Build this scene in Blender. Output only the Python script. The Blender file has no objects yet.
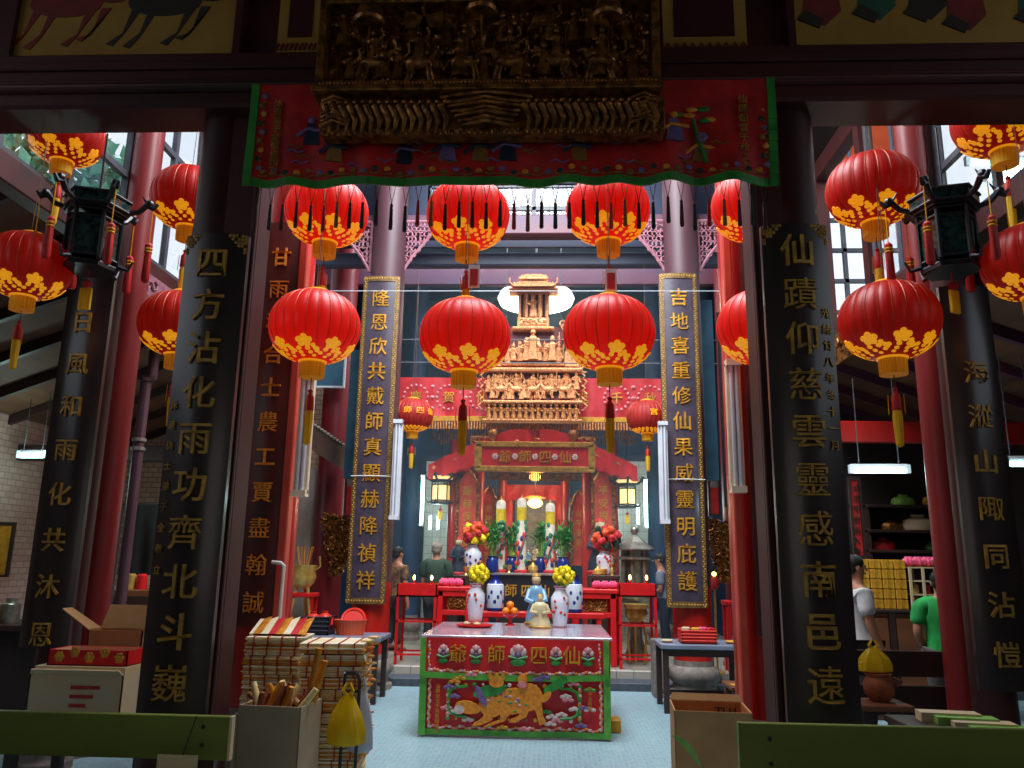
import bpy, math, random
from mathutils import Vector, Matrix, Euler, noise
R = math.radians
PI = math.pi
scene = bpy.context.scene
COL = scene.collection
rnd = random.Random(7)

# ---------------------------------------------------------------- camera
F = 800.0
EYE = Vector((0, 0, 1.6))
CM = Matrix.Rotation(R(2.7), 3, 'Z') @ Matrix.Rotation(R(102.4), 3, 'X') @ Matrix.Rotation(R(0.9), 3, 'Z')
cam = bpy.data.cameras.new('camera')
cam.sensor_width = 36
cam.lens = 36 * F / 1024
cam.clip_end = 200
co = bpy.data.objects.new('camera', cam)
COL.objects.link(co)
co.location = EYE
co.rotation_euler = CM.to_euler()
scene.camera = co


def at(px, py, Y):
    """point on the plane y = Y seen at that pixel (used to measure the place)"""
    d = CM @ Vector((px - 512, 384 - py, -F))
    return EYE + d * (Y / d.y)


AX = -0.24      # x of the hall's axis


# ---------------------------------------------------------------- materials
def lin(c):
    return tuple(((v / 255) / 12.92 if v / 255 <= 0.04045 else ((v / 255 + 0.055) / 1.055) ** 2.4) for v in c) + (1,)


MATS = {}


def mat(name, c, rough=0.6, metal=0.0, c2=None, scale=8.0, bump=0.0, emit=0.0, ecol=None, trans=0.0, spec=0.5, stretch=(1, 1, 1), detail=4.0, coat=0.0, transl=0.0):
    m = bpy.data.materials.new(name)
    m.use_nodes = True
    nt = m.node_tree
    b = nt.nodes['Principled BSDF']
    b.inputs['Roughness'].default_value = rough
    b.inputs['Metallic'].default_value = metal
    b.inputs['Specular IOR Level'].default_value = spec
    if coat:
        b.inputs['Coat Weight'].default_value = coat
        b.inputs['Coat Roughness'].default_value = 0.15
    tc = nt.nodes.new('ShaderNodeTexCoord')
    mp = nt.nodes.new('ShaderNodeMapping')
    mp.inputs['Scale'].default_value = stretch
    nt.links.new(tc.outputs['Object'], mp.inputs['Vector'])
    n = nt.nodes.new('ShaderNodeTexNoise')
    n.inputs['Scale'].default_value = scale
    n.inputs['Detail'].default_value = detail
    nt.links.new(mp.outputs['Vector'], n.inputs['Vector'])
    if c2 is None:
        c2 = tuple(v * 0.82 for v in c)
    r = nt.nodes.new('ShaderNodeValToRGB')
    r.color_ramp.elements[0].position = 0.35
    r.color_ramp.elements[1].position = 0.65
    r.color_ramp.elements[0].color = lin(c2)
    r.color_ramp.elements[1].color = lin(c)
    nt.links.new(n.outputs['Fac'], r.inputs['Fac'])
    nt.links.new(r.outputs['Color'], b.inputs['Base Color'])
    if bump:
        bp = nt.nodes.new('ShaderNodeBump')
        bp.inputs['Strength'].default_value = bump
        bp.inputs['Distance'].default_value = 0.02
        nt.links.new(n.outputs['Fac'], bp.inputs['Height'])
        nt.links.new(bp.outputs['Normal'], b.inputs['Normal'])
    if emit:
        b.inputs['Emission Color'].default_value = lin(ecol or c)
        b.inputs['Emission Strength'].default_value = emit
    if trans:
        b.inputs['Transmission Weight'].default_value = trans
    if transl:
        t = nt.nodes.new('ShaderNodeBsdfTranslucent')
        nt.links.new(r.outputs['Color'], t.inputs['Color'])
        mx = nt.nodes.new('ShaderNodeMixShader')
        mx.inputs['Fac'].default_value = transl
        out = nt.nodes['Material Output']
        nt.links.new(b.outputs[0], mx.inputs[1])
        nt.links.new(t.outputs[0], mx.inputs[2])
        nt.links.new(mx.outputs[0], out.inputs['Surface'])
    MATS[name] = m
    return m


def brickmat(name, c1, c2, mortar, scale, w=0.5, h=0.25, rough=0.8, mort=0.02, offset=0.5, bump=0.3, axes='XZ', noisy=0.0):
    m = mat(name, c1, rough)
    nt = m.node_tree
    b = nt.nodes['Principled BSDF']
    tc = [n for n in nt.nodes if n.type == 'TEX_COORD'][0]
    sep = nt.nodes.new('ShaderNodeSeparateXYZ')
    cmb = nt.nodes.new('ShaderNodeCombineXYZ')
    nt.links.new(tc.outputs['Object'], sep.inputs[0])
    nt.links.new(sep.outputs[axes[0]], cmb.inputs['X'])
    nt.links.new(sep.outputs[axes[1]], cmb.inputs['Y'])
    br = nt.nodes.new('ShaderNodeTexBrick')
    br.offset = offset
    br.inputs['Scale'].default_value = scale
    br.inputs['Brick Width'].default_value = w
    br.inputs['Row Height'].default_value = h
    br.inputs['Mortar Size'].default_value = mort
    br.inputs['Color1'].default_value = lin(c1)
    br.inputs['Color2'].default_value = lin(c2)
    br.inputs['Mortar'].default_value = lin(mortar)
    nt.links.new(cmb.outputs[0], br.inputs['Vector'])
    src = br.outputs['Color']
    if noisy:
        n = nt.nodes.new('ShaderNodeTexNoise')
        n.inputs['Scale'].default_value = 55
        n.inputs['Detail'].default_value = 6
        nt.links.new(tc.outputs['Object'], n.inputs['Vector'])
        mx = nt.nodes.new('ShaderNodeMix')
        mx.data_type = 'RGBA'
        mx.blend_type = 'OVERLAY'
        mx.inputs[0].default_value = noisy
        nt.links.new(src, mx.inputs[6])
        nt.links.new(n.outputs['Color'], mx.inputs[7])
        src = mx.outputs[2]
        bw = nt.nodes.new('ShaderNodeRGBToBW')
        cl = nt.nodes.new('ShaderNodeMix')
        cl.data_type = 'RGBA'
        cl.inputs[0].default_value = 0.0
    for l in list(b.inputs['Base Color'].links):
        nt.links.remove(l)
    nt.links.new(src, b.inputs['Base Color'])
    if bump:
        bp = nt.nodes.new('ShaderNodeBump')
        bp.inputs['Strength'].default_value = bump
        bp.inputs['Distance'].default_value = 0.01
        bp.invert = True
        nt.links.new(br.outputs['Fac'], bp.inputs['Height'])
        nt.links.new(bp.outputs['Normal'], b.inputs['Normal'])
    return m


M_darkred = mat('dark_red_paint', (68, 16, 15), 0.5, c2=(48, 12, 12), scale=3, stretch=(1, 1, .2), bump=.1)
M_beam = mat('dark_beam_paint', (74, 22, 18), 0.5, c2=(48, 14, 12), scale=3, stretch=(.2, 1, 1), bump=.1)
M_redcol = mat('red_column_paint', (190, 30, 22), 0.3, c2=(150, 22, 18), scale=2.5, stretch=(1, 1, .25), coat=.4)
M_aislered = mat('aisle_column_red_paint', (142, 30, 28), 0.4, c2=(112, 24, 24), scale=2.5, stretch=(1, 1, .25))
M_farred = mat('far_column_dark_red', (122, 24, 32), 0.4, c2=(92, 18, 28), scale=2.5, stretch=(1, 1, .25))
M_plum = mat('plum_column_paint', (88, 56, 64), 0.5, c2=(70, 40, 48), scale=2.5, stretch=(1, 1, .3))
M_plumbeam = mat('plum_beam_paint', (98, 50, 62), 0.5, c2=(72, 44, 72), scale=3, stretch=(.2, 1, 1))
M_board = mat('dark_lacquer_board', (54, 40, 38), 0.32, c2=(38, 29, 30), scale=5, stretch=(1, 1, .3), coat=.25)
M_board2 = mat('grey_violet_lacquer', (74, 64, 80), 0.4, c2=(56, 48, 60), scale=5, coat=.3)
M_boardred = mat('worn_red_lacquer_board', (96, 30, 24), 0.4, c2=(56, 22, 20), scale=5, stretch=(1, 1, .3))
M_gold = mat('gold_paint', (216, 160, 48), 0.42, metal=.35, c2=(186, 128, 34), scale=20)
M_golddim = mat('old_gold_paint', (196, 150, 60), 0.5, metal=.25, c2=(140, 104, 40), scale=14)
M_border = mat('worn_gilt_border', (132, 100, 52), 0.5, metal=.2, c2=(92, 68, 40), scale=22)
M_gilt = mat('gilded_carving', (206, 142, 74), 0.42, metal=.4, c2=(150, 82, 46), scale=26, bump=.4)
M_giltpale = mat('pale_gilded_carving', (244, 186, 122), 0.5, metal=.1, c2=(206, 124, 76), scale=30, bump=.4)
M_giltdark = mat('aged_gilded_carving', (168, 108, 44), 0.35, metal=.6, c2=(74, 44, 22), scale=18, bump=.5)
M_couplet = mat('vermilion_panel', (214, 66, 38), 0.5, c2=(184, 46, 30), scale=6)
M_crestred = mat('crest_recess_red', (120, 30, 34), 0.6, c2=(62, 26, 30), scale=10)
M_carvedark = mat('dark_recess_wood', (36, 22, 16), 0.7)
M_lantern = mat('red_lantern_fabric', (214, 22, 12), 0.45, c2=(196, 16, 10), scale=4, emit=.42, ecol=(244, 26, 8), transl=.35)
M_lanternfaint = mat('faintly_glowing_red_lantern_fabric', (196, 26, 16), 0.45, c2=(170, 18, 12), scale=4, emit=.10, ecol=(240, 30, 8), transl=.35)  # dimmer copy of the court lantern fabric; faint glow added to unlit lanterns
M_lanterndim = mat('faded_red_lantern_fabric', (200, 52, 50), 0.6, c2=(170, 40, 40), scale=6, emit=.05, ecol=(220, 50, 40), transl=.3)
M_rib = mat('lantern_rib_gold', (190, 88, 30), 0.4, metal=.2)
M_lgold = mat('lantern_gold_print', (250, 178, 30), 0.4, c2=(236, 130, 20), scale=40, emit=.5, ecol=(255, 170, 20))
M_fringe = mat('yellow_fringe', (255, 216, 44), 0.7, c2=(226, 176, 26), scale=60, stretch=(1, 1, .05), bump=.4, transl=.4)
M_tasselred = mat('red_tassel_silk', (214, 28, 20), 0.6, c2=(150, 14, 12), scale=60, stretch=(1, 1, .05))
M_tasseldark = mat('dark_tassel_silk', (70, 20, 18), 0.7, c2=(50, 12, 12), scale=60)
M_tasselgreen = mat('dark_green_tassel_silk', (20, 52, 44), 0.7, scale=60)
M_tasselgold = mat('dull_gold_tassel_silk', (140, 96, 34), 0.7, scale=60)
M_cord = mat('cord', (120, 90, 70), 0.8)
M_white = mat('white_paint', (232, 232, 226), 0.4, c2=(220, 220, 216))
M_offwhite = mat('cream_card', (206, 176, 130), 0.7, c2=(196, 178, 148), scale=5)
M_clothred = mat('red_silk_cloth', (206, 26, 32), 0.5, c2=(184, 18, 28), scale=5, bump=.1)
M_bannerred = mat('banner_red_silk', (196, 22, 16), 0.6, c2=(158, 16, 14), scale=7, bump=.15)
M_clothgreen = mat('green_silk_border', (96, 176, 62), 0.5, c2=(70, 150, 52), scale=9)
M_greendark = mat('green_banner_border', (44, 136, 40), 0.55, c2=(30, 110, 36), scale=9)
M_orange = mat('orange_embroidery', (228, 152, 34), 0.6, c2=(206, 112, 26), scale=30, bump=.3)
M_pinkemb = mat('pink_embroidery', (222, 150, 150), 0.6, c2=(200, 110, 120), scale=30)
M_whiteemb = mat('pale_embroidery', (216, 206, 196), 0.6, c2=(190, 160, 160), scale=30)
M_blueemb = mat('violet_embroidery', (120, 96, 150), 0.6, scale=30)
M_tableplastic = mat('clear_plastic_table_cover', (196, 188, 200), 0.12, c2=(168, 156, 176), scale=3, coat=.5)
M_red = mat('bright_red_paint', (216, 24, 28), 0.4, c2=(190, 18, 22), scale=6)
M_porcelain = mat('white_porcelain', (226, 232, 240), 0.15, c2=(212, 220, 232), scale=6, coat=.5)
M_bluepor = mat('blue_porcelain_paint', (30, 52, 140), 0.2, scale=20)
M_yellowfl = mat('yellow_chrysanthemum_petals', (244, 232, 30), 0.6, c2=(226, 200, 20), scale=40)
M_orangefl = mat('orange_flower_petals', (236, 110, 40), 0.6, c2=(210, 60, 40), scale=20)
M_redfl = mat('red_flower_petals', (206, 40, 46), 0.6, scale=20)
M_leaf = mat('green_leaf', (52, 150, 58), 0.5, c2=(34, 110, 44), scale=12)
M_leaf2 = mat('pale_green_stem', (136, 180, 84), 0.5, c2=(100, 150, 60), scale=12)
M_greenplank = mat('olive_green_paint', (108, 118, 36), 0.5, c2=(88, 98, 30), scale=4, stretch=(.3, 1, 1), bump=.1)
M_card = mat('brown_cardboard', (176, 132, 84), 0.8, c2=(156, 114, 70), scale=4)
M_cardgrey = mat('grey_cardboard', (172, 150, 118), 0.8, c2=(154, 132, 102), scale=3)
M_cardin = mat('cardboard_inside', (186, 108, 46), 0.8, c2=(166, 92, 36), scale=4)
M_ink = mat('black_print', (26, 24, 24), 0.6)
M_redink = mat('red_print', (190, 40, 36), 0.6)
M_paper = mat('joss_paper', (238, 214, 156), 0.8, c2=(222, 186, 112), scale=18)
M_papergold = mat('joss_paper_gold_foil', (232, 160, 44), 0.4, metal=.3, c2=(206, 120, 30), scale=22)
M_paperwhite = mat('joss_paper_white_top', (240, 228, 200), 0.8, c2=(226, 206, 160), scale=9)
M_stick = mat('joss_stick_bundle', (150, 84, 42), 0.8, c2=(120, 52, 30), scale=12)
M_string = mat('red_string', (190, 40, 30), 0.7)
M_yellowbag = mat('yellow_plastic_bag', (240, 210, 40), 0.25, c2=(228, 186, 20), scale=5, transl=.4)
M_whitebag = mat('white_plastic_bag', (220, 220, 232), 0.25, c2=(196, 196, 212), scale=5, transl=.3)
M_greytop = mat('blue_grey_table_top', (128, 136, 156), 0.35, c2=(112, 118, 138), scale=4)
M_dkwood = mat('dark_wood', (58, 36, 30), 0.5, c2=(44, 26, 22), scale=5, stretch=(.3, 1, 1), bump=.1)
M_midwood = mat('brown_wood', (122, 72, 42), 0.5, c2=(98, 54, 32), scale=5, stretch=(.3, 1, 1), bump=.1)
M_basket = mat('red_plastic_basket', (226, 50, 34), 0.35, c2=(206, 38, 26), scale=5)
M_basketor = mat('orange_plastic_basket', (232, 104, 60), 0.35, c2=(216, 84, 46), scale=5)
M_blackpl = mat('black_plastic', (34, 34, 44), 0.4)
M_stone = mat('grey_stone', (142, 128, 118), 0.7, c2=(112, 102, 96), scale=12, bump=.3)
M_stonestep = mat('dark_stone_step', (70, 78, 88), 0.6, c2=(56, 62, 72), scale=14, bump=.2)
M_brass = mat('polished_brass', (232, 194, 110), 0.3, metal=.5, c2=(206, 160, 78), scale=9)
M_silver = mat('tarnished_silver', (176, 172, 160), 0.32, metal=.75, c2=(136, 132, 120), scale=9)
M_navy = mat('navy_painted_wood', (22, 34, 66), 0.6, c2=(14, 24, 48), scale=4, stretch=(.3, 1, 1))
M_darkblue = mat('deep_blue_wall_paint', (22, 54, 92), 0.7, c2=(16, 38, 68), scale=3)
M_tealstrip = mat('teal_painted_wood', (46, 98, 120), 0.6, c2=(34, 76, 98), scale=4)
M_pinkcarve = mat('faded_pink_fretwork', (168, 112, 124), 0.6, c2=(140, 84, 100), scale=14)
M_tubelit = mat('lit_fluorescent_tube', (200, 255, 246), 0.4, emit=7, ecol=(190, 255, 244))
M_tubeoff = mat('white_tube_housing', (214, 218, 226), 0.3, c2=(200, 204, 214), scale=4)
M_tubewarm = mat('cream_tube_housing', (238, 226, 200), 0.35, c2=(226, 208, 176), scale=4)
M_ring = mat('lit_ring_lamp', (255, 250, 225), 0.4, emit=5, ecol=(255, 248, 215))
M_bulb = mat('lit_warm_bulb', (255, 210, 120), 0.4, emit=9, ecol=(255, 200, 90))
M_flame = mat('candle_flame', (255, 220, 130), 0.4, emit=14, ecol=(255, 200, 100))
M_litpanel = mat('lit_lantern_glass', (255, 226, 160), 0.3, c2=(240, 190, 110), scale=30, emit=.6, ecol=(255, 200, 120))
M_darkglass = mat('dark_painted_glass', (40, 70, 64), 0.15, c2=(16, 28, 28), scale=24, coat=.4)
M_blackwood = mat('black_carved_wood', (22, 20, 26), 0.4)
M_glass = mat('window_glass', (252, 254, 255), 0.0, trans=1.0, c2=(248, 252, 255))
M_winframe = mat('grey_window_frame', (82, 84, 92), 0.5)
M_winred = mat('maroon_window_frame', (96, 34, 40), 0.5)
M_panel = mat('painted_panel_ochre', (160, 122, 44), 0.7, c2=(142, 106, 36), scale=3)
M_paintred = mat('painted_figure_red', (122, 36, 26), 0.7)
M_paintblack = mat('painted_figure_dark', (46, 38, 28), 0.7)
M_paintgreen = mat('painted_figure_green', (36, 84, 66), 0.7)
M_slate = mat('slate_blue_beam_paint', (78, 88, 108), 0.5, c2=(56, 62, 82), scale=3, stretch=(.2, 1, 1))
M_ceiling = mat('dark_ceiling_boards', (40, 26, 24), 0.8, c2=(28, 18, 18), scale=4, stretch=(1, .2, 1))
M_ceilblue = mat('far_hall_dark_ceiling', (24, 30, 52), 0.8, c2=(16, 20, 36), scale=4, stretch=(1, .2, 1))
M_ceilwood = mat('brown_plank_ceiling', (112, 74, 48), 0.7, c2=(84, 52, 34), scale=5, stretch=(1, .2, 1))
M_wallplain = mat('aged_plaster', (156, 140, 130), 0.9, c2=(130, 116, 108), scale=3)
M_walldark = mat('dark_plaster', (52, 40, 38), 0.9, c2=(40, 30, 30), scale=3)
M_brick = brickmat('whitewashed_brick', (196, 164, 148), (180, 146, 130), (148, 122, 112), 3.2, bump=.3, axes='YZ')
M_brickf = brickmat('beige_brick', (192, 160, 136), (176, 142, 118), (120, 98, 84), 3.2, bump=.3, axes='XZ')
M_tilewall = brickmat('pale_tile_wall', (196, 198, 188), (186, 190, 182), (150, 150, 146), 3.0, w=.5, h=.5, offset=0, bump=.1, axes='XZ')
M_floor = brickmat('blue_mosaic_floor', (142, 172, 180), (124, 156, 168), (160, 182, 188), 12, w=.5, h=.5, mort=.03, offset=0, bump=.1, rough=.45, axes='XY', noisy=.55)
M_floorfar = brickmat('pale_stone_floor', (176, 170, 156), (160, 156, 146), (120, 118, 112), 2.2, w=.5, h=.5, mort=.015, offset=0, bump=.1, rough=.35, axes='XY', noisy=.3)
M_skin = mat('skin', (176, 120, 92), 0.6, c2=(164, 108, 82))
M_hairgrey = mat('grey_hair', (150, 140, 124), 0.8, c2=(120, 112, 100), scale=30)
M_hairblack = mat('black_hair', (26, 22, 22), 0.7, scale=30)
M_greenshirt = mat('dark_green_shirt', (46, 70, 50), 0.8)
M_kelly = mat('bright_green_shirt', (30, 170, 76), 0.8)
M_greyshirt = mat('grey_blue_shirt', (120, 128, 150), 0.8)
M_whiteshirt = mat('white_shirt', (222, 222, 222), 0.8)
M_brownshirt = mat('brown_patterned_shirt', (140, 98, 56), 0.8, c2=(60, 44, 34), scale=22)
M_navytrousers = mat('navy_trousers', (30, 36, 60), 0.8)
M_greytrousers = mat('grey_trousers', (110, 100, 96), 0.8)
M_darktrousers = mat('dark_trousers', (36, 30, 30), 0.8)
M_pink = mat('pink_lotus_wax', (238, 96, 138), 0.4, c2=(224, 70, 116), scale=14)
M_orangefruit = mat('orange_peel', (240, 140, 24), 0.45, c2=(228, 116, 14), scale=40, bump=.2)
M_tarp = mat('orange_awning_cloth', (232, 108, 44), 0.7, c2=(212, 88, 36), scale=3, transl=.5)
M_foliage = mat('tree_foliage', (120, 190, 160), 0.8, c2=(70, 140, 110), scale=3)
M_candlewax = mat('cream_candle_wax', (236, 226, 206), 0.5)
M_candyel = mat('candle_yellow_wax', (240, 206, 40), 0.5)
M_candgreen = mat('candle_green_print', (40, 140, 90), 0.5)
M_candred = mat('candle_red_print', (220, 70, 50), 0.5)
M_candblue = mat('candle_blue_print', (40, 50, 120), 0.5)
M_silverbl = mat('silvery_cloth_panel', (150, 150, 160), 0.5)
M_robe = mat('glazed_robe_pale_blue', (130, 180, 214), 0.3, coat=.4)
M_ivory = mat('glazed_ivory', (220, 206, 158), 0.3, coat=.4)
M_yellowpk = mat('yellow_paper_packets', (216, 160, 36), 0.6, c2=(188, 124, 24), scale=12)
M_salmon = mat('salmon_wood_post', (206, 84, 66), 0.4, c2=(190, 58, 46), scale=3)
M_redtag = mat('red_prayer_tag', (206, 30, 34), 0.6)


# ---------------------------------------------------------------- mesh builder
GLY = {}
_cu = bpy.data.curves.new('glyph_source', 'FONT')
_cu.extrude = 0.5
_cu.resolution_u = 3
_go = bpy.data.objects.new('glyph_source', _cu)
COL.objects.link(_go)


def glyph(ch, bold=0.012):
    k = (ch, bold)
    if k not in GLY:
        _cu.offset = 0
        _cu.body = ch
        dg = bpy.context.evaluated_depsgraph_get()
        dg.update()
        e = _go.evaluated_get(dg)
        nv = len(e.to_mesh().vertices)
        e.to_mesh_clear()
        _cu.offset = min(bold, .012) if nv < 190 else (min(bold, .006) if nv < 300 else min(bold, .001))
        _cu.body = ch
        dg = bpy.context.evaluated_depsgraph_get()
        dg.update()
        e = _go.evaluated_get(dg)
        m = e.to_mesh()
        vs = [v.co.copy() for v in m.vertices]
        fs = [tuple(p.vertices) for p in m.polygons]
        e.to_mesh_clear()
        x0, x1 = min(v.x for v in vs), max(v.x for v in vs)
        if ord(ch) > 0x2e80:
            cx, cy = 0.5, 0.38
        else:
            cx, cy = (x0 + x1) / 2, 0.36
        GLY[k] = ([(v.x - cx, v.z, v.y - cy) for v in vs], fs)
    return GLY[k]


class MB:
    def __init__(s):
        s.v = []
        s.f = []
        s.mi = []
        s.m = 0

    def add(s, vs, fs):
        n = len(s.v)
        s.v.extend([tuple(v) for v in vs])
        for f in fs:
            s.f.append(tuple(i + n for i in f))
            s.mi.append(s.m)
        return s

    def box(s, x0, x1, y0, y1, z0, z1, bev=0.0, rot=0.0, c=None):
        if bev and min(x1 - x0, y1 - y0, z1 - z0) > 2.2 * bev:
            b = bev
            vs = []
            X = ((x0, x1), (x0 + b, x1 - b))
            # chamfered box: 24 verts
            def P(x, y, z):
                vs.append((x, y, z))
                return len(vs) - 1
            idx = {}
            for i, sx in enumerate((x0, x1)):
                for j, sy in enumerate((y0, y1)):
                    for k, sz in enumerate((z0, z1)):
                        dx, dy, dz = (b if i == 0 else -b), (b if j == 0 else -b), (b if k == 0 else -b)
                        idx[i, j, k] = (P(sx, sy + dy, sz + dz), P(sx + dx, sy, sz + dz), P(sx + dx, sy + dy, sz))
            fs = []
            for a in range(3):
                for q in (0, 1):
                    o = [(0, 0), (0, 1), (1, 1), (1, 0)]
                    f = []
                    for u, w in o:
                        key = [u, w]
                        key.insert(a, q)
                        f.append(idx[tuple(key)][a])
                    fs.append(tuple(f))
            for a in range(3):  # edges along axis a
                b1, b2 = [t for t in range(3) if t != a]
                for u in (0, 1):
                    for w in (0, 1):
                        k0 = [0, 0, 0]; k0[b1] = u; k0[b2] = w
                        k1 = list(k0); k1[a] = 1
                        A, B = idx[tuple(k0)], idx[tuple(k1)]
                        fs.append((A[b1], B[b1], B[b2], A[b2]))
            for k in idx:
                fs.append(idx[k])
        else:
            vs = [(x, y, z) for x in (x0, x1) for y in (y0, y1) for z in (z0, z1)]
            fs = [(0, 1, 3, 2), (4, 6, 7, 5), (0, 4, 5, 1), (2, 3, 7, 6), (0, 2, 6, 4), (1, 5, 7, 3)]
        if rot:
            cc = c or ((x0 + x1) / 2, (y0 + y1) / 2)
            ca, sa = math.cos(rot), math.sin(rot)
            vs = [(cc[0] + (v[0] - cc[0]) * ca - (v[1] - cc[1]) * sa, cc[1] + (v[0] - cc[0]) * sa + (v[1] - cc[1]) * ca, v[2]) for v in vs]
        return s.add(vs, fs)

    def cbox(s, c, d, bev=0.0, rot=0.0):
        return s.box(c[0] - d[0] / 2, c[0] + d[0] / 2, c[1] - d[1] / 2, c[1] + d[1] / 2, c[2] - d[2] / 2, c[2] + d[2] / 2, bev, rot)

    def lathe(s, prof, c=(0, 0, 0), n=24, sx=1, sy=1, a0=0.0, mod=None):
        """prof: list of (r, z); closed with caps"""
        vs = []
        fs = []
        m = len(prof)
        for (r, z) in prof:
            for k in range(n):
                a = a0 + 2 * PI * k / n
                q = r * (mod(a, z) if mod else 1)
                vs.append((c[0] + q * math.cos(a) * sx, c[1] + q * math.sin(a) * sy, c[2] + z))
        for j in range(m - 1):
            for k in range(n):
                k2 = (k + 1) % n
                fs.append((j * n + k, j * n + k2, (j + 1) * n + k2, (j + 1) * n + k))
        fs.append(tuple(reversed(range(n))))
        fs.append(tuple(range((m - 1) * n, m * n)))
        return s.add(vs, fs)

    def sphere(s, c, r, n=12, m=8, sc=(1, 1, 1)):
        prof = [(math.sin(PI * j / m) * r, -math.cos(PI * j / m) * r * sc[2]) for j in range(m + 1)]
        prof[0] = (r * .02, prof[0][1])
        prof[-1] = (r * .02, prof[-1][1])
        return s.lathe(prof, c, n, sc[0], sc[1])

    def tube(s, pts, r, n=8, closed=False):
        pts = [Vector(p) for p in pts]
        rs = r if isinstance(r, (list, tuple)) else [r] * len(pts)
        vs = []
        fs = []
        up = Vector((0, 0, 1))
        last = None
        for i, p in enumerate(pts):
            if closed:
                t = (pts[(i + 1) % len(pts)] - pts[i - 1])
            else:
                t = pts[min(i + 1, len(pts) - 1)] - pts[max(i - 1, 0)]
            if t.length < 1e-9:
                t = Vector((0, 0, 1))
            t.normalize()
            if last is None:
                ref = up if abs(t.z) < .9 else Vector((1, 0, 0))
                u = t.cross(ref).normalized()
            else:
                u = (last - t * last.dot(t))
                if u.length < 1e-6:
                    u = t.cross(Vector((1, 0, 0)))
                u.normalize()
            last = u
            w = t.cross(u)
            for k in range(n):
                a = 2 * PI * k / n
                vs.append(p + (u * math.cos(a) + w * math.sin(a)) * rs[i])
        m = len(pts)
        for j in range(m if closed else m - 1):
            j2 = (j + 1) % m
            for k in range(n):
                k2 = (k + 1) % n
                fs.append((j * n + k, j2 * n + k, j2 * n + k2, j * n + k2))
        if not closed:
            fs.append(tuple(range(n)))
            fs.append(tuple(reversed(range((m - 1) * n, m * n))))
        return s.add(vs, fs)

    def prism(s, poly, y0, y1, warp=None):
        """polygon in x,z extruded from y0 to y1"""
        n = len(poly)
        vs = [(p[0], y0, p[1]) for p in poly] + [(p[0], y1, p[1]) for p in poly]
        fs = [tuple(range(n)), tuple(reversed(range(n, 2 * n)))]
        for k in range(n):
            k2 = (k + 1) % n
            fs.append((k, k2 + 0, k2 + n, k + n))
        if warp:
            vs = [warp(v) for v in vs]
        return s.add(vs, fs)

    def hprism(s, poly, z0, z1):
        n = len(poly)
        vs = [(p[0], p[1], z0) for p in poly] + [(p[0], p[1], z1) for p in poly]
        fs = [tuple(range(n)), tuple(reversed(range(n, 2 * n)))]
        for k in range(n):
            k2 = (k + 1) % n
            fs.append((k, k2, k2 + n, k + n))
        return s.add(vs, fs)

    def xprism(s, poly, x0, x1):
        """polygon in y,z extruded along x"""
        n = len(poly)
        vs = [(x0, p[0], p[1]) for p in poly] + [(x1, p[0], p[1]) for p in poly]
        fs = [tuple(range(n)), tuple(reversed(range(n, 2 * n)))]
        for k in range(n):
            k2 = (k + 1) % n
            fs.append((k, k2, k2 + n, k + n))
        return s.add(vs, fs)

    def text(s, ch, c, size, depth=.012, bold=.012, warp=None, sx=1.0):
        vs, fs = glyph(ch, bold)
        o = []
        for v in vs:
            p = (c[0] + v[0] * size * sx, c[1] + v[1] * depth, c[2] + v[2] * size)
            o.append(warp(p) if warp else p)
        return s.add(o, fs)

    def relief(s, x0, x1, z0, z1, y, depth, nx, nz, seed, freq=9.0, back=.02):
        """carved openwork-like relief facing -y"""
        vs = []
        fs = []
        for j in range(nz + 1):
            for i in range(nx + 1):
                u, w = i / nx, j / nz
                x, z = x0 + (x1 - x0) * u, z0 + (z1 - z0) * w
                q = Vector((x * freq + seed * 7.3, z * freq, seed))
                a = noise.noise(q)
                b = noise.noise(q * 2.3 + Vector((3, 1, 5)))
                c_ = abs(noise.noise(q * 1.3 + Vector((a * 2, b * 2, 0))))
                hgt = max(0.0, min(1.0, .95 - 2.6 * c_ + .35 * b))
                edge = min(1.0, 12 * min(u, 1 - u, w, 1 - w) + .15)
                vs.append((x, y - depth * hgt * edge, z))
        for j in range(nz):
            for i in range(nx):
                a = j * (nx + 1) + i
                fs.append((a, a + 1, a + nx + 2, a + nx + 1))
        s.add(vs, fs)
        s.box(x0, x1, y, y + back, z0, z1)
        return s

    def build(s, name, m, parent=None, smooth=None, label=None, cat=None, group=None, kind=None, origin=None):
        me = bpy.data.meshes.new(name)
        if parent is not None:
            o = Vector(parent['_w'])
        elif origin is not None:
            o = Vector(origin)
        else:
            xs = [v[0] for v in s.v]; ys = [v[1] for v in s.v]; zs = [v[2] for v in s.v]
            o = Vector(((min(xs) + max(xs)) / 2, (min(ys) + max(ys)) / 2, min(zs)))
        me.from_pydata([(v[0] - o.x, v[1] - o.y, v[2] - o.z) for v in s.v], [], s.f)
        ms = m if isinstance(m, (list, tuple)) else [m]
        for q in ms:
            me.materials.append(q)
        for p, k in zip(me.polygons, s.mi):
            p.material_index = k
        me.validate()
        import bmesh
        bm = bmesh.new()
        bm.from_mesh(me)
        bmesh.ops.recalc_face_normals(bm, faces=bm.faces)
        bm.to_mesh(me)
        bm.free()
        if smooth:
            me.shade_smooth()
            try:
                me.set_sharp_from_angle(angle=R(smooth if smooth is not True else 40))
            except Exception:
                pass
        ob = bpy.data.objects.new(name, me)
        COL.objects.link(ob)
        ob['_w'] = tuple(o)
        if parent is not None:
            ob.parent = parent
        else:
            ob.location = o
        tag(ob, label, cat, group, kind)
        return ob


def tag(o, label=None, cat=None, group=None, kind=None):
    if label: o['label'] = label
    if cat: o['category'] = cat
    if group: o['group'] = group
    if kind: o['kind'] = kind
    return o


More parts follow.
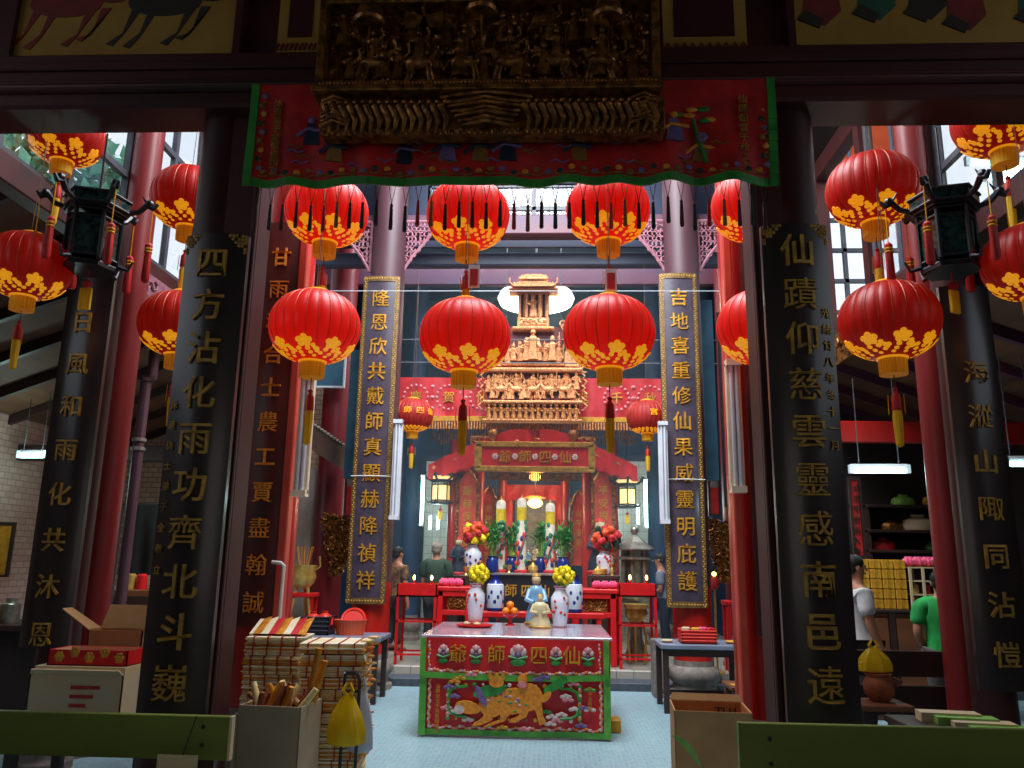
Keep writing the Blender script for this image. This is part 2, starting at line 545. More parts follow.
def thing(name, loc, label, cat, group=None, kind=None):
    o = bpy.data.objects.new(name, None)
    COL.objects.link(o)
    o.empty_display_size = .1
    o.location = loc
    o['_w'] = tuple(loc)
    return tag(o, label, cat, group, kind)


def child_of(o):
    return [c for c in bpy.data.objects if c.parent == o]


def dup(root, loc, label=None, rotz=None, scale=None, group=None):
    r = root.copy()
    COL.objects.link(r)
    r.location = loc
    if rotz is not None: r.rotation_euler = (0, 0, rotz)
    if scale is not None: r.scale = (scale,) * 3
    if label: r['label'] = label
    if group: r['group'] = group
    for ch in child_of(root):
        c = ch.copy()
        COL.objects.link(c)
        c.parent = r
        for g in child_of(ch):
            d = g.copy()
            COL.objects.link(d)
            d.parent = c
    return r


def struct(mb, name, m, **k):
    return mb.build(name, m, kind='structure', **k)


# ================================================================ THE SETTING
W = 6.7          # half width of the building
FARY = 17.2
# floors
struct(MB().box(-7.2, 6.9, -3.2, 10.75, -.12, 0), 'floor', M_floor, origin=(0, 0, 0), label='blue speckled mosaic floor of the court')
struct(MB().box(-7.2, 6.9, 10.75, 11.15, -.12, .1, .01), 'step', M_stonestep, label='lower dark stone step before the far hall')
struct(MB().box(-7.2, 6.9, 11.15, FARY + .2, -.12, .2, .01), 'floor_far_hall', M_floorfar, label='pale stone floor of the raised far hall', origin=(0, 0, 0))
# walls
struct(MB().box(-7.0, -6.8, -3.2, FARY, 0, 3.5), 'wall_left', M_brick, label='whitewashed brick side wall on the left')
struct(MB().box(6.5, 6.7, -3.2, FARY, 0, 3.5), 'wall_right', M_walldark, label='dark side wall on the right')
struct(MB().box(-7.0, 6.7, -3.3, -3.1, 0, 6.2), 'wall_back', M_walldark)
struct(MB().box(-7.0, 6.7, FARY, FARY + .2, 0, 4.2).box(AX - 3.85, AX + 3.85, FARY, FARY + .2, 4.2, 7.6), 'wall_front', M_darkblue, label='deep blue end wall behind the altar')
# brick end walls of the side aisles
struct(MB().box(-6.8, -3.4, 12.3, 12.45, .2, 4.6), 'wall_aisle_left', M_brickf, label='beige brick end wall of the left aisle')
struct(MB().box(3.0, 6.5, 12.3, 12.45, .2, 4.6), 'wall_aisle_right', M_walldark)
# porch ceiling and wall over the lintel
struct(MB().box(-7.0, 6.7, -3.2, 5.0, 5.75, 5.9), 'ceiling_porch', M_ceiling)
# aisle roofs, rising towards the court
for sgn, nm in ((-1, 'left'), (1, 'right')):
    xo, xi = (-6.9, AX - 3.75) if sgn < 0 else (6.6, AX + 3.75)
    mb = MB()
    mb.prism([(xo, 3.25), (xi, 4.35), (xi, 4.47), (xo, 3.37)], 5.0, 12.3)
    struct(mb, 'ceiling_aisle_' + nm, M_ceilwood, label='sloping plank roof over the %s aisle' % nm)
    # clerestory sill and head beams
    x0, x1 = xi - .08, xi + .08
    mb = MB().box(x0, x1, 5.0, 12.3, 4.2, 4.42, .01).box(x0, x1, 5.0, 12.3, 6.45, 6.7, .01)
    for y in (6.9, 8.35, 9.8, 11.2):
        mb.box(x0, x1, y - .07, y + .07, 4.4, 6.5)
    struct(mb, 'beam_clerestory_' + nm, M_beam)
# roofs: court glazed strip open, far hall closed
mb = MB().prism([(AX - 3.95, 6.7), (AX - 1.5, 7.8), (AX - 1.5, 7.92), (AX - 3.95, 6.82)], 5.0, 11.0)
mb.prism([(AX + 3.95, 6.7), (AX + 1.5, 7.8), (AX + 1.5, 7.92), (AX + 3.95, 6.82)], 5.0, 11.0)
struct(mb, 'ceiling_court', M_ceiling, label='dark sloping court ceiling either side of the skylight')
struct(MB().box(AX - 3.85, AX + 3.85, 11.9, FARY + .2, 7.3, 7.45), 'ceiling_far_hall', M_ceilblue, label='dark blue ceiling over the far hall')
# side walls of the far hall above the aisle
for sgn, nm in ((-1, 'left'), (1, 'right')):
    x = AX + sgn * 3.75
    struct(MB().box(x - .06, x + .06, 12.3, FARY, .2, 7.4), 'wall_hall_' + nm, M_darkblue)
# wall band above front openings (between porch and court)
struct(MB().box(-7.0, 6.7, 4.78, 4.98, 4.78, 5.8), 'wall_over_lintel', M_beam)
mb = MB().box(-7.0, 6.7, 4.58, 4.92, 4.44, 4.84, .02)
mb.box(-7.0, 6.7, 4.53, 4.60, 4.54, 4.61, .01)
mb.box(-7.0, 6.7, 4.55, 4.60, 4.70, 4.76, .01)
mb.tube([(-7, 4.56, 4.57), (6.7, 4.56, 4.57)], .035)
struct(mb, 'beam_lintel', M_beam, label='dark red lintel beam across the front columns', smooth=30)

# windows of the clerestory
wn = 0
for sgn in (-1, 1):
    x = AX + sgn * 3.75
    for (y0, y1) in ((5.05, 6.83), (6.97, 8.28), (8.42, 9.73), (9.87, 11.13))[:2 if sgn > 0 else 4]:
        wn += 1
        mb = MB()
        for (a, b) in ((y0, y0 + .07), (y1 - .07, y1), ((y0 + y1) / 2 - .03, (y0 + y1) / 2 + .03)):
            mb.box(x - .03, x + .03, a, b, 4.42, 6.45)
        for z in (4.42, 5.05, 5.7, 6.38):
            mb.box(x - .028, x + .028, y0, y1, z, z + .06)
        w = struct(mb, 'window_%d' % wn, M_winframe, label='clerestory window with grey frame')
        MB().box(x - .004, x + .004, y0, y1, 4.45, 6.42).build('pane', M_glass, w)
# frontal clerestory band high over the far hall edge and behind the right aisle
wn += 1
gx0, gx1, gz0, gz1 = 3.6, 6.2, 4.3, 6.75
mb = MB()
for i in range(7):
    x = gx0 + (gx1 - gx0) * i / 6
    mb.box(x - .03, x + .03, 11.6, 11.66, gz0, gz1)
for j in range(6):
    z = gz0 + (gz1 - gz0) * j / 5
    mb.box(gx0, gx1, 11.6, 11.66, z - .03, z + .03)
w = struct(mb, 'window_%d' % wn, M_winframe, label='gridded bright window behind the right clerestory')
MB().box(gx0, gx1, 11.625, 11.635, gz0, gz1).build('pane', M_glass, w)
for (x0, x1, z0, z1, nx, nz) in ((AX - 1.6, AX + 1.6, 6.45, 7.2, 4, 2),):
    wn += 1
    mb = MB()
    for i in range(nx + 1):
        x = x0 + (x1 - x0) * i / nx
        mb.box(x - .03, x + .03, 11.3, 11.36, z0, z1)
    for j in range(nz + 1):
        z = z0 + (z1 - z0) * j / nz
        mb.box(x0, x1, 11.3, 11.36, z - .03, z + .03)
    w = struct(mb, 'window_%d' % wn, M_winframe, label='bright window band high over the beams of the far hall')
    MB().box(x0, x1, 11.325, 11.335, z0, z1).build('pane', M_glass, w)
    struct(MB().box(AX - 3.7, x0, 11.3, 11.36, 6.3, 7.6).box(x1, AX + 3.7, 11.3, 11.36, 6.3, 7.6).box(x0, x1, 11.3, 11.36, z1, 7.9).box(AX - 3.7, AX + 3.7, 11.3, 11.36, 6.2, z0), 'wall_over_hall', M_navy)

# ================================================================ PORCH LINE
def column(x, y, r, h, m, name='wooden_column', base=True, z0=0.0, label=None, rb=None):
    mb = MB()
    zb = z0
    if base:
        zb = z0 + .42
    mb.lathe([(r * 1.02, zb), (r, zb + .3), (r * .97, h)], (x, y, 0), 32)
    o = struct(mb, name, m, smooth=True, label=label)
    if base:
        rr = r * 1.35
        b = MB().lathe([(rr, z0), (rr, z0 + .06), (rr * .86, z0 + .09), (rr * .84, z0 + .15), (rr * 1.0, z0 + .2), (rr * 1.03, z0 + .27), (rr * .95, z0 + .33), (rr * .8, z0 + .36), (rr * .8, z0 + .425)], (x, y, 0), 32)
        b.build('stone_base', M_stone, o, smooth=True)
    return o


XL, XR = at(182, 560, 4.86).x + .03, at(815, 520, 4.86).x - .03
for x, nm in ((XL, 'left'), (XR, 'right')):
    column(x, 4.86, .17, 4.5, M_darkred, label='dark red front column behind the %s lettered board' % nm, base=False)
for sx, nm in ((-1, 'left'), (1, 'right')):
    xe = at(239, 600, 4.95).x if sx < 0 else at(760, 600, 4.95).x
    xo = xe + sx * .24
    struct(MB().box(min(xe, xo), max(xe, xo), 4.72, 4.95, 0, 4.46, .012), 'trim_jamb_' + nm, M_darkred, label='dark red door post beside the %s front column' % nm)
    struct(MB().box(min(xe, xe + sx * .035), max(xe, xe + sx * .035), 4.69, 4.725, 0, 4.44, .006), 'trim_bead_' + nm, M_beam)
# columns that end the porch line outside the view
for x in (-6.3, 5.9):
    column(x, 4.86, .27, 4.4, M_darkred, label='dark red outer porch column')


def curved_warp(cx, yf, Rr):
    def w(p):
        d = p[0] - cx
        s = Rr - math.sqrt(max(Rr * Rr - d * d, 0))
        return (p[0], p[1] + s, p[2])
    return w


def couplet_board(name, cx, yf, w, z0, z1, chars, zc0, zc1, size, mboard, mletter, label, cat='couplet board', Rr=.42, side=None, corners=True, border=None, rot=0.0, group=None, bold=.014):
    """long convex board hung on a column, gold characters from the top down"""
    t = thing(name, (cx, yf + .05, z0), label, cat, group)
    wp = curved_warp(cx, yf, Rr)
    n = 14
    pr = [(cx - w / 2 + w * i / n) for i in range(n + 1)]
    top = [wp((x, yf, 0)) for x in pr]
    mb = MB()
    poly = [(p[0], p[1]) for p in top] + [(p[0], p[1] + .04) for p in reversed(top)]
    mb.hprism(poly, z0, z1)
    mb.build('board', mboard, t, smooth=50)
    m = len(chars)
    for i, ch in enumerate(chars):
        z = zc0 + (zc1 - zc0) * (i / (m - 1))
        MB().text(ch, (cx, yf - .006, z), size, depth=.02, warp=wp, bold=bold).build('gold_character', mletter, t)
    if side:
        txt, sx, sz0, sz1, ss = side
        st = MB()
        for i, ch in enumerate(txt):
            z = sz0 + (sz1 - sz0) * (i / (len(txt) - 1))
            st.text(ch, (cx + sx, yf - .004, z), ss, depth=.014, warp=wp, bold=.004)
        st.build('small_inscription', mletter, t)
    if corners:
        c = MB()
        for s_ in (-1, 1):
            for q in range(6):
                for k in range(6 - q):
                    if (q * 3 + k * 2) % 5 == 4: continue
                    p = wp((cx + s_ * (w / 2 - .012 - .017 * k), yf - .005, z1 - .014 - .02 * q))
                    c.sphere(p, .0105, 6, 4, (1.1, .5, 1.1))
        c.build('corner_ornament', mletter, t, smooth=True)
    if border:
        b = MB()
        bw = border
        for s_ in (-1, 1):
            nn = int((z1 - z0) / .03)
            xa = cx + s_ * (w / 2 - bw / 2)
            b.m = 0
            pa, pb = wp((cx + s_ * (w / 2), yf, 0)), wp((cx + s_ * (w / 2 - bw), yf, 0))
            b.hprism([(pa[0], pa[1] - .012), (pb[0], pb[1] - .012), (pb[0], pb[1] + .01), (pa[0], pa[1] + .01)], z0, z1)
            b.m = 1
            for k in range(nn):
                z = z0 + (k + .5) * (z1 - z0) / nn
                p = wp((xa + (.006 if k % 2 else -.006), yf - .014, z))
                b.sphere(p, .011, 6, 4, (1.2, .5, 1))
        for z in (z0 + bw * .6, z1 - bw * .6):
            b.m = 0
            for k in range(n):
                p, q = wp((pr[k], yf, 0)), wp((pr[k + 1], yf, 0))
                b.hprism([(p[0], p[1] - .012), (q[0], q[1] - .012), (q[0], q[1] + .01), (p[0], p[1] + .01)], z - bw * .6, z + bw * .6)
            b.m = 1
            for k in range(n):
                p = wp((pr[k] + .01, yf - .014, z))
                b.sphere(p, .012, 6, 4, (1, .5, 1.2))
        b.build('carved_border', [M_border, M_golddim], t, smooth=True)
    if rot:
        t.rotation_euler = (0, 0, rot)
    return t


def zat(px, py, Y):
    return at(px, py, Y).z


# front boards
yb = 4.50
xb = at(182, 560, yb).x
couplet_board('couplet_board', xb, yb, .385, .70, zat(222, 236, yb) + .02, '四方沾化雨功齊北斗巍', zat(217, 262, yb), zat(165, 683, yb), .205, M_board, M_golddim,
              'black board with large gold characters on the left front column', side=('沐恩信士弟子全敬立', -.15, zat(180, 405, yb), zat(158, 570, yb), .055))
xb2 = at(815, 520, yb).x
couplet_board('couplet_board', xb2, yb, .385, .66, zat(795, 226, yb) + .02, '仙蹟仰慈雲靈感南邑遠', zat(797, 250, yb), zat(828, 685, yb), .205, M_board, M_golddim,
              'black board with large gold characters on the right front column', side=('光緒廿八年冬十一月', .145, zat(822, 312, yb), zat(834, 445, yb), .062))
# aisle boards with post behind
yb = 6.1
xa = at(59, 500, yb).x
column(xa - .03, yb + .3, .15, 4.5, M_darkred, label='dark column behind the board at the far left')
couplet_board('couplet_board', xa, yb, .38, .9, zat(110, 270, yb), '日風和雨化共沐恩', zat(84, 322, yb), zat(41, 634, yb), .19, M_board, M_golddim,
              'black board with gold characters beside the red column in the left aisle', corners=False)
xa2 = at(990, 500, yb).x
column(xa2 + .03, yb + .3, .15, 4.5, M_darkred, label='dark column behind the board at the far right')
couplet_board('couplet_board', xa2, yb, .38, .75, zat(962, 285, yb), '海漎山陬同沾愷', zat(975, 372, yb), zat(1010, 655, yb), .19, M_board, M_golddim,
              'black board with gold characters beside the red column in the right aisle', corners=False)
# aisle columns, next to these boards
xc = at(99, 500, 6.75).x
column(xc, 6.85, .135, 6.5, M_aislered, label='round red column in the left aisle')
xc2 = at(951, 500, 6.75).x
column(xc2, 6.85, .13, 6.5, M_aislered, label='round red column in the right aisle')

# second pair of columns with red boards and vertical tube lamps
y2 = 6.55
for sx, nm in ((-1, 'left'), (1, 'right')):
    x = (AX - 2.16) if sx < 0 else (AX + 2.0)
    column(x, y2 + .3, .25, 6.6, M_redcol, label='red court column on the %s behind the front board' % nm)
    struct(MB().box(x - sx * .24 - .035, x - sx * .24 + .035, y2 - .02, y2 + .1, 0, 5.6, .01), 'trim_column_' + nm, M_salmon, label='salmon red edge strip on the %s court column' % nm)
xb = at(264, 480, y2).x
couplet_board('couplet_board', xb, y2 - .02, .34, 1.05, 4.5, '甘雨和合士農工賈盡翰誠', zat(281, 258, y2), zat(255, 602, y2), .18, M_boardred, M_orange,
              'dark red board with orange characters behind the left front column', corners=False)
xb = AX + 2.05
couplet_board('couplet_board', xb, y2 - .02, .34, 1.05, 4.5, '清風明月山川草木皆恩', 4.2, 1.4, .18, M_boardred, M_orange,
              'dark red board half hidden behind the right front column', corners=False)


def tube_lamp(px, py0, py1, Y, label, lit=False, w=.09, m=None, group=None):
    a, b = at(px, py0, Y), at(px, py1, Y)
    x = (at(px, (py0 + py1) / 2, Y)).x
    t = thing('tube_lamp', (x, Y, b.z), label, 'tube lamp', group)
    mb = MB().box(x - w / 2, x + w / 2, Y + .02, Y + .07, b.z, a.z, .006)
    mb.build('housing', m or M_tubeoff, t)
    for d in ((0,) if lit else (-.02, .02)):
        MB().tube([(x + d, Y, b.z + .03), (x + d, Y, a.z - .03)], .016 if not lit else .022, 10).build('tube', M_tubelit if lit else M_tubeoff, t, smooth=True)
    e = MB().box(x - w / 2, x + w / 2, Y - .03, Y + .07, b.z - .02, b.z + .03).box(x - w / 2, x + w / 2, Y - .03, Y + .07, a.z - .03, a.z + .02)
    e.build('end_cap', m or M_tubeoff, t)
    return t


tube_lamp(303, 375, 494, 6.42, 'white tube lamp upright beside the red lettered board on the left', w=.12, m=M_tubewarm)
tube_lamp(736, 362, 490, 6.42, 'white tube lamp upright beside the right front column', w=.12, m=M_tubewarm)
tube_lamp(396, 421, 518, 10.1, 'white tube lamp upright beside the left gold bordered tablet', w=.12)
tube_lamp(664, 423, 522, 10.1, 'white tube lamp upright beside the right gold bordered tablet', w=.12)

# ---------------------------------------------------------------- lintel panels (painted) above
def painted_panel(px0, px1, py1, label, seed, horse=False):
    Y = 4.72
    a, b = at(px0, py1, Y), at(px1, py1, Y)
    z0 = (a.z + b.z) / 2
    t = thing('lintel_painting', ((a.x + b.x) / 2, Y + .03, z0), label, 'painted panel')
    z1 = 5.72
    MB().box(a.x, b.x, Y, Y + .04, z0, z1).build('panel_board', M_panel, t)
    fr = MB().box(a.x - .05, b.x + .05, Y - .04, Y + .05, z0 - .05, z0 + .0).box(a.x - .05, a.x, Y - .04, Y + .05, z0, z1).box(b.x, b.x + .05, Y - .04, Y + .05, z0, z1)
    fr.build('frame', M_beam, t)
    r_ = random.Random(seed)
    p = MB()
    cx, wd = (a.x + b.x) / 2, b.x - a.x
    if horse:
        def blob(x, z, rx, rz, m):
            p.m = m
            p.prism([(x + rx * math.cos(q * PI / 8), z + rz * math.sin(q * PI / 8)) for q in range(16)], Y - .006, Y)
        for hx, m in ((cx + .25, 1), (cx - .45, 0)):
            blob(hx, z0 + .46, .26, .11, m)
            for lx, ly in ((-.22, .12), (-.1, .1), (.16, .12), (.26, .16)):
                p.m = m
                p.prism([(hx + lx, z0 + .42), (hx + lx + .07, z0 + .42), (hx + lx + .03 - .08, z0 + ly + .08), (hx + lx - .11, z0 + ly), (hx + lx - .16, z0 + ly + .02), (hx + lx - .05, z0 + .22)], Y - .005, Y)
            blob(hx - .3, z0 + .62, .1, .13, m)
            blob(hx + .33, z0 + .5, .1, .04, m)
            blob(hx, z0 + .68, .12, .16, 0 if m else 2)
    else:
        for k in range(5):
            x = a.x + wd * (k + .5 + r_.uniform(-.2, .2)) / 5
            p.m = (0, 2, 1)[k % 3]
            zz = z0 + r_.uniform(.12, .3)
            p.prism([(x - .12, zz), (x + .02, zz - .08), (x + .13, zz + .03), (x + .1, zz + .45), (x - .08, zz + .45)], Y - .005, Y)
            p.m = 1
            p.prism([(x - .16, zz - .03), (x - .02, zz - .1), (x + .02, zz - .04), (x - .1, zz + .04)], Y - .009, Y)
    p.build('painted_figures', [M_paintred, M_paintblack, M_paintgreen], t)
    return t


painted_panel(12, 233, 62, 'ochre painted panel with horsemen over the left opening', 3, True)
painted_panel(795, 1060, 48, 'ochre painted panel with robed figures over the right opening', 5)
for (p0, p1, lab) in ((276, 322, 'small ochre painted panel left of the carved gilded board'), (664, 748, 'small ochre painted panel right of the carved gilded board')):
    Y = 4.72
    a, b = at(p0, 56, Y), at(p1, 56, Y)
    t = thing('lintel_painting', ((a.x + b.x) / 2, Y + .03, a.z), lab, 'painted panel')
    MB().box(a.x, b.x, Y, Y + .04, a.z, 5.72).build('panel_board', M_panel, t)
    MB().box(a.x + .07, b.x - .08, Y - .01, Y, a.z + .14, 5.72).build('inner_panel', M_darkred, t)
    v = MB()
    for k in range(10):
        x = a.x + (b.x - a.x) * (k + .5) / 10
        v.tube([(x - .02, Y - .004, a.z + .04), (x, Y - .008, a.z + .09), (x + .02, Y - .004, a.z + .05)], .008, 5)
    v.build('painted_scroll', M_paintred, t)

# ---------------------------------------------------------------- figures helper
def figurine(mb, x, y, z, h, r_, pose=0):
    w = h * .2
    mb.lathe([(w * 1.0, 0), (w * .85, h * .25), (w * .62, h * .5), (w * .8, h * .68), (w * .35, h * .8)], (x, y, z), 8, sy=.8)
    mb.sphere((x, y - w * .2, z + h * .89), h * .095, 8, 6)
    mb.lathe([(h * .07, 0), (h * .11, h * .03), (h * .04, h * .12)], (x, y, z + h * .94), 8)
    s_ = r_.choice((-1, 1))
    mb.tube([(x - w * .8, y, z + h * .7), (x - w * 1.3, y - w * .6, z + h * .55), (x - w * .6, y - w * 1.1, z + h * .5)], h * .045, 6)
    mb.tube([(x + w * .8, y, z + h * .7), (x + w * (1.2 + .3 * s_), y - w * .5, z + h * (.62 + .15 * s_)), (x + w * 1.3, y - w, z + h * (.66 + .3 * s_))], h * .045, 6)
    if pose:
        mb.tube([(x + w * 1.3, y - w, z + h * .3), (x + w * 1.3 + .01, y - w, z + h * 1.15)], h * .02, 5)


def horse(mb, x, y, z, h, d=1):
    mb.sphere((x, y, z + h * .55), h * .3, 10, 7, (1.25, .55, .6))
    mb.tube([(x + d * h * .28, y, z + h * .6), (x + d * h * .45, y, z + h * .85), (x + d * h * .62, y, z + h * .8)], [h * .13, h * .09, h * .06], 8)
    for lx, q in ((-.28, .0), (-.18, -.05), (.2, .1), (.3, .14)):
        mb.tube([(x + d * lx * h, y, z + h * .5), (x + d * (lx + .05) * h, y - .01, z + h * .25), (x + d * (lx - .02 + q) * h, y, z)], [h * .07, h * .045, h * .05], 6)
    mb.tube([(x - d * h * .35, y, z + h * .6), (x - d * h * .5, y, z + h * .4)], [h * .05, h * .02], 5)


# ---------------------------------------------------------------- carved gilded board over the entrance
def carved_board():
    Y = 4.2
    pl, pr_ = at(315, 84, Y), at(661, 84, Y)
    x0, x1 = pl.x, pr_.x
    zb, zt = zat(488, 92, Y), zat(488, 2, Y)
    t = thing('carved_board', ((x0 + x1) / 2, Y + .1, zb), 'wide gilded board carved with horsemen and canopies above the entrance banner', 'carved board')
    MB().box(x0 + .03, x1 - .03, Y + .12, Y + .2, zb, zt + .1).build('back_panel', M_carvedark, t)
    f = MB()
    f.box(x0 - .01, x1 + .01, Y - .04, Y + .14, zb, zb + .035, .006)
    f.box(x0, x1, Y - .01, Y + .14, zb + .035, zb + .085, .006)
    f.box(x0 - .0, x0 + .045, Y - .02, Y + .16, zb + .08, zt + .1, .008)
    f.box(x1 - .045, x1 + .0, Y - .02, Y + .16, zb + .08, zt + .1, .008)
    f.box(x0, x1, Y - .02, Y + .16, zt, zt + .07, .008)
    f.build('frame', M_giltdark, t)
    d = MB()
    n = 90
    for k in range(n):
        x = x0 + .02 + (x1 - x0 - .04) * (k + .5) / n
        d.sphere((x, Y - .012, zb + .06), .008, 6, 4)
    d.build('beading', M_gilt, t, smooth=True)
    r_ = random.Random(11)
    g = MB()
    g.relief(x0 + .05, x1 - .05, zb + .09, zt, Y + .11, .07, 150, 40, 3, 14)
    zz = zb + .09
    for k in range(26):
        x = x0 + .1 + (x1 - x0 - .2) * (k + r_.uniform(.2, .8)) / 26
        figurine(g, x, Y + .05 + r_.uniform(-.03, .03), zz + r_.choice((0, .02, .2, .26)), r_.uniform(.2, .27), r_, k % 3 == 0)
    for k in range(6):
        x = x0 + .2 + (x1 - x0 - .4) * (k + .5) / 6
        horse(g, x, Y + .03, zz, .24, 1 if k < 3 else -1)
        figurine(g, x, Y + .02, zz + .14, .2, r_, 1)
    # canopies and flags
    for x, z in ((x0 + .3, zt - .13), (x0 + .98, zt - .07), (x1 - .3, zt - .12)):
        g.lathe([(.09, 0), (.1, .02), (.085, .05), (.075, .1), (.03, .13)], (x, Y + .02, z), 14)
        g.tube([(x, Y + .03, z), (x, Y + .03, zz + .1)], .008, 6)
    for x, s_ in ((x0 + .52, 1), (x1 - .62, -1), (x1 - .44, 1), (x0 + .75, -1)):
        g.prism([(x, zt - .05), (x + s_ * .12, zt - .09), (x + s_ * .16, zt - .2), (x + s_ * .08, zt - .16), (x, zt - .17)], Y, Y + .012)
    g.build('carved_relief', M_giltdark, t, smooth=35)
    # lower bracket tier
    zc = zat(488, 133, Y + .06)
    u = MB()
    u.box(x0 + .02, x1 + .03, Y + .06, Y + .22, zc + .02, zb, .01)
    for k in range(40):
        if 15 <= k <= 23: continue
        x = x0 + .06 + (x1 - x0 - .08) * (k + .5) / 40
        u.tube([(x, Y + .05, zb - .03), (x - .015, Y + .0, zb - .09), (x + .02, Y + .02, zb - .16), (x, Y + .06, zc + .01)], [.018, .022, .02, .008], 7)
        u.sphere((x + .012, Y + .01, zb - .05), .016, 7, 5)
    cx = (x0 + x1) / 2
    for q in range(7):
        hw = .27 - .022 * q
        z = zb - .03 - q * .03
        u.tube([(cx - hw, Y + .02, z + .01), (cx - hw * .5, Y - .03, z - .012 * (q % 2)), (cx, Y - .04, z + .008), (cx + hw * .5, Y - .03, z - .012 * (q % 2)), (cx + hw, Y + .02, z + .01)], .012, 6)
    for sx in (x0 + .12, x1 - .1):
        for q in range(7):
            z = zb - .03 - q * .026
            u.tube([(sx - .08, Y + .03, z), (sx, Y - .01, z + .01), (sx + .08, Y + .03, z)], .010, 6)
    for k in range(60):
        x = x0 + .02 + (x1 - x0) * (k + .5) / 60
        u.sphere((x, Y + .06, zc + .012), .014, 6, 4, (1, 1, 1 + .5 * (k % 2)))
    u.build('lower_carving', M_giltdark, t, smooth=35)
    for x in (x0 + .9, x1 - .35, x0 + .5):
        MB().tube([(x, Y + .15, zt + .05), (x, Y + .3, 5.75)], .012, 6).build('hanger', M_carvedark, t)


carved_board()


# ---------------------------------------------------------------- entrance banner
def cloth_sheet(mb, x0, x1, ztop, zbot, y, amp, nx=80, nz=14, seed=1, thick=.006, freq=5):
    def Yf(x, w):
        return y + amp * (.3 + w) * noise.noise(Vector((x * freq, w * 1.2, seed))) * 1.6
    vs, fs = [], []
    for side in (0, 1):
        for j in range(nz + 1):
            for i in range(nx + 1):
                u, w = i / nx, j / nz
                x = x0 + (x1 - x0) * u
                zb_ = zbot(x) if callable(zbot) else zbot
                z = ztop + (zb_ - ztop) * w
                vs.append((x, Yf(x, w) + (thick if side else 0), z))
    N = (nx + 1) * (nz + 1)
    for side in (0, 1):
        for j in range(nz):
            for i in range(nx):
                a = side * N + j * (nx + 1) + i
                fs.append((a, a + 1, a + nx + 2, a + nx + 1))
    for i in range(nx):
        for j in (0, nz):
            a = j * (nx + 1) + i
            fs.append((a, a + 1, a + 1 + N, a + N))
    for j in range(nz):
        for i in (0, nx):
            a = j * (nx + 1) + i
            fs.append((a, a + nx + 1, a + nx + 1 + N, a + N))
    mb.add(vs, fs)
    return Yf


def flower(mb, x, y, z, r, petals=6, mp=0, mc=1):
    mb.m = mp
    for k in range(petals):
        a = 2 * PI * k / petals
        mb.sphere((x + r * .6 * math.cos(a), y, z + r * .6 * math.sin(a)), r * .42, 7, 4, (1, .25, 1))
    mb.m = mc
    mb.sphere((x, y - .003, z), r * .35, 7, 4, (1, .35, 1))


def tassel(mb, x, y, z, L, r, mh=None):
    mb.lathe([(r * .35, 0), (r * .8, -L * .08), (r * .55, -L * .16), (r * .75, -L * .2), (r * 1.0, -L * .95), (r * .8, -L)], (x, y, z), 8)


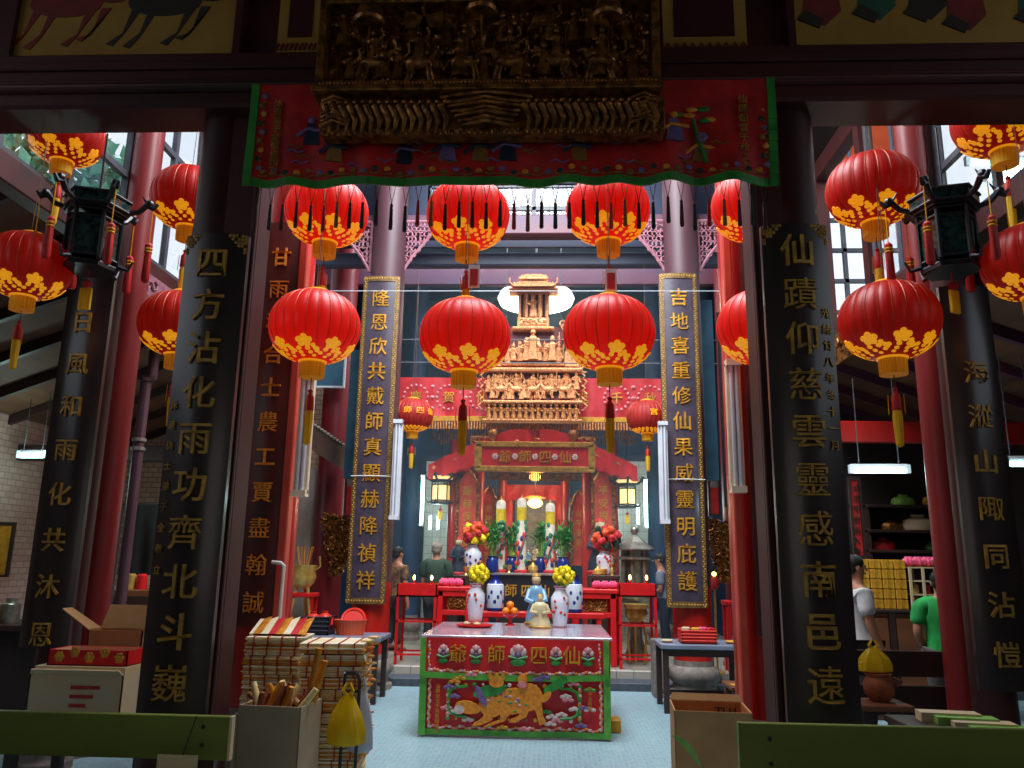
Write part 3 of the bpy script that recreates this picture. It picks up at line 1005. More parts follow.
def banner():
    Y = 4.46
    a, b = at(243, 188, Y), at(780, 181, Y)
    zt = zat(512, 82, Y)
    zb = (a.z + b.z) / 2
    x0, x1 = a.x, b.x
    t = thing('entrance_banner', ((x0 + x1) / 2, Y + .02, zb), 'long red embroidered banner with green border and tassels hung over the entrance', 'banner')
    mb = MB()
    Yf = cloth_sheet(mb, x0 + .03, x1 - .03, zt, zb + .03, Y, .03, 110, 10, 2)
    mb.build('banner_cloth', M_bannerred, t, smooth=60)
    g = MB()
    nx = 110
    for (za, zb_) in ((zb + .05, zb),):
        vs, fs = [], []
        for i in range(nx + 1):
            x = x0 + (x1 - x0) * i / nx
            yy = Yf(x, 1) - .006
            dz = .008 * math.sin(x * 19)
            vs += [(x, yy, za + dz), (x, yy, zb_ + dz), (x, yy + .014, za + dz), (x, yy + .014, zb_ + dz)]
        for i in range(nx):
            q = 4 * i
            fs += [(q, q + 1, q + 5, q + 4), (q + 2, q + 6, q + 7, q + 3), (q, q + 4, q + 6, q + 2), (q + 1, q + 3, q + 7, q + 5)]
        g.add(vs, fs)
    for xx in (x0, x1 - .05):
        for k in range(10):
            z0_ = zb + (zt - zb) * k / 10
            z1_ = zb + (zt - zb) * (k + 1) / 10
            yy = Yf(xx + .03, 1 - k / 10) - .01
            g.box(xx, xx + .05, yy, yy + .02, z0_, z1_)
    g.build('green_border', M_greendark, t)
    e = MB()
    n = 44
    for k in range(n):
        x = x0 + .08 + (x1 - x0 - .16) * (k + .5) / n
        yy = Yf(x, .95) - .008
        e.m = k % 4
        z = zb + .095 + .012 * math.sin(k * 1.9)
        e.sphere((x, yy, z), .022, 7, 4, (1, .25, .8))
        e.m = 0
        x2 = x + (x1 - x0) / n / 2
        e.tube([(x - .03, yy, zb + .072), (x, yy - .002, zb + .06 + .01 * (k % 2)), (x + .03, yy, zb + .074)], .006, 5)
    for xx in (x0 + .08, x1 - .08):
        for k in range(9):
            z = zb + .12 + (zt - zb - .14) * k / 9
            e.m = (k + 1) % 4
            e.sphere((xx + .01 * (-1) ** k, Yf(xx, .5) - .01, z), .02, 7, 4, (1, .25, 1))
            e.m = 0
            e.tube([(xx + .02, Yf(xx, .5) - .008, z - .02), (xx - .015, Yf(xx, .5) - .01, z), (xx + .02, Yf(xx, .5) - .008, z + .025)], .005, 5)
    e.build('embroidered_edging', [M_tasselgold, M_blueemb, M_tasselgreen, M_orange], t, smooth=True)
    # lettering at both ends
    l = MB()
    for xx, txt in ((x0 + .18, '沐恩弟子全敬送同立'), (x1 - .2, '仙師爺宮千秋之慶')):
        for k, ch in enumerate(txt):
            z = zt - .14 - (zt - zb - .24) * k / (len(txt) - 1)
            l.text(ch, (xx, Yf(xx, .5) - .022, z), .058, depth=.012, bold=.004)
    l.build('gold_lettering', M_golddim, t)
    # embroidered immortals, birds and clouds
    r_ = random.Random(5)
    em = MB()
    for k, x in enumerate((x0 + .40, x0 + .55, x0 + .98, x0 + 1.25, x0 + 1.45, x0 + 1.62, x0 + 2.05, x1 - .62, x1 - .46)):
        z = zb + .16 + (.12 if k in (7, 0) else 0)
        yy = Yf(x, .7) - .012
        em.m = (1, 3, 1, 2, 3, 1, 3, 2, 3)[k]
        em.prism([(x - .05, z), (x + .06, z - .01), (x + .045, z + .09), (x + .02, z + .14), (x - .03, z + .14), (x - .035, z + .07)], yy, yy + .02)
        em.m = (2, 1, 2, 1, 1, 2, 1, 0, 0)[k]
        em.sphere((x, yy, z + .16), .024, 8, 5, (1, .4, 1))
        em.tube([(x - .09, yy, z + .05), (x - .02, yy - .002, z + .1), (x + .09, yy, z + .08)], .012, 5)
    for k in range(26):
        x = x0 + .3 + (x1 - x0 - .6) * r_.random()
        z = zb + .12 + .16 * r_.random()
        em.m = 2 + (k % 2)
        yy = Yf(x, .8) - .008
        em.tube([(x - .05, yy, z), (x - .02, yy, z + .015), (x + .02, yy, z - .008), (x + .06, yy, z + .01)], .005, 5)
    em.m = 0
    x = x1 - .52
    for k in range(8):
        em.m = (0, 4)[k % 2]
        aa = k * .8
        em.sphere((x + .12 * math.cos(aa), Yf(x, .3) - .012, zb + .42 + .07 * math.sin(aa * 1.7)), .03, 8, 5, (1.3, .25, .6))
    em.m = 4
    em.tube([(x + .02, Yf(x, .3) - .012, zb + .42), (x + .05, Yf(x, .6) - .012, zb + .28), (x + .1, Yf(x, .6) - .012, zb + .14)], .012, 6)
    em.m = 2
    flower(em, x + .07, Yf(x, .4) - .02, zb + .3, .035, 6, 2, 3)
    em.build('embroidered_figures', [M_orange, M_navy, M_blueemb, M_tasselgold, M_greendark], t, smooth=40)
    # tassels, one by one
    n = 38
    for k in range(n):
        x = x0 + .05 + (x1 - x0 - .1) * (k + .5) / n
        yy = Yf(x, 1) + .004
        m = MB()
        m.tube([(x - .02, yy, zb), (x, yy, zb - .11)], .002, 4)
        m.tube([(x + .02, yy, zb), (x, yy, zb - .11)], .002, 4)
        tassel(m, x, yy, zb - .10 - .01 * (k % 3), .17, .013)
        m.build('tassel', (M_tasseldark, M_tasselred, M_tasseldark, M_tasselgreen, M_tasselgold, M_tasselgreen, M_tasseldark)[(k * 3) % 7], t, smooth=True)
    r0 = MB().tube([(x0 - .02, Y + .04, zt), (x1 + .02, Y + .04, zt)], .018, 10)
    r0.build('hanging_rod', M_dkwood, t)


banner()

# ================================================================ LANTERNS
def make_lantern(Rl, name, label, group, shade_mat, text=None, z_cord=1.0, rot=0.0):
    t = thing(name, (0, 0, 0), label, 'lantern', group)
    H = Rl * .79
    G = 24
    prof = []
    nr = 18
    for j in range(nr + 1):
        a = -PI / 2 * .86 + PI * .86 * j / nr
        rr = math.copysign(abs(math.cos(a)) ** .8, 1)
        prof.append((Rl * rr, H * math.sin(a) / math.sin(PI / 2 * .86)))
    def mod(a, z):
        return 1 - .022 * abs(math.sin(a * G / 2)) + .006
    MB().lathe(prof, (0, 0, 0), G * 5, mod=lambda a, z: 1 - .03 * (1 - abs(math.sin(a * G / 2))) ** 2).build('lantern_shade', shade_mat, t, smooth=50)
    rb = MB()
    for k in range(G):
        a = 2 * PI * k / G
        rb.tube([((r - .004) * math.cos(a), (r - .004) * math.sin(a), z) for r, z in prof[1:-1]], .0024, 4)
    rb.build('rib', M_rib, t, smooth=True)
    tr = prof[0][0]
    c = MB()
    c.lathe([(tr * .75, H * .93), (tr * 1.08, H * .95), (tr * 1.05, H * 1.03), (tr * .8, H * 1.08), (tr * .3, H * 1.1)], (0, 0, 0), 24)
    c.build('top_cap', M_lgold, t, smooth=True)
    c = MB().lathe([(tr * .6, -H * 1.06), (tr * 1.0, -H * 1.05), (tr * 1.08, -H * .96), (tr * .9, -H * .92)], (0, 0, 0), 24)
    c.build('bottom_cap', M_lgold, t, smooth=True)
    # gold flower print round the lower part
    fl = MB()
    def onell(a, lat, off=.004):
        rr = (abs(math.cos(lat)) ** .8) * Rl + off
        return Vector((rr * math.cos(a), rr * math.sin(a), H * math.sin(lat) / math.sin(PI / 2 * .86)))
    def disc(a, lat, r):
        p = onell(a, lat)
        n = Vector((p.x / Rl ** 2, p.y / Rl ** 2, p.z / H ** 2)).normalized()
        u = Vector((-math.sin(a), math.cos(a), 0))
        w = n.cross(u)
        pts = [p + n * .001 + (u * math.cos(q * PI / 5) + w * math.sin(q * PI / 5)) * r for q in range(10)]
        N = len(pts)
        pin = [q - n * .01 for q in pts]
        fl.add(pts + pin, [tuple(range(N))] + [(i, (i + 1) % N, N + (i + 1) % N, N + i) for i in range(N)])
    if not text:
        for k in range(8):
            a0 = 2 * PI * k / 8 + .2
            la = R(-41)
            for q in range(5):
                aa = 2 * PI * q / 5 + PI / 2
                disc(a0 + .14 * math.cos(aa), la + .11 * math.sin(aa), Rl * .07)
            disc(a0, la, Rl * .05)
            for q in range(3):
                disc(a0 + .25 + .07 * q, R(-48 - 5 * q), Rl * .05)
    # gold scale ring low down
    for j, lat in enumerate((-54, -62, -69)):
        n = 22 - 5 * j
        for k in range(n):
            disc(2 * PI * (k + .5 * (j % 2)) / n, R(lat), Rl * (.055 - .005 * j) * (1.4 if text else 1))
    fl.build('gold_flower_print', M_lgold, t)
    if text:
        tx = MB()
        for k, ch in enumerate(text):
            ac = -PI / 2 + (k - (len(text) - 1) / 2) * .62
            vs, fs = glyph(ch, .02)
            s_ = Rl * .42
            o = []
            for v in vs:
                aa = ac + v[0] * s_ / Rl
                lat = v[2] * s_ / H * .8 + .12
                o.append(onell(aa, lat, .004 + (.004 if v[1] < 0 else 0)))
            tx.add(o, fs)
        tx.build('gold_lettering', M_lgold, t)
    fr = MB()
    n = 40
    L = Rl * .36
    fr.lathe([(tr * .95, -H * 1.0), (tr * .92, -H * 1.0 - L)], (0, 0, 0), n * 2, mod=lambda a, z: 1 + .05 * math.sin(a * n))
    fr.build('fringe', M_fringe, t, smooth=60)
    ts = MB()
    z = -H - L * .5
    ts.m = 2
    ts.tube([(0, 0, z), (0, 0, z - Rl * .5)], .004, 5)
    ts.m = 0
    z1 = -H - Rl * .62
    ts.lathe([(.008, 0), (.02, -.01), (.012, -.03), (.02, -.045), (.03, -.06), (.034, -Rl * .45), (.03, -Rl * .48)], (0, 0, z1), 10)
    ts.m = 1
    ts.lathe([(.028, -Rl * .46), (.034, -Rl * .6), (.026, -Rl * 1.18), (.01, -Rl * 1.22)], (0, 0, z1), 10)
    for q in (-1, 1):
        ts.tube([(q * .05, 0, z1 - .05), (q * .052, 0, z1 - Rl * .55)], .003, 4)
    ts.build('tassel', [M_tasselred, M_fringe, M_cord], t, smooth=True)
    cd = MB()
    cd.tube([(-.02, 0, H), (0, 0, H + z_cord)], .003, 5)
    cd.tube([(.02, 0, H), (0, 0, H + z_cord)], .003, 5)
    cd.build('hanging_cord', M_cord, t)
    return t


LR = .345
lan = make_lantern(LR, 'red_lantern', 'x', 'big red lanterns of the court', M_lantern, z_cord=.9)
specs = [  # px, py, Y, label, scale
    (465, 336, 5.8, 'red lantern in the lower row, left of the carved shrine', 1),
    (609, 333, 5.8, 'red lantern in the lower row, right of the carved shrine', 1),
    (315, 327, 5.8, 'red lantern in the lower row in front of the red lettered board', 1),
    (764, 327, 5.8, 'red lantern in the lower row half hidden by the right front column', 1),
    (468, 215, 6.15, 'red lantern in the upper row left of the high window band', 1),
    (608, 210, 6.15, 'red lantern in the upper row right of the high window band', 1),
    (327, 212, 6.15, 'red lantern in the upper row at the left end of the banner', 1),
    (754, 206, 6.15, 'red lantern in the upper row half hidden at the right end of the banner', 1),
    (191, 199, 6.2, 'red lantern in the left aisle before the slanting window', .95),
    (180, 324, 6.2, 'red lantern in the left aisle, lower one beside the left front board', .95),
    (66, 135, 5.7, 'red lantern in the left aisle, topmost under the lintel', .85),
    (28, 266, 5.3, 'red lantern in the left aisle, at the left edge of the view', .85),
    (872, 190, 5.9, 'red lantern in the right aisle under the orange awning', 1),
    (889, 321, 5.6, 'red lantern in the right aisle above the horizontal tube lamp', 1.0),
    (1000, 118, 5.7, 'red lantern in the right aisle, topmost under the lintel', 1),
    (1032, 262, 5.2, 'red lantern in the right aisle, at the right edge of the view', .9),
]
lan2 = make_lantern(LR, 'red_lantern', 'x', 'big red lanterns of the aisles', M_lanternfaint, z_cord=.9)
used2 = False
for i, (px, py, Y, lab, sc) in enumerate(specs):
    p = at(px, py, Y)
    if i == 0:
        lan.location = p
        lan['label'] = lab
    elif i < 8:
        dup(lan, p, lab, rotz=i * .7, scale=sc)
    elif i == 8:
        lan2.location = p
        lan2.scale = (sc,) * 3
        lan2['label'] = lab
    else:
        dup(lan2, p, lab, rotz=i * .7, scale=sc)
p = at(413, 415, 10.9)
l2 = make_lantern(.285, 'lettered_lantern', 'faded red lantern with gold characters left of the far altar', 'lettered lanterns in the far hall', M_lanterndim, text='仙四師爺宮'[::-1], z_cord=2.0)
l2.location = p
l2.rotation_euler = (0, 0, -.1)
dup(l2, at(647, 417, 10.9), 'faded red lantern with gold characters right of the far altar', rotz=1.45)
# small red paper tags on the upper tassels
for px, py, Y, lab in ((474, 276, 5.75, 'small red and white tag above the lantern left of the shrine'), (611, 280, 5.75, 'small red and white tag above the lantern right of the shrine')):
    p = at(px, py, Y)
    t = thing('prayer_tag', (p.x, p.y, p.z - .09), lab, 'tag', 'tags above the lanterns')
    MB().cbox(p, (.085, .008, .18)).build('card', M_white, t)
    MB().cbox((p.x, p.y - .006, p.z - .01), (.06, .006, .13)).build('red_face', M_redtag, t)


# palace lanterns, hexagonal
def palace_lantern(name, label, s, panel, wood=None, tassels=True, group=None, bulb=False):
    t = thing(name, (0, 0, 0), label, 'palace lantern', group)
    wood = wood or M_blackwood
    hx = [(math.cos(PI / 3 * k + .3), math.sin(PI / 3 * k + .3)) for k in range(6)]
    f = MB()
    r1 = .19 * s
    for (x, y) in hx:
        f.tube([(x * r1, y * r1, -.22 * s), (x * r1, y * r1, .2 * s)], .014 * s, 6)
    for z, rr in ((-.22, r1), (.2, r1), (.14, r1), (-.17, r1), (.24, .24 * s), (.33, .24 * s)):
        f.tube([(x * rr, y * rr, z * s) for x, y in hx], .012 * s, 6, closed=True)
    f.hprism([(x * .2 * s, y * .2 * s) for x, y in hx], -.25 * s, -.22 * s)
    f.hprism([(x * .23 * s, y * .23 * s) for x, y in hx], .205 * s, .235 * s)
    f.hprism([(x * .17 * s, y * .17 * s) for x, y in hx], .33 * s, .36 * s)
    f.build('frame', wood, t, smooth=40)
    p = MB()
    for k in range(6):
        a, b = hx[k], hx[(k + 1) % 6]
        for (z0, z1, rr) in ((-.16, .13, r1 * .97), (.25, .32, .235 * s)):
            q = [(a[0] * rr, a[1] * rr, z0 * s), (b[0] * rr, b[1] * rr, z0 * s), (b[0] * rr, b[1] * rr, z1 * s), (a[0] * rr, a[1] * rr, z1 * s)]
            q2 = [(v[0] * .97, v[1] * .97, v[2]) for v in q]
            p.add(q + q2, [(0, 1, 2, 3), (7, 6, 5, 4), (0, 4, 5, 1), (1, 5, 6, 2), (2, 6, 7, 3), (3, 7, 4, 0)])
    p.build('glass_panel', panel, t)
    for k, (x, y) in enumerate(hx):
        d = MB()
        a = []
        for q, (rr, z) in enumerate(((.22, .24), (.30, .27), (.35, .33), (.40, .31), (.43, .35))):
            a.append((x * rr * s, y * rr * s, z * s))
        d.tube(a, [.02 * s, .022 * s, .026 * s, .022 * s, .012 * s], 7)
        d.sphere((x * .37 * s, y * .37 * s, .345 * s), .034 * s, 7, 5)
        d.tube([(x * .34 * s, y * .34 * s, .36 * s), (x * .31 * s, y * .31 * s, .41 * s)], [.012 * s, .004 * s], 5)
        d.tube([(x * .2 * s, y * .2 * s, -.2 * s), (x * .27 * s, y * .27 * s, -.22 * s), (x * .3 * s, y * .3 * s, -.15 * s)], [.02 * s, .016 * s, .008 * s], 6)
        d.build('dragon_arm', wood, t, smooth=True)
        if tassels:
            ts = MB()
            ts.m = 1
            ts.tube([(x * .4 * s, y * .4 * s, .31 * s), (x * .4 * s, y * .4 * s, .02 * s)], .004 * s, 5)
            ts.m = 0
            ts.lathe([(.014 * s, 0), (.03 * s, -.02 * s), (.026 * s, -.06 * s), (.032 * s, -.3 * s), (.02 * s, -.32 * s)], (x * .4 * s, y * .4 * s, .02 * s), 8)
            ts.m = 1
            for zz in (-.03, -.055):
                ts.lathe([(.03 * s, -.006 * s), (.033 * s, 0), (.03 * s, .006 * s)], (x * .4 * s, y * .4 * s, (.0 + zz) * s), 8)
            ts.build('tassel', [M_tasselred, M_fringe], t, smooth=True)
    b = MB()
    b.m = 0
    b.tube([(0, 0, -.25 * s), (0, 0, -.33 * s)], .006 * s, 5)
    b.lathe([(.014 * s, 0), (.04 * s, -.02 * s), (.02 * s, -.06 * s)], (0, 0, -.33 * s), 8)
    b.m = 1
    b.box(-.045 * s, .045 * s, -.01 * s, .01 * s, -.56 * s, -.39 * s)
    b.build('pendant', [M_tasselred, M_fringe], t, smooth=40)
    MB().tube([(0, 0, .34 * s), (0, 0, (.9 if tassels else 1.6) * s)], .008 * s, 6).build('hanging_rod', wood, t)
    if bulb:
        MB().sphere((0, 0, 0), .06 * s, 12, 8, (1, 1, 1.3)).build('bulb', M_bulb, t, smooth=True)
    return t


o = palace_lantern('palace_lantern', 'black hexagonal lantern with dragon arms and red tassels, left aisle', .95, M_darkglass, group='black hexagonal lanterns of the aisles')
o.location = at(93, 240, 4.75 + .6)
dup(o, at(948, 240, 5.35), 'black hexagonal lantern with dragon arms and red tassels, right aisle', rotz=.5)
o = palace_lantern('palace_lantern', 'lit hexagonal lantern left of the far altar', .85, M_litpanel, tassels=False, group='lit hexagonal lanterns of the far hall', bulb=True)
o.location = at(441, 492, 14.0)
dup(o, at(627, 496, 14.0), 'lit hexagonal lantern right of the far altar', rotz=.2)

# ================================================================ THIRD LINE (Y 10.5): columns with bordered tablets
Y3 = 10.55
for sx, nm in ((-1, 'left'), (1, 'right')):
    x = at(379, 450, Y3).x if sx < 0 else at(687, 450, Y3).x
    lo = MB().lathe([(.245, .42), (.24, 1.3)], (x, Y3, 0), 32)
    c = struct(lo, 'wooden_column', M_redcol, smooth=True, label='tall %s column carrying the gold bordered tablet' % nm)
    MB().lathe([(.24, 1.3), (.235, 7.9)], (x, Y3, 0), 32).build('upper_shaft', M_plum, c, smooth=True)
    rr = .31
    MB().lathe([(rr, 0), (rr, .06), (rr * .86, .09), (rr * .84, .15), (rr, .2), (rr * 1.03, .27), (rr * .95, .33), (rr * .8, .36), (rr * .8, .425)], (x, Y3, 0), 32).build('stone_base', M_stone, c, smooth=True)
yt = 10.25
x3l, x3r = at(373, 440, yt).x, at(683, 440, yt).x
couplet_board('bordered_tablet', x3l, yt, .5, zat(368, 604, yt), zat(386, 276, yt), '隆恩欣共戴師真顯赫降禎祥', zat(384, 298, yt), zat(368, 580, yt), .25, M_board2, M_gold,
              'tall lettered tablet with gold carved border on the left far column', 'tablet', Rr=.7, border=.06, bold=.02)
couplet_board('bordered_tablet', x3r, yt, .5, zat(690, 608, yt), zat(678, 273, yt), '吉地喜重修仙果威靈明庇護', zat(680, 297, yt), zat(690, 581, yt), .25, M_board2, M_gold,
              'tall lettered tablet with gold carved border on the right far column', 'tablet', Rr=.7, border=.06, bold=.02)
# cord tied round the tablets
for x, nm in ((x3l, 'left'), (x3r, 'right')):
    z = zat(375, 476, yt)
    w = curved_warp(x, yt, .7)
    pts = [w((x - .27 + .54 * k / 8, yt - .03, z)) for k in range(9)]
    MB().tube(pts, .006, 5).build('binding_cord', M_white, label='thin white cord tied across the %s bordered tablet' % nm, cat='cord')


# fretwork brackets
def fret(sx, x, y, z, w, h):
    mb = MB()
    r_ = random.Random(int(sx * 10 + 20))
    mb.tube([(x, y, z + h), (x + sx * w, y, z + h)], .022, 6)
    mb.tube([(x, y, z), (x, y, z + h)], .022, 6)
    mb.tube([(x, y, z), (x + sx * w * .25, y, z + h * .3), (x + sx * w * .62, y, z + h * .62), (x + sx * w, y, z + h)], .022, 6)
    for i in range(9):
        for j in range(10):
            u, v = (i + .5) / 9, (j + .5) / 10
            if u < v * .95:
                cx, cz = x + sx * w * u, z + h * v
                rr = w / 16 * r_.uniform(.8, 1.3)
                a0 = r_.uniform(0, 6)
                mb.tube([(cx + rr * math.cos(a0 + q * .9), y, cz + rr * math.sin(a0 + q * .9)) for q in range(6)], .011, 5)
    return mb


for sx, nm in ((-1, 'left'), (1, 'right')):
    x = at(382, 350, Y3).x if sx < 0 else at(685, 350, Y3).x
    for s2 in (-1, 1):
        mb = fret(s2, x + s2 * .23, Y3, zat(386, 272, Y3) , .52, zat(386, 222, Y3) - zat(386, 272, Y3))
        mb.build('fretwork_bracket', M_pinkcarve, smooth=True, label='pink carved fretwork bracket %s the %s tablet column' % ('inside' if s2 != sx else 'outside', nm), cat='bracket', group='fretwork brackets under the court beam')
# big beams across at this line
za, zb_ = zat(540, 262, Y3), zat(540, 240, Y3)
struct(MB().box(AX - 3.7, AX + 3.7, Y3 + .1, Y3 + .35, zat(540, 234, Y3 + .1), zat(540, 214, Y3 + .1), .02), 'beam_court_upper', M_plumbeam, label='plum red beam on the far columns')
struct(MB().box(-3.9, 3.4, 12.45, 12.55, zat(540, 285, 12.45), zat(540, 266, 12.45), .02), 'beam_court_lower', M_plumbeam, label='plum red beam behind the far columns')
struct(MB().box(AX - 3.7, AX + 3.7, Y3 + .62, Y3 + .8, zat(540, 265, Y3 + .62), zat(540, 252, Y3 + .62), .02), 'beam_court_middle', M_slate, label='faded plum beam behind the far columns')
# thin rods
for k, (py, Y) in enumerate(((291, 10.1), (363, 11.6), (340, 11.9))):
    z = zat(540, py, Y)
    struct(MB().tube([(AX - 3.6, Y, z), (AX + 3.6, Y, z)], .009 if k else .0045, 6), 'rod', M_tubeoff if k == 0 else M_winframe, label='thin horizontal rod across the hall, %s' % ('cream, level with the tablet tops', 'grey, lower one', 'grey, upper one')[k])

# ---------------------------------------------------------------- far hall columns line (Y 11.9)
for sx, nm in ((-1, 'left'), (1, 'right')):
    x = AX + sx * 3.0
    column(x, 11.9, .22, 7.3, M_farred, z0=.2, label='red column on the %s edge of the far hall' % nm)
    x = at(412, 500, 14.6).x if sx < 0 else at(657, 500, 14.6).x
    column(x, 14.6, .17, 7.3, M_darkblue, z0=.2, label='dark blue inner column on the %s of the altar' % nm)
    # carved gold cloud bracket in front
    g = MB()
    r_ = random.Random(8)
    xx = at(338, 540, 11.5).x if sx < 0 else at(724, 542, 11.5).x
    zt_ = at(338, 515, 11.5).z
    zb2 = at(338, 575, 11.5).z
    for k in range(150):
        v = r_.random()
        wv = .27 * math.sin(min(1, (1 - v) * 1.15 + .12) * PI * .55) if v > 0 else .1
        u = r_.uniform(-1, 1) * (.06 + .2 * (v ** .7))
        cx, cz = xx + u, zb2 + (zt_ - zb2) * v
        a0 = r_.uniform(0, 6)
        rr = r_.uniform(.02, .045)
        g.tube([(cx + rr * math.cos(a0 + q * .9), 11.5 + r_.uniform(-.03, .03), cz + rr * math.sin(a0 + q * .9)) for q in range(6)], r_.uniform(.008, .016), 5)
    g.prism([(xx - .05, zb2), (xx + .05, zb2), (xx + .24, zt_), (xx + .1, zt_ + .03), (xx, zt_ - .05), (xx - .1, zt_ + .03), (xx - .24, zt_)], 11.53, 11.57)
    g.box(xx - .06, xx + .06, 11.55, 11.72, zb2 + .1, zt_ - .1)
    g.build('carved_wing', M_giltdark, smooth=True, label='heart shaped carved gilt wing on the %s far column' % nm, cat='carving', group='carved gilt wings of the far columns')

# ================================================================ FLOOR FURNITURE: ALTAR TABLE
def altar_table():
    Yf = 7.9
    a, b = at(420, 735, Yf), at(610, 737, Yf)
    x0, x1 = a.x, b.x
    ztop = zat(515, 636, Yf)
    Yb = Yf + 1.6
    t = thing('altar_table', ((x0 + x1) / 2, (Yf + Yb) / 2, 0), 'altar table with red and green embroidered cloth on the blue floor', 'table')
    top = MB().box(x0 - .02, x1 + .03, Yf - .03, Yb, ztop - .03, ztop, .008)
    top.build('tabletop', M_tableplastic, t)
    for lx in (x0 + .05, x1 - .11):
        for ly in (Yf + .03, Yb - .1):
            MB().box(lx, lx + .06, ly, ly + .06, 0, ztop - .03).build('leg', M_dkwood, t)
    # lower front cloth
    zm = ztop - .36
    mb = MB()
    Yl = cloth_sheet(mb, x0, x1, zm + .06, .02, Yf - .05, .018, 60, 14, 4, freq=3)
    mb.build('front_cloth', M_clothred, t, smooth=60)
    # side cloths
    for sx in (x0 - .01, x1):
        MB().box(sx, sx + .01, Yf, Yb, .05, ztop - .03).build('side_cloth', M_clothgreen, t)
    # valance on top
    mb = MB()
    Yv = cloth_sheet(mb, x0, x1, ztop - .02, lambda x: zm - .02 * math.sin((x - x0) / (x1 - x0) * PI), Yf - .075, .012, 60, 8, 9, freq=3)
    mb.build('valance', M_clothred, t, smooth=60)
    g = MB()
    def strip(xa, za, xb, zb_, y, w=.05, fy=None):
        n = 14
        for k in range(n):
            u0, u1 = k / n, (k + 1) / n
            X0, X1 = xa + (xb - xa) * u0, xa + (xb - xa) * u1
            Z0, Z1 = za + (zb_ - za) * u0, za + (zb_ - za) * u1
            y0 = fy(X0) if fy else y
            y1 = fy(X1) if fy else y
            if abs(xb - xa) > abs(zb_ - za):
                vs = [(X0, y0, Z0), (X1, y1, Z1), (X1, y1, Z1 + w), (X0, y0, Z0 + w)]
            else:
                vs = [(X0, y0, Z0), (X0 + w, y0, Z0), (X1 + w, y1, Z1), (X1, y1, Z1)]
            g.add(vs + [(v[0], v[1] + .01, v[2]) for v in vs], [(0, 1, 2, 3), (7, 6, 5, 4), (0, 4, 5, 1), (1, 5, 6, 2), (2, 6, 7, 3), (3, 7, 4, 0)])
    sag = lambda u: zm - .02 * math.sin(u * PI)
    n = 12
    for k in range(n):
        u0, u1 = k / n, (k + 1) / n
        strip(x0 + (x1 - x0) * u0, sag(u0) - .015, x0 + (x1 - x0) * u1, sag(u1) - .015, 0, .055, lambda x: Yv(x, 1) - .012)
    strip(x0 - .01, .02, x1 - .0, .02, 0, .05, lambda x: Yl(x, 1) - .012)
    for xx in (x0 - .01, x1 - .06):
        strip(xx, .02, xx, zm + .02, Yf - .085, .065)
        strip(xx + (.0), zm, xx + (.0), ztop - .02, Yf - .108, .05)
    g.build('green_border', M_clothgreen, t)
    # wavy white/pink edging
    e = MB()
    for k in range(52):
        u = (k + .5) / 52
        x = x0 + .08 + (x1 - x0 - .16) * u
        e.m = k % 3
        e.sphere((x, Yv(x, 1) - .012, sag(u) + .055 + .008 * math.sin(k * 1.5)), .018, 7, 4, (1.1, .3, .7))
        e.sphere((x, Yl(x, 1) - .012, .09 + .01 * math.sin(k * 1.5)), .018, 7, 4, (1.1, .3, .7))
    for xx in (x0 + .085, x1 - .085):
        for k in range(24):
            z = .1 + (zm - .13) * k / 23
            e.m = k % 3
            e.sphere((xx + .008 * math.sin(k * 1.7), Yf - .075, z), .017, 7, 4, (.7, .3, 1.1))
        for k in range(8):
            z = zm + .06 + .24 * k / 7
            e.m = k % 3
            e.sphere((xx - .01 + .006 * math.sin(k * 1.7), Yf - .1, z), .015, 7, 4, (.7, .3, 1.1))
    e.build('embroidered_edging', [M_whiteemb, M_pinkemb, M_orange], t, smooth=True)
    # valance lettering and vases of flowers
    W_ = x1 - x0
    l = MB()
    zc = (ztop + zm) / 2 + .025
    for u, ch in ((.195, '爺'), (.40, '師'), (.625, '四'), (.80, '仙')):
        x = x0 + W_ * u
        l.text(ch, (x, Yf - .105, zc), .17, depth=.03, bold=.022)
    l.build('gold_lettering', M_gold, t)
    v = MB()
    for u, s_ in ((.115, 1), (.29, 1), (.515, 1.5), (.715, 1), (.885, 1)):
        x = x0 + W_ * u
        y = Yv(x, .5) - .012
        v.m = 2
        v.sphere((x, y, zc - .07), .05 * s_, 8, 5, (1, .2, .5))
        v.tube([(x - .06 * s_, y, zc - .02), (x, y, zc - .04), (x + .06 * s_, y, zc - .02)], .012, 5)
        for q in range(5):
            aa = PI * (q + .5) / 5
            v.m = q % 2
            v.sphere((x + .035 * s_ * math.cos(aa), y, zc + .005 + .045 * math.sin(aa)), .02 * s_, 7, 4, (1, .3, 1.4))
        v.m = 3
        v.sphere((x, y - .004, zc - .01), .018 * s_, 7, 4, (1, .3, 1))
    v.build('embroidered_flowers', [M_whiteemb, M_pinkemb, M_leaf, M_blueemb], t, smooth=True)
    # lower panel: inner frame, qilin, clouds
    q = MB()
    yl = Yf - .085
    ix0, ix1, iz0, iz1 = x0 + .26, x1 - .28, .17, zm - .07
    r_ = random.Random(2)
    for k in range(60):
        u = k / 60
        per = u * 4
        if per < 1: px_, pz_ = ix0 + (ix1 - ix0) * per, iz1
        elif per < 2: px_, pz_ = ix1, iz1 + (iz0 - iz1) * (per - 1)
        elif per < 3: px_, pz_ = ix1 + (ix0 - ix1) * (per - 2), iz0
        else: px_, pz_ = ix0, iz0 + (iz1 - iz0) * (per - 3)
        q.m = (2, 0, 3)[k % 3]
        q.sphere((px_, yl, pz_), .013, 6, 4, (1.5, .3, 1.5) if k % 2 else (1, .3, 1))
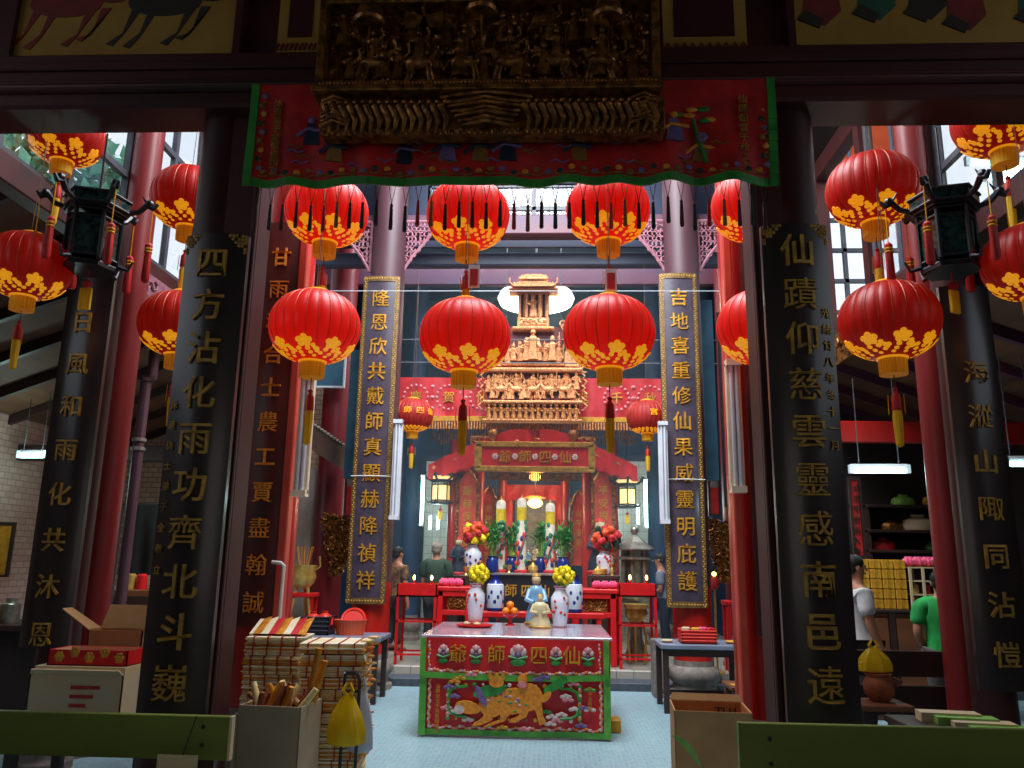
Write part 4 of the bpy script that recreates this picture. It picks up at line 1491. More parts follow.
    # corner vines
    for sx, cx in ((1, ix0), (-1, ix1)):
        for sz, cz in ((-1, iz1), (1, iz0)):
            q.m = 2
            q.tube([(cx, yl, cz + sz * .12), (cx + sx * .03, yl, cz + sz * .05), (cx + sx * .08, yl, cz + sz * .025), (cx + sx * .18, yl, cz + sz * .015)], .014, 5)
    cx, cz = (ix0 + ix1) / 2 - .0, (iz0 + iz1) / 2
    cnt = [0]
    # body
    q.m = 1
    def blob(x, z, rx, rz, rot=0, m=None, dy=0):
        if m is not None: q.m = m
        pts = []
        for k in range(18):
            aa = 2 * PI * k / 18
            X, Z = rx * math.cos(aa), rz * math.sin(aa)
            pts.append((x + X * math.cos(rot) - Z * math.sin(rot), z + X * math.sin(rot) + Z * math.cos(rot)))
        cnt[0] += 1
        q.prism(pts, yl - .014 - dy - .0005 * cnt[0], yl + .012)
    blob(cx - .02, cz + .01, .26, .115, .12, 1)
    blob(cx + .14, cz + .05, .13, .12, 0, 1)
    blob(cx - .2, cz - .02, .12, .11, 0, 1)
    # head down left
    blob(cx - .42, cz - .05, .12, .055, -.15, 1, .003)
    blob(cx - .50, cz - .07, .05, .04, 0, 0, .006)
    q.m = 1
    for pts in ([(-.26, -.06), (-.2, -.06), (-.2, -.16), (-.3, -.2), (-.38, -.21), (-.36, -.18), (-.28, -.14)],
                [(-.12, -.08), (-.02, -.08), (-.08, -.16), (-.2, -.2), (-.28, -.22), (-.22, -.18), (-.12, -.15)],
                [(.08, -.04), (.16, -.02), (.12, -.12), (.02, -.17), (-.04, -.17), (-.02, -.14), (.05, -.11)],
                [(.18, .0), (.26, .02), (.27, -.1), (.3, -.17), (.24, -.19), (.22, -.12)]):
        q.prism([(cx + x, cz + z) for x, z in pts], yl - .016, yl + .012)
    # mane, tail
    blob(cx - .22, cz + .1, .16, .05, .25, 2, .004)
    blob(cx - .3, cz + .05, .03, .1, .5, 4, .006)
    for k in range(5):
        blob(cx + .34 + .03 * k, cz + .13 + .02 * k, .07 - .008 * k, .035, .5 + .25 * k, 2, .004)
    blob(cx + .3, cz + .06, .06, .03, .8, 1, .006)
    # rider / little lion head upper left
    blob(cx - .16, cz + .18, .07, .05, 0, 1, .006)
    for dx in (-.06, .0, .06):
        blob(cx - .16 + dx, cz + .225, .02, .03, 0, 3, .007)
    blob(cx + .08, cz + .2, .045, .05, 0, 1, .005)
    blob(cx + .08, cz + .16, .04, .03, 0, 5, .007)
    for (dx, dz, m) in ((-.5, .2, 3), (-.4, .23, 5), (-.55, .17, 1), (.22, .2, 4), (.28, .22, 4), (.52, .2, 1), (.55, .17, 5), (-.62, -.06, 5), (-.56, -.1, 0), (-.55, .04, 4), (.48, .06, 0), (.5, .03, 5), (.56, -.05, 0), (.64, -.04, 4), (.7, -.05, 0), (.35, -.12, 0), (.4, -.15, 5), (.34, -.18, 0), (.3, -.08, 2), (.44, -.1, 0), (-.6, .12, 4), (.7, .12, 2), (-.1, -.22, 3), (.1, -.23, 5), (-.42, -.16, 0), (.62, -.19, 4)):
        q.m = m
        for w in range(3):
            q.sphere((cx + dx + .03 * (w - 1), yl - .002, cz + dz + .012 * (w % 2)), .024, 7, 4, (1.2, .3, .7))
    for k in range(20):
        aa = r_.uniform(0, 6.3)
        q.m = r_.choice((0, 4, 5, 2))
        q.sphere((cx + .3 * math.cos(aa) * r_.random(), yl - .016, cz + .02 + .1 * math.sin(aa) * r_.random()), .012, 6, 4, (1.5, .3, .8))
    q.build('embroidered_qilin', [M_whiteemb, M_orange, M_leaf, M_gold, M_blueemb, M_pinkemb], t, smooth=40)
    s_ = MB()
    for xx, txt in ((x0 + .165, '仙師爺宮千秋寶誕沐恩'), (x1 - .185, '弟子全敬奉')):
        for k, ch in enumerate(txt):
            z = zm - .09 - .043 * k
            s_.text(ch, (xx, yl - .004, z), .042, depth=.01, bold=.01)
    s_.build('small_inscription', M_gold, t)
    return x0, x1, Yf, Yb, ztop


TX0, TX1, TYF, TYB, TZ = altar_table()


def prow(px, z, Y):
    """x at pixel column px for a thing standing at height z, depth Y"""
    p = at(px, 600, Y)
    q = at(px, 640, Y)
    if abs(p.z - q.z) < 1e-6:
        return p.x
    return p.x + (q.x - p.x) * (z - p.z) / (q.z - p.z)


def flower_vase(name, x, y, z, h, r, label, deco, flowers=None, group=None):
    t = thing(name, (x, y, z), label, 'vase', group)
    prof = [(r * .62, 0), (r * .72, h * .04), (r * .8, h * .2), (r * 1.0, h * .55), (r * .98, h * .72), (r * .62, h * .86), (r * .52, h * .92), (r * .72, h)]
    MB().lathe(prof, (x, y, z), 24).build('vase_body', M_porcelain, t, smooth=True)
    d = MB()
    r_ = random.Random(int(abs(x) * 100))
    for k in range(9):
        a = -PI / 2 + r_.uniform(-1.2, 1.2)
        v = r_.uniform(.25, .8)
        rr = r * (.8 + .2 * min(1, v / .55)) + .001
        d.sphere((x + rr * math.cos(a), y + rr * math.sin(a), z + h * v), r * .16, 7, 4, (1, .5, 1.1))
    for vv in (.03, .97):
        d.lathe([(r * .66 if vv < .5 else r * .7, -.006), (r * .74, 0), (r * .66 if vv < .5 else r * .7, .006)], (x, y, z + h * vv), 20)
    d.build('painted_decoration', deco, t, smooth=True)
    return t


def bouquet(x, y, z, rad, mats, label, group=None, n=22, name='flower_bouquet', tall=1.0):
    t = thing(name, (x, y, z), label, 'flowers', group)
    r_ = random.Random(int(abs(x * 991)) % 999)
    st = MB()
    for k in range(8):
        a = r_.uniform(0, 6.3)
        st.tube([(x, y, z - .12), (x + rad * .3 * math.cos(a), y + rad * .3 * math.sin(a), z + rad * .6)], .005, 4)
    for k in range(12):
        a = r_.uniform(0, 6.3)
        d = Vector((math.cos(a), math.sin(a), r_.uniform(-.2, .4)))
        p0 = Vector((x, y, z)) + d * rad * .3
        p1 = p0 + d * rad * .7
        s_ = d.cross(Vector((0, 0, 1))).normalized() * rad * .14
        up = Vector((0, 0, .004))
        m = (p0 + p1) / 2
        st.add([p0, m + s_, p1, m - s_, p0 + up, m + s_ + up, p1 + up, m - s_ + up], [(0, 1, 2, 3), (7, 6, 5, 4), (0, 4, 5, 1), (1, 5, 6, 2), (2, 6, 7, 3), (3, 7, 4, 0)])
    st.build('leaves', M_leaf, t)
    f = MB()
    for k in range(n):
        v = (k + .5) / n
        ph = k * 2.4
        cz = v
        rr = math.sqrt(max(0, 1 - (2 * v - 1) ** 2))
        c = Vector((x + rad * .8 * rr * math.cos(ph), y + rad * .8 * rr * math.sin(ph), z + rad * .65 + rad * .7 * (2 * v - 1) * tall))
        f.m = k % len(mats)
        R0 = rad * .34
        f.sphere(c, R0 * .75, 8, 6)
        for q in range(8):
            aa, bb = r_.uniform(0, 6.3), r_.uniform(-1, 1.4)
            dd = Vector((math.cos(aa) * math.cos(bb), math.sin(aa) * math.cos(bb), math.sin(bb)))
            f.sphere(c + dd * R0 * .62, R0 * .38, 6, 4)
    f.build('blossoms', mats, t, smooth=True)
    return t


# things on the altar table
yv = 8.85
xv = prow(475, TZ, yv)
hv = zat(478, 586, yv) - TZ
flower_vase('porcelain_vase', xv, yv, TZ + .05, hv - .02, 0.1, 'white porcelain vase with red flowers on the left of the altar table', M_candred, group='porcelain vases on the altar table')
tr = thing('red_tray', (xv, yv - .05, TZ), 'small red tray with white offering on the altar table', 'tray')
MB().lathe([(.14, 0), (.17, .02), (.17, .03), (.15, .025), (.1, .022)], (xv, yv - .03, TZ), 28, sx=1.15).build('dish', M_red, tr, smooth=True)
MB().sphere((xv - .08, yv - .1, TZ + .04), .03, 8, 6, (1.2, 1, .8)).sphere((xv + .03, yv - .12, TZ + .04), .03, 8, 6, (1.3, 1, .7)).build('offering', M_offwhite, tr, smooth=True)
bouquet(xv + .03, yv, TZ + .05 + hv, .115, [M_yellowfl], 'yellow chrysanthemums in the left porcelain vase', 'yellow bouquets on the altar table')
yv2 = 9.0
xv = prow(560, TZ, yv2)
flower_vase('porcelain_vase', xv, yv2, TZ, zat(562, 586, yv2) - TZ, 0.1, 'white porcelain vase with red flowers on the right of the altar table', M_redfl, group='porcelain vases on the altar table')
bouquet(xv + .04, yv2, zat(562, 586, yv2) + .03, .12, [M_yellowfl], 'yellow chrysanthemums in the right porcelain vase', 'yellow bouquets on the altar table')


def deity(name, x, y, z, h, robe, label, wide=.26, crown=M_gold):
    t = thing(name, (x, y, z), label, 'statuette')
    MB().lathe([(h * wide * 1.05, 0), (h * wide * 1.1, h * .05), (h * wide * .95, h * .08)], (x, y, z), 20, sy=.8).build('plinth', crown, t, smooth=True)
    b = MB()
    b.lathe([(h * wide, h * .06), (h * wide * .95, h * .2), (h * wide * .62, h * .4), (h * wide * .72, h * .6), (h * wide * .6, h * .68), (h * wide * .22, h * .74)], (x, y, z), 18, sy=.75)
    for s_ in (-1, 1):
        b.tube([(x + s_ * h * wide * .6, y, z + h * .64), (x + s_ * h * wide * .85, y - h * .08, z + h * .46), (x + s_ * h * wide * .2, y - h * .18, z + h * .42)], [h * .05, h * .055, h * .04], 8)
    b.build('robe', robe, t, smooth=True)
    MB().sphere((x, y - h * .01, z + h * .82), h * .085, 12, 8, (1, 1, 1.15)).build('face', M_offwhite, t, smooth=True)
    MB().lathe([(h * .075, 0), (h * .09, h * .03), (h * .07, h * .06), (h * .03, h * .09)], (x, y + h * .01, z + h * .86), 12).build('headdress', crown, t, smooth=True)
    return t


xv = prow(540, TZ, 8.85)
deity('seated_deity', xv, 8.85, TZ, zat(540, 592, 8.85) - TZ, M_ivory, 'small ivory and gold seated deity statuette on the altar table', .3, M_golddim)
xv = prow(536, TZ, 9.22)
deity('standing_deity', xv, 9.22, TZ, zat(537, 570, 9.22) - TZ, M_robe, 'taller standing deity statuette in pale blue robe on the altar table', .2, M_golddim)

# oranges on a stand
xo_ = prow(510, TZ, 9.15)
st = thing('fruit_stand', (xo_, 9.15, TZ), 'small red footed fruit stand on the altar table', 'stand')
MB().lathe([(.05, 0), (.05, .01), (.02, .03), (.02, .07), (.07, .1), (.09, .125), (.08, .12), (.0101, .105)], (xo_, 9.15, TZ), 20).build('bowl', M_red, st, smooth=True)
kk = 0
for (dx, dy, dz) in ((-.045, -.03, .15), (.045, -.03, .15), (0, .045, .15), (0, -.005, .215)):
    MB().sphere((xo_ + dx, 9.15 + dy, TZ + dz), .043, 12, 8).build('orange', M_orangefruit, smooth=True, label=('orange on the fruit stand, left in the lower layer', 'orange on the fruit stand, right in the lower layer', 'orange on the fruit stand, rear one of the lower layer', 'orange crowning the fruit stand on the altar table')[kk], cat='orange', group='oranges on the fruit stand')
    kk += 1


# second table behind: long red table with carved gold panels
YR = 11.45
zr = zat(530, 588, YR)
xr0, xr1 = at(438, 600, YR).x, at(617, 600, YR).x
zc = zat(530, 613, YR)
for (pa, pb, qa, qb, lab) in ((437, 472, 447, 470, 'left'), (573, 617, 577, 607, 'right')):
    ta, tb = at(pa, 600, YR).x, at(pb, 600, YR).x
    t = thing('offering_table', ((ta + tb) / 2, YR + .35, .2), 'red offering table with gilt carved panel, %s of the dark incense table' % lab, 'table', 'red offering tables')
    MB().box(ta - .03, tb + .03, YR - .02, YR + .7, zr - .06, zr, .01).build('tabletop', M_red, t)
    MB().box(ta, tb, YR, YR + .03, zr - .13, zr - .06, .004).build('apron', M_red, t)
    for lx in (ta, tb - .09):
        for ly in (YR, YR + .6):
            MB().box(lx, lx + .08, ly, ly + .08, .2, zr - .06, .006).build('leg', M_red, t)
    MB().box(ta + .05, tb - .05, YR + .01, YR + .06, zc - .05, zc + .02, .006).build('cross_rail', M_red, t)
    MB().relief(at(qa, 600, YR).x, at(qb, 600, YR).x, zc + .02, zr - .13, YR + .06, .05, 40, 24, qa, 22).build('carved_panel', M_gilt, t, smooth=35)

# blue & white jars standing in front on a low red bench
YB = 10.95
yb_z = zat(540, 612, YB)
bn = thing('red_bench', (at(540, 610, YB).x, YB + .1, .1), 'low red bench carrying blue and white jars', 'bench')
bx0, bx1 = at(482, 612, YB).x, at(604, 612, YB).x
MB().box(bx0, bx1, YB - .12, YB + .14, yb_z - .07, yb_z, .008).build('seat', M_red, bn)
for lx in (bx0 + .03, bx1 - .1):
    for ly in (YB - .11, YB + .06):
        MB().box(lx, lx + .06, ly, ly + .06, .1, yb_z - .06).build('leg', M_red, bn)


def jar(px, label):
    x = prow(px, yb_z, YB)
    t = thing('blue_white_jar', (x, YB, yb_z), label, 'jar', 'blue and white jars behind the altar table')
    h = zat(px, 572, YB) - yb_z
    r = .115
    MB().lathe([(r * .8, 0), (r, h * .06), (r * 1.02, h * .6), (r * .95, h * .68), (r * .5, h * .76), (r * .45, h * .86), (r * .6, h * .92)], (x, YB, yb_z), 24).build('jar_body', M_porcelain, t, smooth=True)
    d = MB()
    d.lathe([(r * .82, -.002), (r * 1.03, h * .06), (r * 1.03, h * .09)], (x, YB, yb_z), 24)
    d.lathe([(r * .97, h * .67), (r * .53, h * .77), (r * .48, h * .87), (r * .63, h * .93)], (x, YB, yb_z), 24)
    for k in range(7):
        a = -PI / 2 + (k - 3) * .35
        d.sphere((x + r * math.cos(a), YB + r * math.sin(a), yb_z + h * (.25 + .12 * (k % 3))), r * .18, 6, 4, (1, .4, 1.4))
    d.build('blue_decoration', M_bluepor, t, smooth=True)


jar(495, 'blue and white jar left of the pale blue deity')
jar(574, 'blue and white jar behind the right yellow bouquet')


# pink lotus lamps, each one
def lotus(x, y, z, label, first=[None]):
    if first[0] is None:
        t = thing('lotus_lamp', (x, y, z), label, 'lotus lamp', 'pink lotus lamps on the offering table')
        MB().lathe([(.03, 0), (.055, .02), (.05, .03)], (x, y, z), 12).build('dish', M_red, t, smooth=True)
        p = MB()
        for ring, (n, rr, tilt) in enumerate(((8, .05, .9), (6, .03, .4))):
            for k in range(n):
                a = 2 * PI * k / n + ring * .4
                p.sphere((x + rr * math.cos(a), y + rr * math.sin(a), z + .055 + .02 * ring), .03, 7, 5, (.8, .8, 1.3))
        p.build('petals', M_pink, t, smooth=True)
        first[0] = t
        return t
    return dup(first[0], (x, y, z), label)


for px, lab in ((444, 'leftmost of the pink lotus lamps on the left red table'), (451, 'middle of the three pink lotus lamps on the left red table'), (458, 'rightmost of the pink lotus lamps on the left red table'),
                (597, 'leftmost of the pink lotus lamps on the right red table'), (605, 'middle of the three pink lotus lamps on the right red table'), (613, 'rightmost of the pink lotus lamps on the right red table')):
    lotus(prow(px, zr, YR + .1), YR + .1, zr, lab)


# red stands left and right
def red_stand(pxa, pxb, Y, label):
    z1 = zat((pxa + pxb) / 2, 584, Y)
    x0, x1 = at(pxa, 610, Y).x, at(pxb, 610, Y).x
    t = thing('candle_stand', ((x0 + x1) / 2, Y + .25, .2), label, 'stand', 'tall red metal stands beside the red table')
    b = MB().box(x0, x1, Y, Y + .5, z1 - .17, z1 - .15)
    for (a0, a1, b0, b1) in ((x0, x1, Y, Y + .015), (x0, x1, Y + .485, Y + .5), (x0, x0 + .015, Y, Y + .5), (x1 - .015, x1, Y, Y + .5)):
        b.box(a0, a1, b0, b1, z1 - .17, z1)
    b.build('tray_box', M_red, t)
    for lx in (x0, x1 - .035):
        for ly in (Y, Y + .465):
            MB().box(lx, lx + .035, ly, ly + .035, .2, z1 - .15).build('leg', M_red, t)
    f = MB()
    for z in (.32, .75):
        f.box(x0, x1, Y + .005, Y + .03, z, z + .025).box(x0, x1, Y + .47, Y + .495, z, z + .025)
        f.box(x0, x0 + .03, Y, Y + .5, z, z + .025).box(x1 - .03, x1, Y, Y + .5, z, z + .025)
    f.build('stretcher', M_red, t)
    for k in range(2):
        xx = x0 + (x1 - x0) * (.35 + .45 * k)
        c = thing('lit_candle', (xx, Y + .25, z1 - .15), '%s small lit candle on the %s red stand' % (('left', 'right')[k], 'left' if pxa < 500 else 'right'), 'candle', 'small lit candles on the red stands')
        MB().lathe([(.014, 0), (.013, .2)], (xx, Y + .25, z1 - .15), 10).build('wax', M_red, c, smooth=True)
        MB().sphere((xx, Y + .25, z1 + .08), .018, 8, 6, (1, 1, 2)).build('flame', M_flame, c, smooth=True)


red_stand(396, 436, 11.25, 'tall red metal candle stand beside the left red table')
red_stand(619, 657, 11.25, 'tall red metal candle stand beside the right red table')

# brass censer on stand, right and left, silver pagoda
def censer(px, py0, py1, Y, m, label, s=1.0, floor_z=.2):
    x = at(px, (py0 + py1) / 2, Y).x
    z0, z1 = zat(px, py1, Y), zat(px, py0, Y)
    t = thing('incense_censer', (x, Y, floor_z), label, 'censer')
    h = z1 - z0
    r = h * .5 * s
    MB().lathe([(r * .45, 0), (r * .85, h * .2), (r * 1.0, h * .5), (r * .9, h * .75), (r * 1.08, h), (r * .9, h * .98), (r * .3, h * .9)], (x, Y, z0), 24).build('bowl', m, t, smooth=True)
    l = MB()
    for s_ in (-1, 1):
        l.tube([(x + s_ * r * .85, Y, z0 + h * .75), (x + s_ * r * 1.3, Y, z0 + h * .95), (x + s_ * r * 1.2, Y, z0 + h * 1.4)], r * .07, 6)
    l.build('ear_handle', m, t, smooth=True)
    for k in range(3):
        a = PI / 2 + 2 * PI * k / 3
        MB().tube([(x + r * .5 * math.cos(a), Y + r * .5 * math.sin(a), z0 + h * .1), (x + r * .9 * math.cos(a), Y + r * .9 * math.sin(a), z0 - (z0 - floor_z) * .35), (x + r * .7 * math.cos(a), Y + r * .7 * math.sin(a), floor_z)], [r * .13, r * .1, r * .12], 7).build('leg', m, t, smooth=True)
    return t


censer(636, 604, 622, 11.9, M_brass, 'brass censer on tall legs under the right red stand', 1.35)
censer(304, 565, 588, 11.25, M_brass, 'brass censer with incense sticks behind the left grey table', 1.1)
mb = MB()
p = at(304, 565, 11.25)
for k in range(12):
    a = k * .9
    mb.tube([(p.x + .05 * math.cos(a), 11.25 + .05 * math.sin(a), p.z - .05), (p.x + .12 * math.cos(a), 11.25 + .08 * math.sin(a), p.z + .25)], .005, 4)
mb.build('incense_stick_bundle', M_papergold, label='spread of incense sticks in the left brass censer', cat='incense sticks', kind='stuff')


def pagoda(px, Y):
    x = at(px, 560, Y).x
    zt_ = zat(px, 527, Y)
    zr_ = zat(px, 549, Y)
    zb3 = zat(px, 584, Y)
    t = thing('pagoda_burner', (x, Y, .2), 'silver pagoda shaped incense burner behind the right red stand', 'incense burner')
    s_ = (at(px + 20, 560, Y).x - at(px, 560, Y).x)
    MB().lathe([(s_ * 1.05, -.02), (s_ * 1.08, 0), (s_ * .6, (zt_ - zr_) * .3), (s_ * .28, (zt_ - zr_) * .55), (s_ * .1, (zt_ - zr_) * .68)], (x, Y, zr_), 6, a0=.2).build('roof', M_silver, t)
    MB().lathe([(s_ * 1.0, -.015), (s_ * 1.02, 0), (s_ * .7, .03)], (x, Y, zr_ - .14), 6, a0=.2).build('lower_roof', M_silver, t)
    MB().sphere((x, Y, zt_ - .05), .065, 12, 8).lathe([(.03, 0), (.05, .02), (.02, .05)], (x, Y, zr_ + (zt_ - zr_) * .6), 10).build('finial', M_silver, t, smooth=True)
    b = MB()
    for k in range(6):
        a = PI / 3 * k + .2
        b.tube([(x + s_ * .62 * math.cos(a), Y + s_ * .62 * math.sin(a), zr_ - .0), (x + s_ * .62 * math.cos(a), Y + s_ * .62 * math.sin(a), zb3 - .1)], .03, 8)
    b.lathe([(s_ * .42, 0), (s_ * .42, zr_ - zb3 + .08)], (x, Y, zb3 - .1), 6, a0=.2)
    b.build('chamber', M_silver, t, smooth=30)
    MB().lathe([(s_ * .5, .2), (s_ * .55, .3), (s_ * .3, .5), (s_ * .3, zb3 - .35), (s_ * .8, zb3 - .2), (s_ * .8, zb3 - .1)], (x, Y, 0), 16).build('pedestal', M_silver, t, smooth=30)


pagoda(635, 12.3)

# incense table (dark, gold characters) with big candles, plants
YD = 12.6
zd = zat(520, 573, YD)
xd0, xd1 = at(478, 590, YD).x, at(560, 590, YD).x
t = thing('incense_table', ((xd0 + xd1) / 2, YD + .3, .2), 'dark incense table with gold characters on its front', 'table')
MB().box(xd0 - .08, xd1 + .08, YD - .06, YD + .62, zd - .035, zd, .008).build('tabletop', M_stone, t)
MB().box(xd0, xd1, YD, YD + .5, zd - .55, zd - .035).build('apron', M_blackwood, t)
for lx in (xd0, xd1 - .08):
    for ly in (YD, YD + .42):
        MB().box(lx, lx + .08, ly, ly + .08, .2, zd - .5).build('leg', M_blackwood, t)
l = MB()
for k, ch in enumerate('爺師四仙'):
    l.text(ch, (xd0 + (xd1 - xd0) * (.2 + .2 * k), YD - .008, zd - .26), .2, depth=.02, bold=.02)
l.build('gold_lettering', M_gold, t)


def big_candle(px, py0, py1, Y, label, base_z):
    x = prow(px, zd, Y)
    z1 = zat(px, py0, Y)
    t = thing('painted_candle', (x, Y, base_z), label, 'candle', 'tall painted candles on the incense table')
    h = z1 - base_z
    r = .075
    MB().lathe([(r, 0), (r, h * .94), (r * .8, h * .97), (r * .3, h * .985)], (x, Y, base_z), 20).build('wax', M_candlewax, t, smooth=True)
    MB().lathe([(r * 1.02, h * .68), (r * 1.03, h * .7), (r * 1.02, h * .86)], (x, Y, base_z), 20).build('yellow_band', M_candyel, t, smooth=True)
    MB().lathe([(r * .5, h * .97), (r * .18, h * 1.0), (r * .1, h * 1.04)], (x, Y, base_z), 8).build('tip', M_gold, t, smooth=True)
    d = MB()
    r_ = random.Random(px)
    for k in range(26):
        a = -PI / 2 + r_.uniform(-1.5, 1.5)
        v = r_.uniform(.05, .68)
        d.m = 0 if .5 < v else r_.choice((0, 1, 2, 1))
        d.sphere((x + r * math.cos(a), Y + r * math.sin(a), base_z + h * v), .03, 6, 4, (1, .5, 1.5))
    for q in range(3):
        d.m = (1, 2, 0)[q]
        d.tube([(x + (r + .004) * math.cos(-PI / 2 + w_ * .25 - .9 + q * .3), Y + (r + .004) * math.sin(-PI / 2 + w_ * .25 - .9 + q * .3), base_z + h * (.1 + .06 * w_ + .05 * q)) for w_ in range(8)], .014, 5)
    d.build('painted_dragon', [M_candgreen, M_candred, M_candblue], t, smooth=True)
    MB().lathe([(r * 1.5, 0), (r * 1.5, .03), (r * 1.1, .05)], (x, Y, base_z), 16).build('base', M_redfl, t, smooth=True)


big_candle(500, 499, 571, YD + .15, 'tall painted candle on the incense table, leftmost', zd)
big_candle(521, 497, 571, YD + .15, 'tall painted candle on the incense table, middle one', zd)
big_candle(550, 502, 571, YD + .15, 'tall painted candle on the incense table, rightmost', zd)


def bamboo_plant(px, py_top, Y, z, label, seed):
    x = prow(px, z, Y)
    zt_ = zat(px, py_top, Y)
    t = thing('bamboo_plant', (x, Y, z), label, 'plant', 'potted bamboo plants before the altar')
    r_ = random.Random(seed)
    MB().lathe([(.07, 0), (.1, .05), (.09, .18), (.07, .22), (.085, .25), (.06, .24)], (x, Y, z), 18).build('pot', M_bluepor, t, smooth=True)
    s_ = MB()
    lv = MB()
    for k in range(9):
        a = r_.uniform(0, 6.3)
        sp = r_.uniform(.02, .16)
        h = (zt_ - z) * r_.uniform(.62, .86)
        p1 = Vector((x + sp * math.cos(a), Y + sp * .6 * math.sin(a), z + h))
        s_.tube([(x + .03 * math.cos(a), Y + .03 * math.sin(a), z + .2), p1], .011, 6)
        for q in range(15):
            b = r_.uniform(0, 6.3)
            el = r_.uniform(-.1, 1.2)
            d = Vector((math.cos(b) * math.cos(el), math.sin(b) * math.cos(el), math.sin(el)))
            L = r_.uniform(.14, .24)
            p0 = p1 + Vector((0, 0, -r_.uniform(0, .22)))
            e = p0 + d * L - Vector((0, 0, .04))
            m = p0 + d * L * .5
            w = d.cross(Vector((0, 0, 1)))
            w = (w.normalized() if w.length > .01 else Vector((1, 0, 0))) * .018
            u = Vector((0, 0, .003))
            lv.add([p0, m + w, e, m - w, p0 + u, m + w + u, e + u, m - w + u], [(0, 1, 2, 3), (7, 6, 5, 4), (0, 4, 5, 1), (1, 5, 6, 2), (2, 6, 7, 3), (3, 7, 4, 0)])
    s_.build('stems', M_leaf2, t, smooth=True)
    lv.build('leaves', M_leaf, t)


bamboo_plant(492, 512, YD - .0, zd, 'bamboo plant on the incense table, left of the left candle', 1)
bamboo_plant(512, 518, YD + .4, zd, 'bamboo plant between the left and middle painted candles', 2)
bamboo_plant(541, 514, YD + .45, zd, 'bamboo plant between the middle and right painted candles', 3)
bamboo_plant(563, 517, YD + .1, zd, 'bamboo plant on the incense table, right of the right candle', 4)

# side pedestals with big vases of flowers
for px, pyb, lab, mats, fr in ((473, 524, 'left', [M_orangefl, M_redfl, M_yellowfl], .2), (605, 530, 'right', [M_orangefl, M_redfl, M_tasselgreen], .22)):
    Y = 12.2
    x = at(px, 560, Y).x
    zt_ = zat(px, pyb + 20, Y)
    zb3 = zat(px, 575, Y)
    t = thing('pedestal_table', (x, Y, .2), 'dark pedestal table on the %s of the incense table' % lab, 'table')
    MB().box(x - .2, x + .2, Y - .2, Y + .2, zb3 - .06, zb3, .01).build('tabletop', M_dkwood, t)
    for sx in (-1, 1):
        for sy in (-1, 1):
            MB().box(x + sx * .16 - .03, x + sx * .16 + .03, Y + sy * .16 - .03, Y + sy * .16 + .03, .2, zb3 - .06).build('leg', M_dkwood, t)
    flower_vase('tall_vase', x, Y, zb3, zt_ - zb3, .13, 'tall painted vase on the %s pedestal table' % lab, M_bluepor if lab == 'left' else M_candred)
    bouquet(x + .02, Y, zt_ + .02, fr, mats, 'orange and red flower bouquet in the %s tall vase' % lab, n=20)
# small ritual brassware on the pedestal tables and incense table
r_ = random.Random(44)
names = [('brass_cup', [(.03, 0), (.015, .03), (.04, .07), (.05, .12)]), ('brass_candlestick', [(.05, 0), (.02, .04), (.03, .1), (.012, .14), (.035, .2), (.02, .21)]), ('lidded_pot', [(.05, 0), (.08, .05), (.07, .1), (.03, .13), (.02, .16)])]
spots = [(466, 'on the left pedestal table, outermost'), (480, 'on the left pedestal table beside the painted candle'), (598, 'on the right pedestal table, nearest the candle'), (604, 'on the right pedestal table before the tall vase'), (612, 'on the right pedestal table, outermost'), (533, 'between the middle and right painted candles'), (509, 'between the left and middle painted candles')]
for k, (px, lab) in enumerate(spots):
    nm, prof = names[k % 3]
    Y = 12.08 if px < 490 or px > 580 else YD + .05
    zz = zd if 490 < px < 570 else zat(474, 575, 12.2)
    x = prow(px, zz, Y)
    MB().lathe(prof, (x, Y, zz), 14).build(nm, M_brass, smooth=True, label=nm.replace('_', ' ') + ' ' + lab, cat=nm.split('_')[1], group='small brass altar vessels')

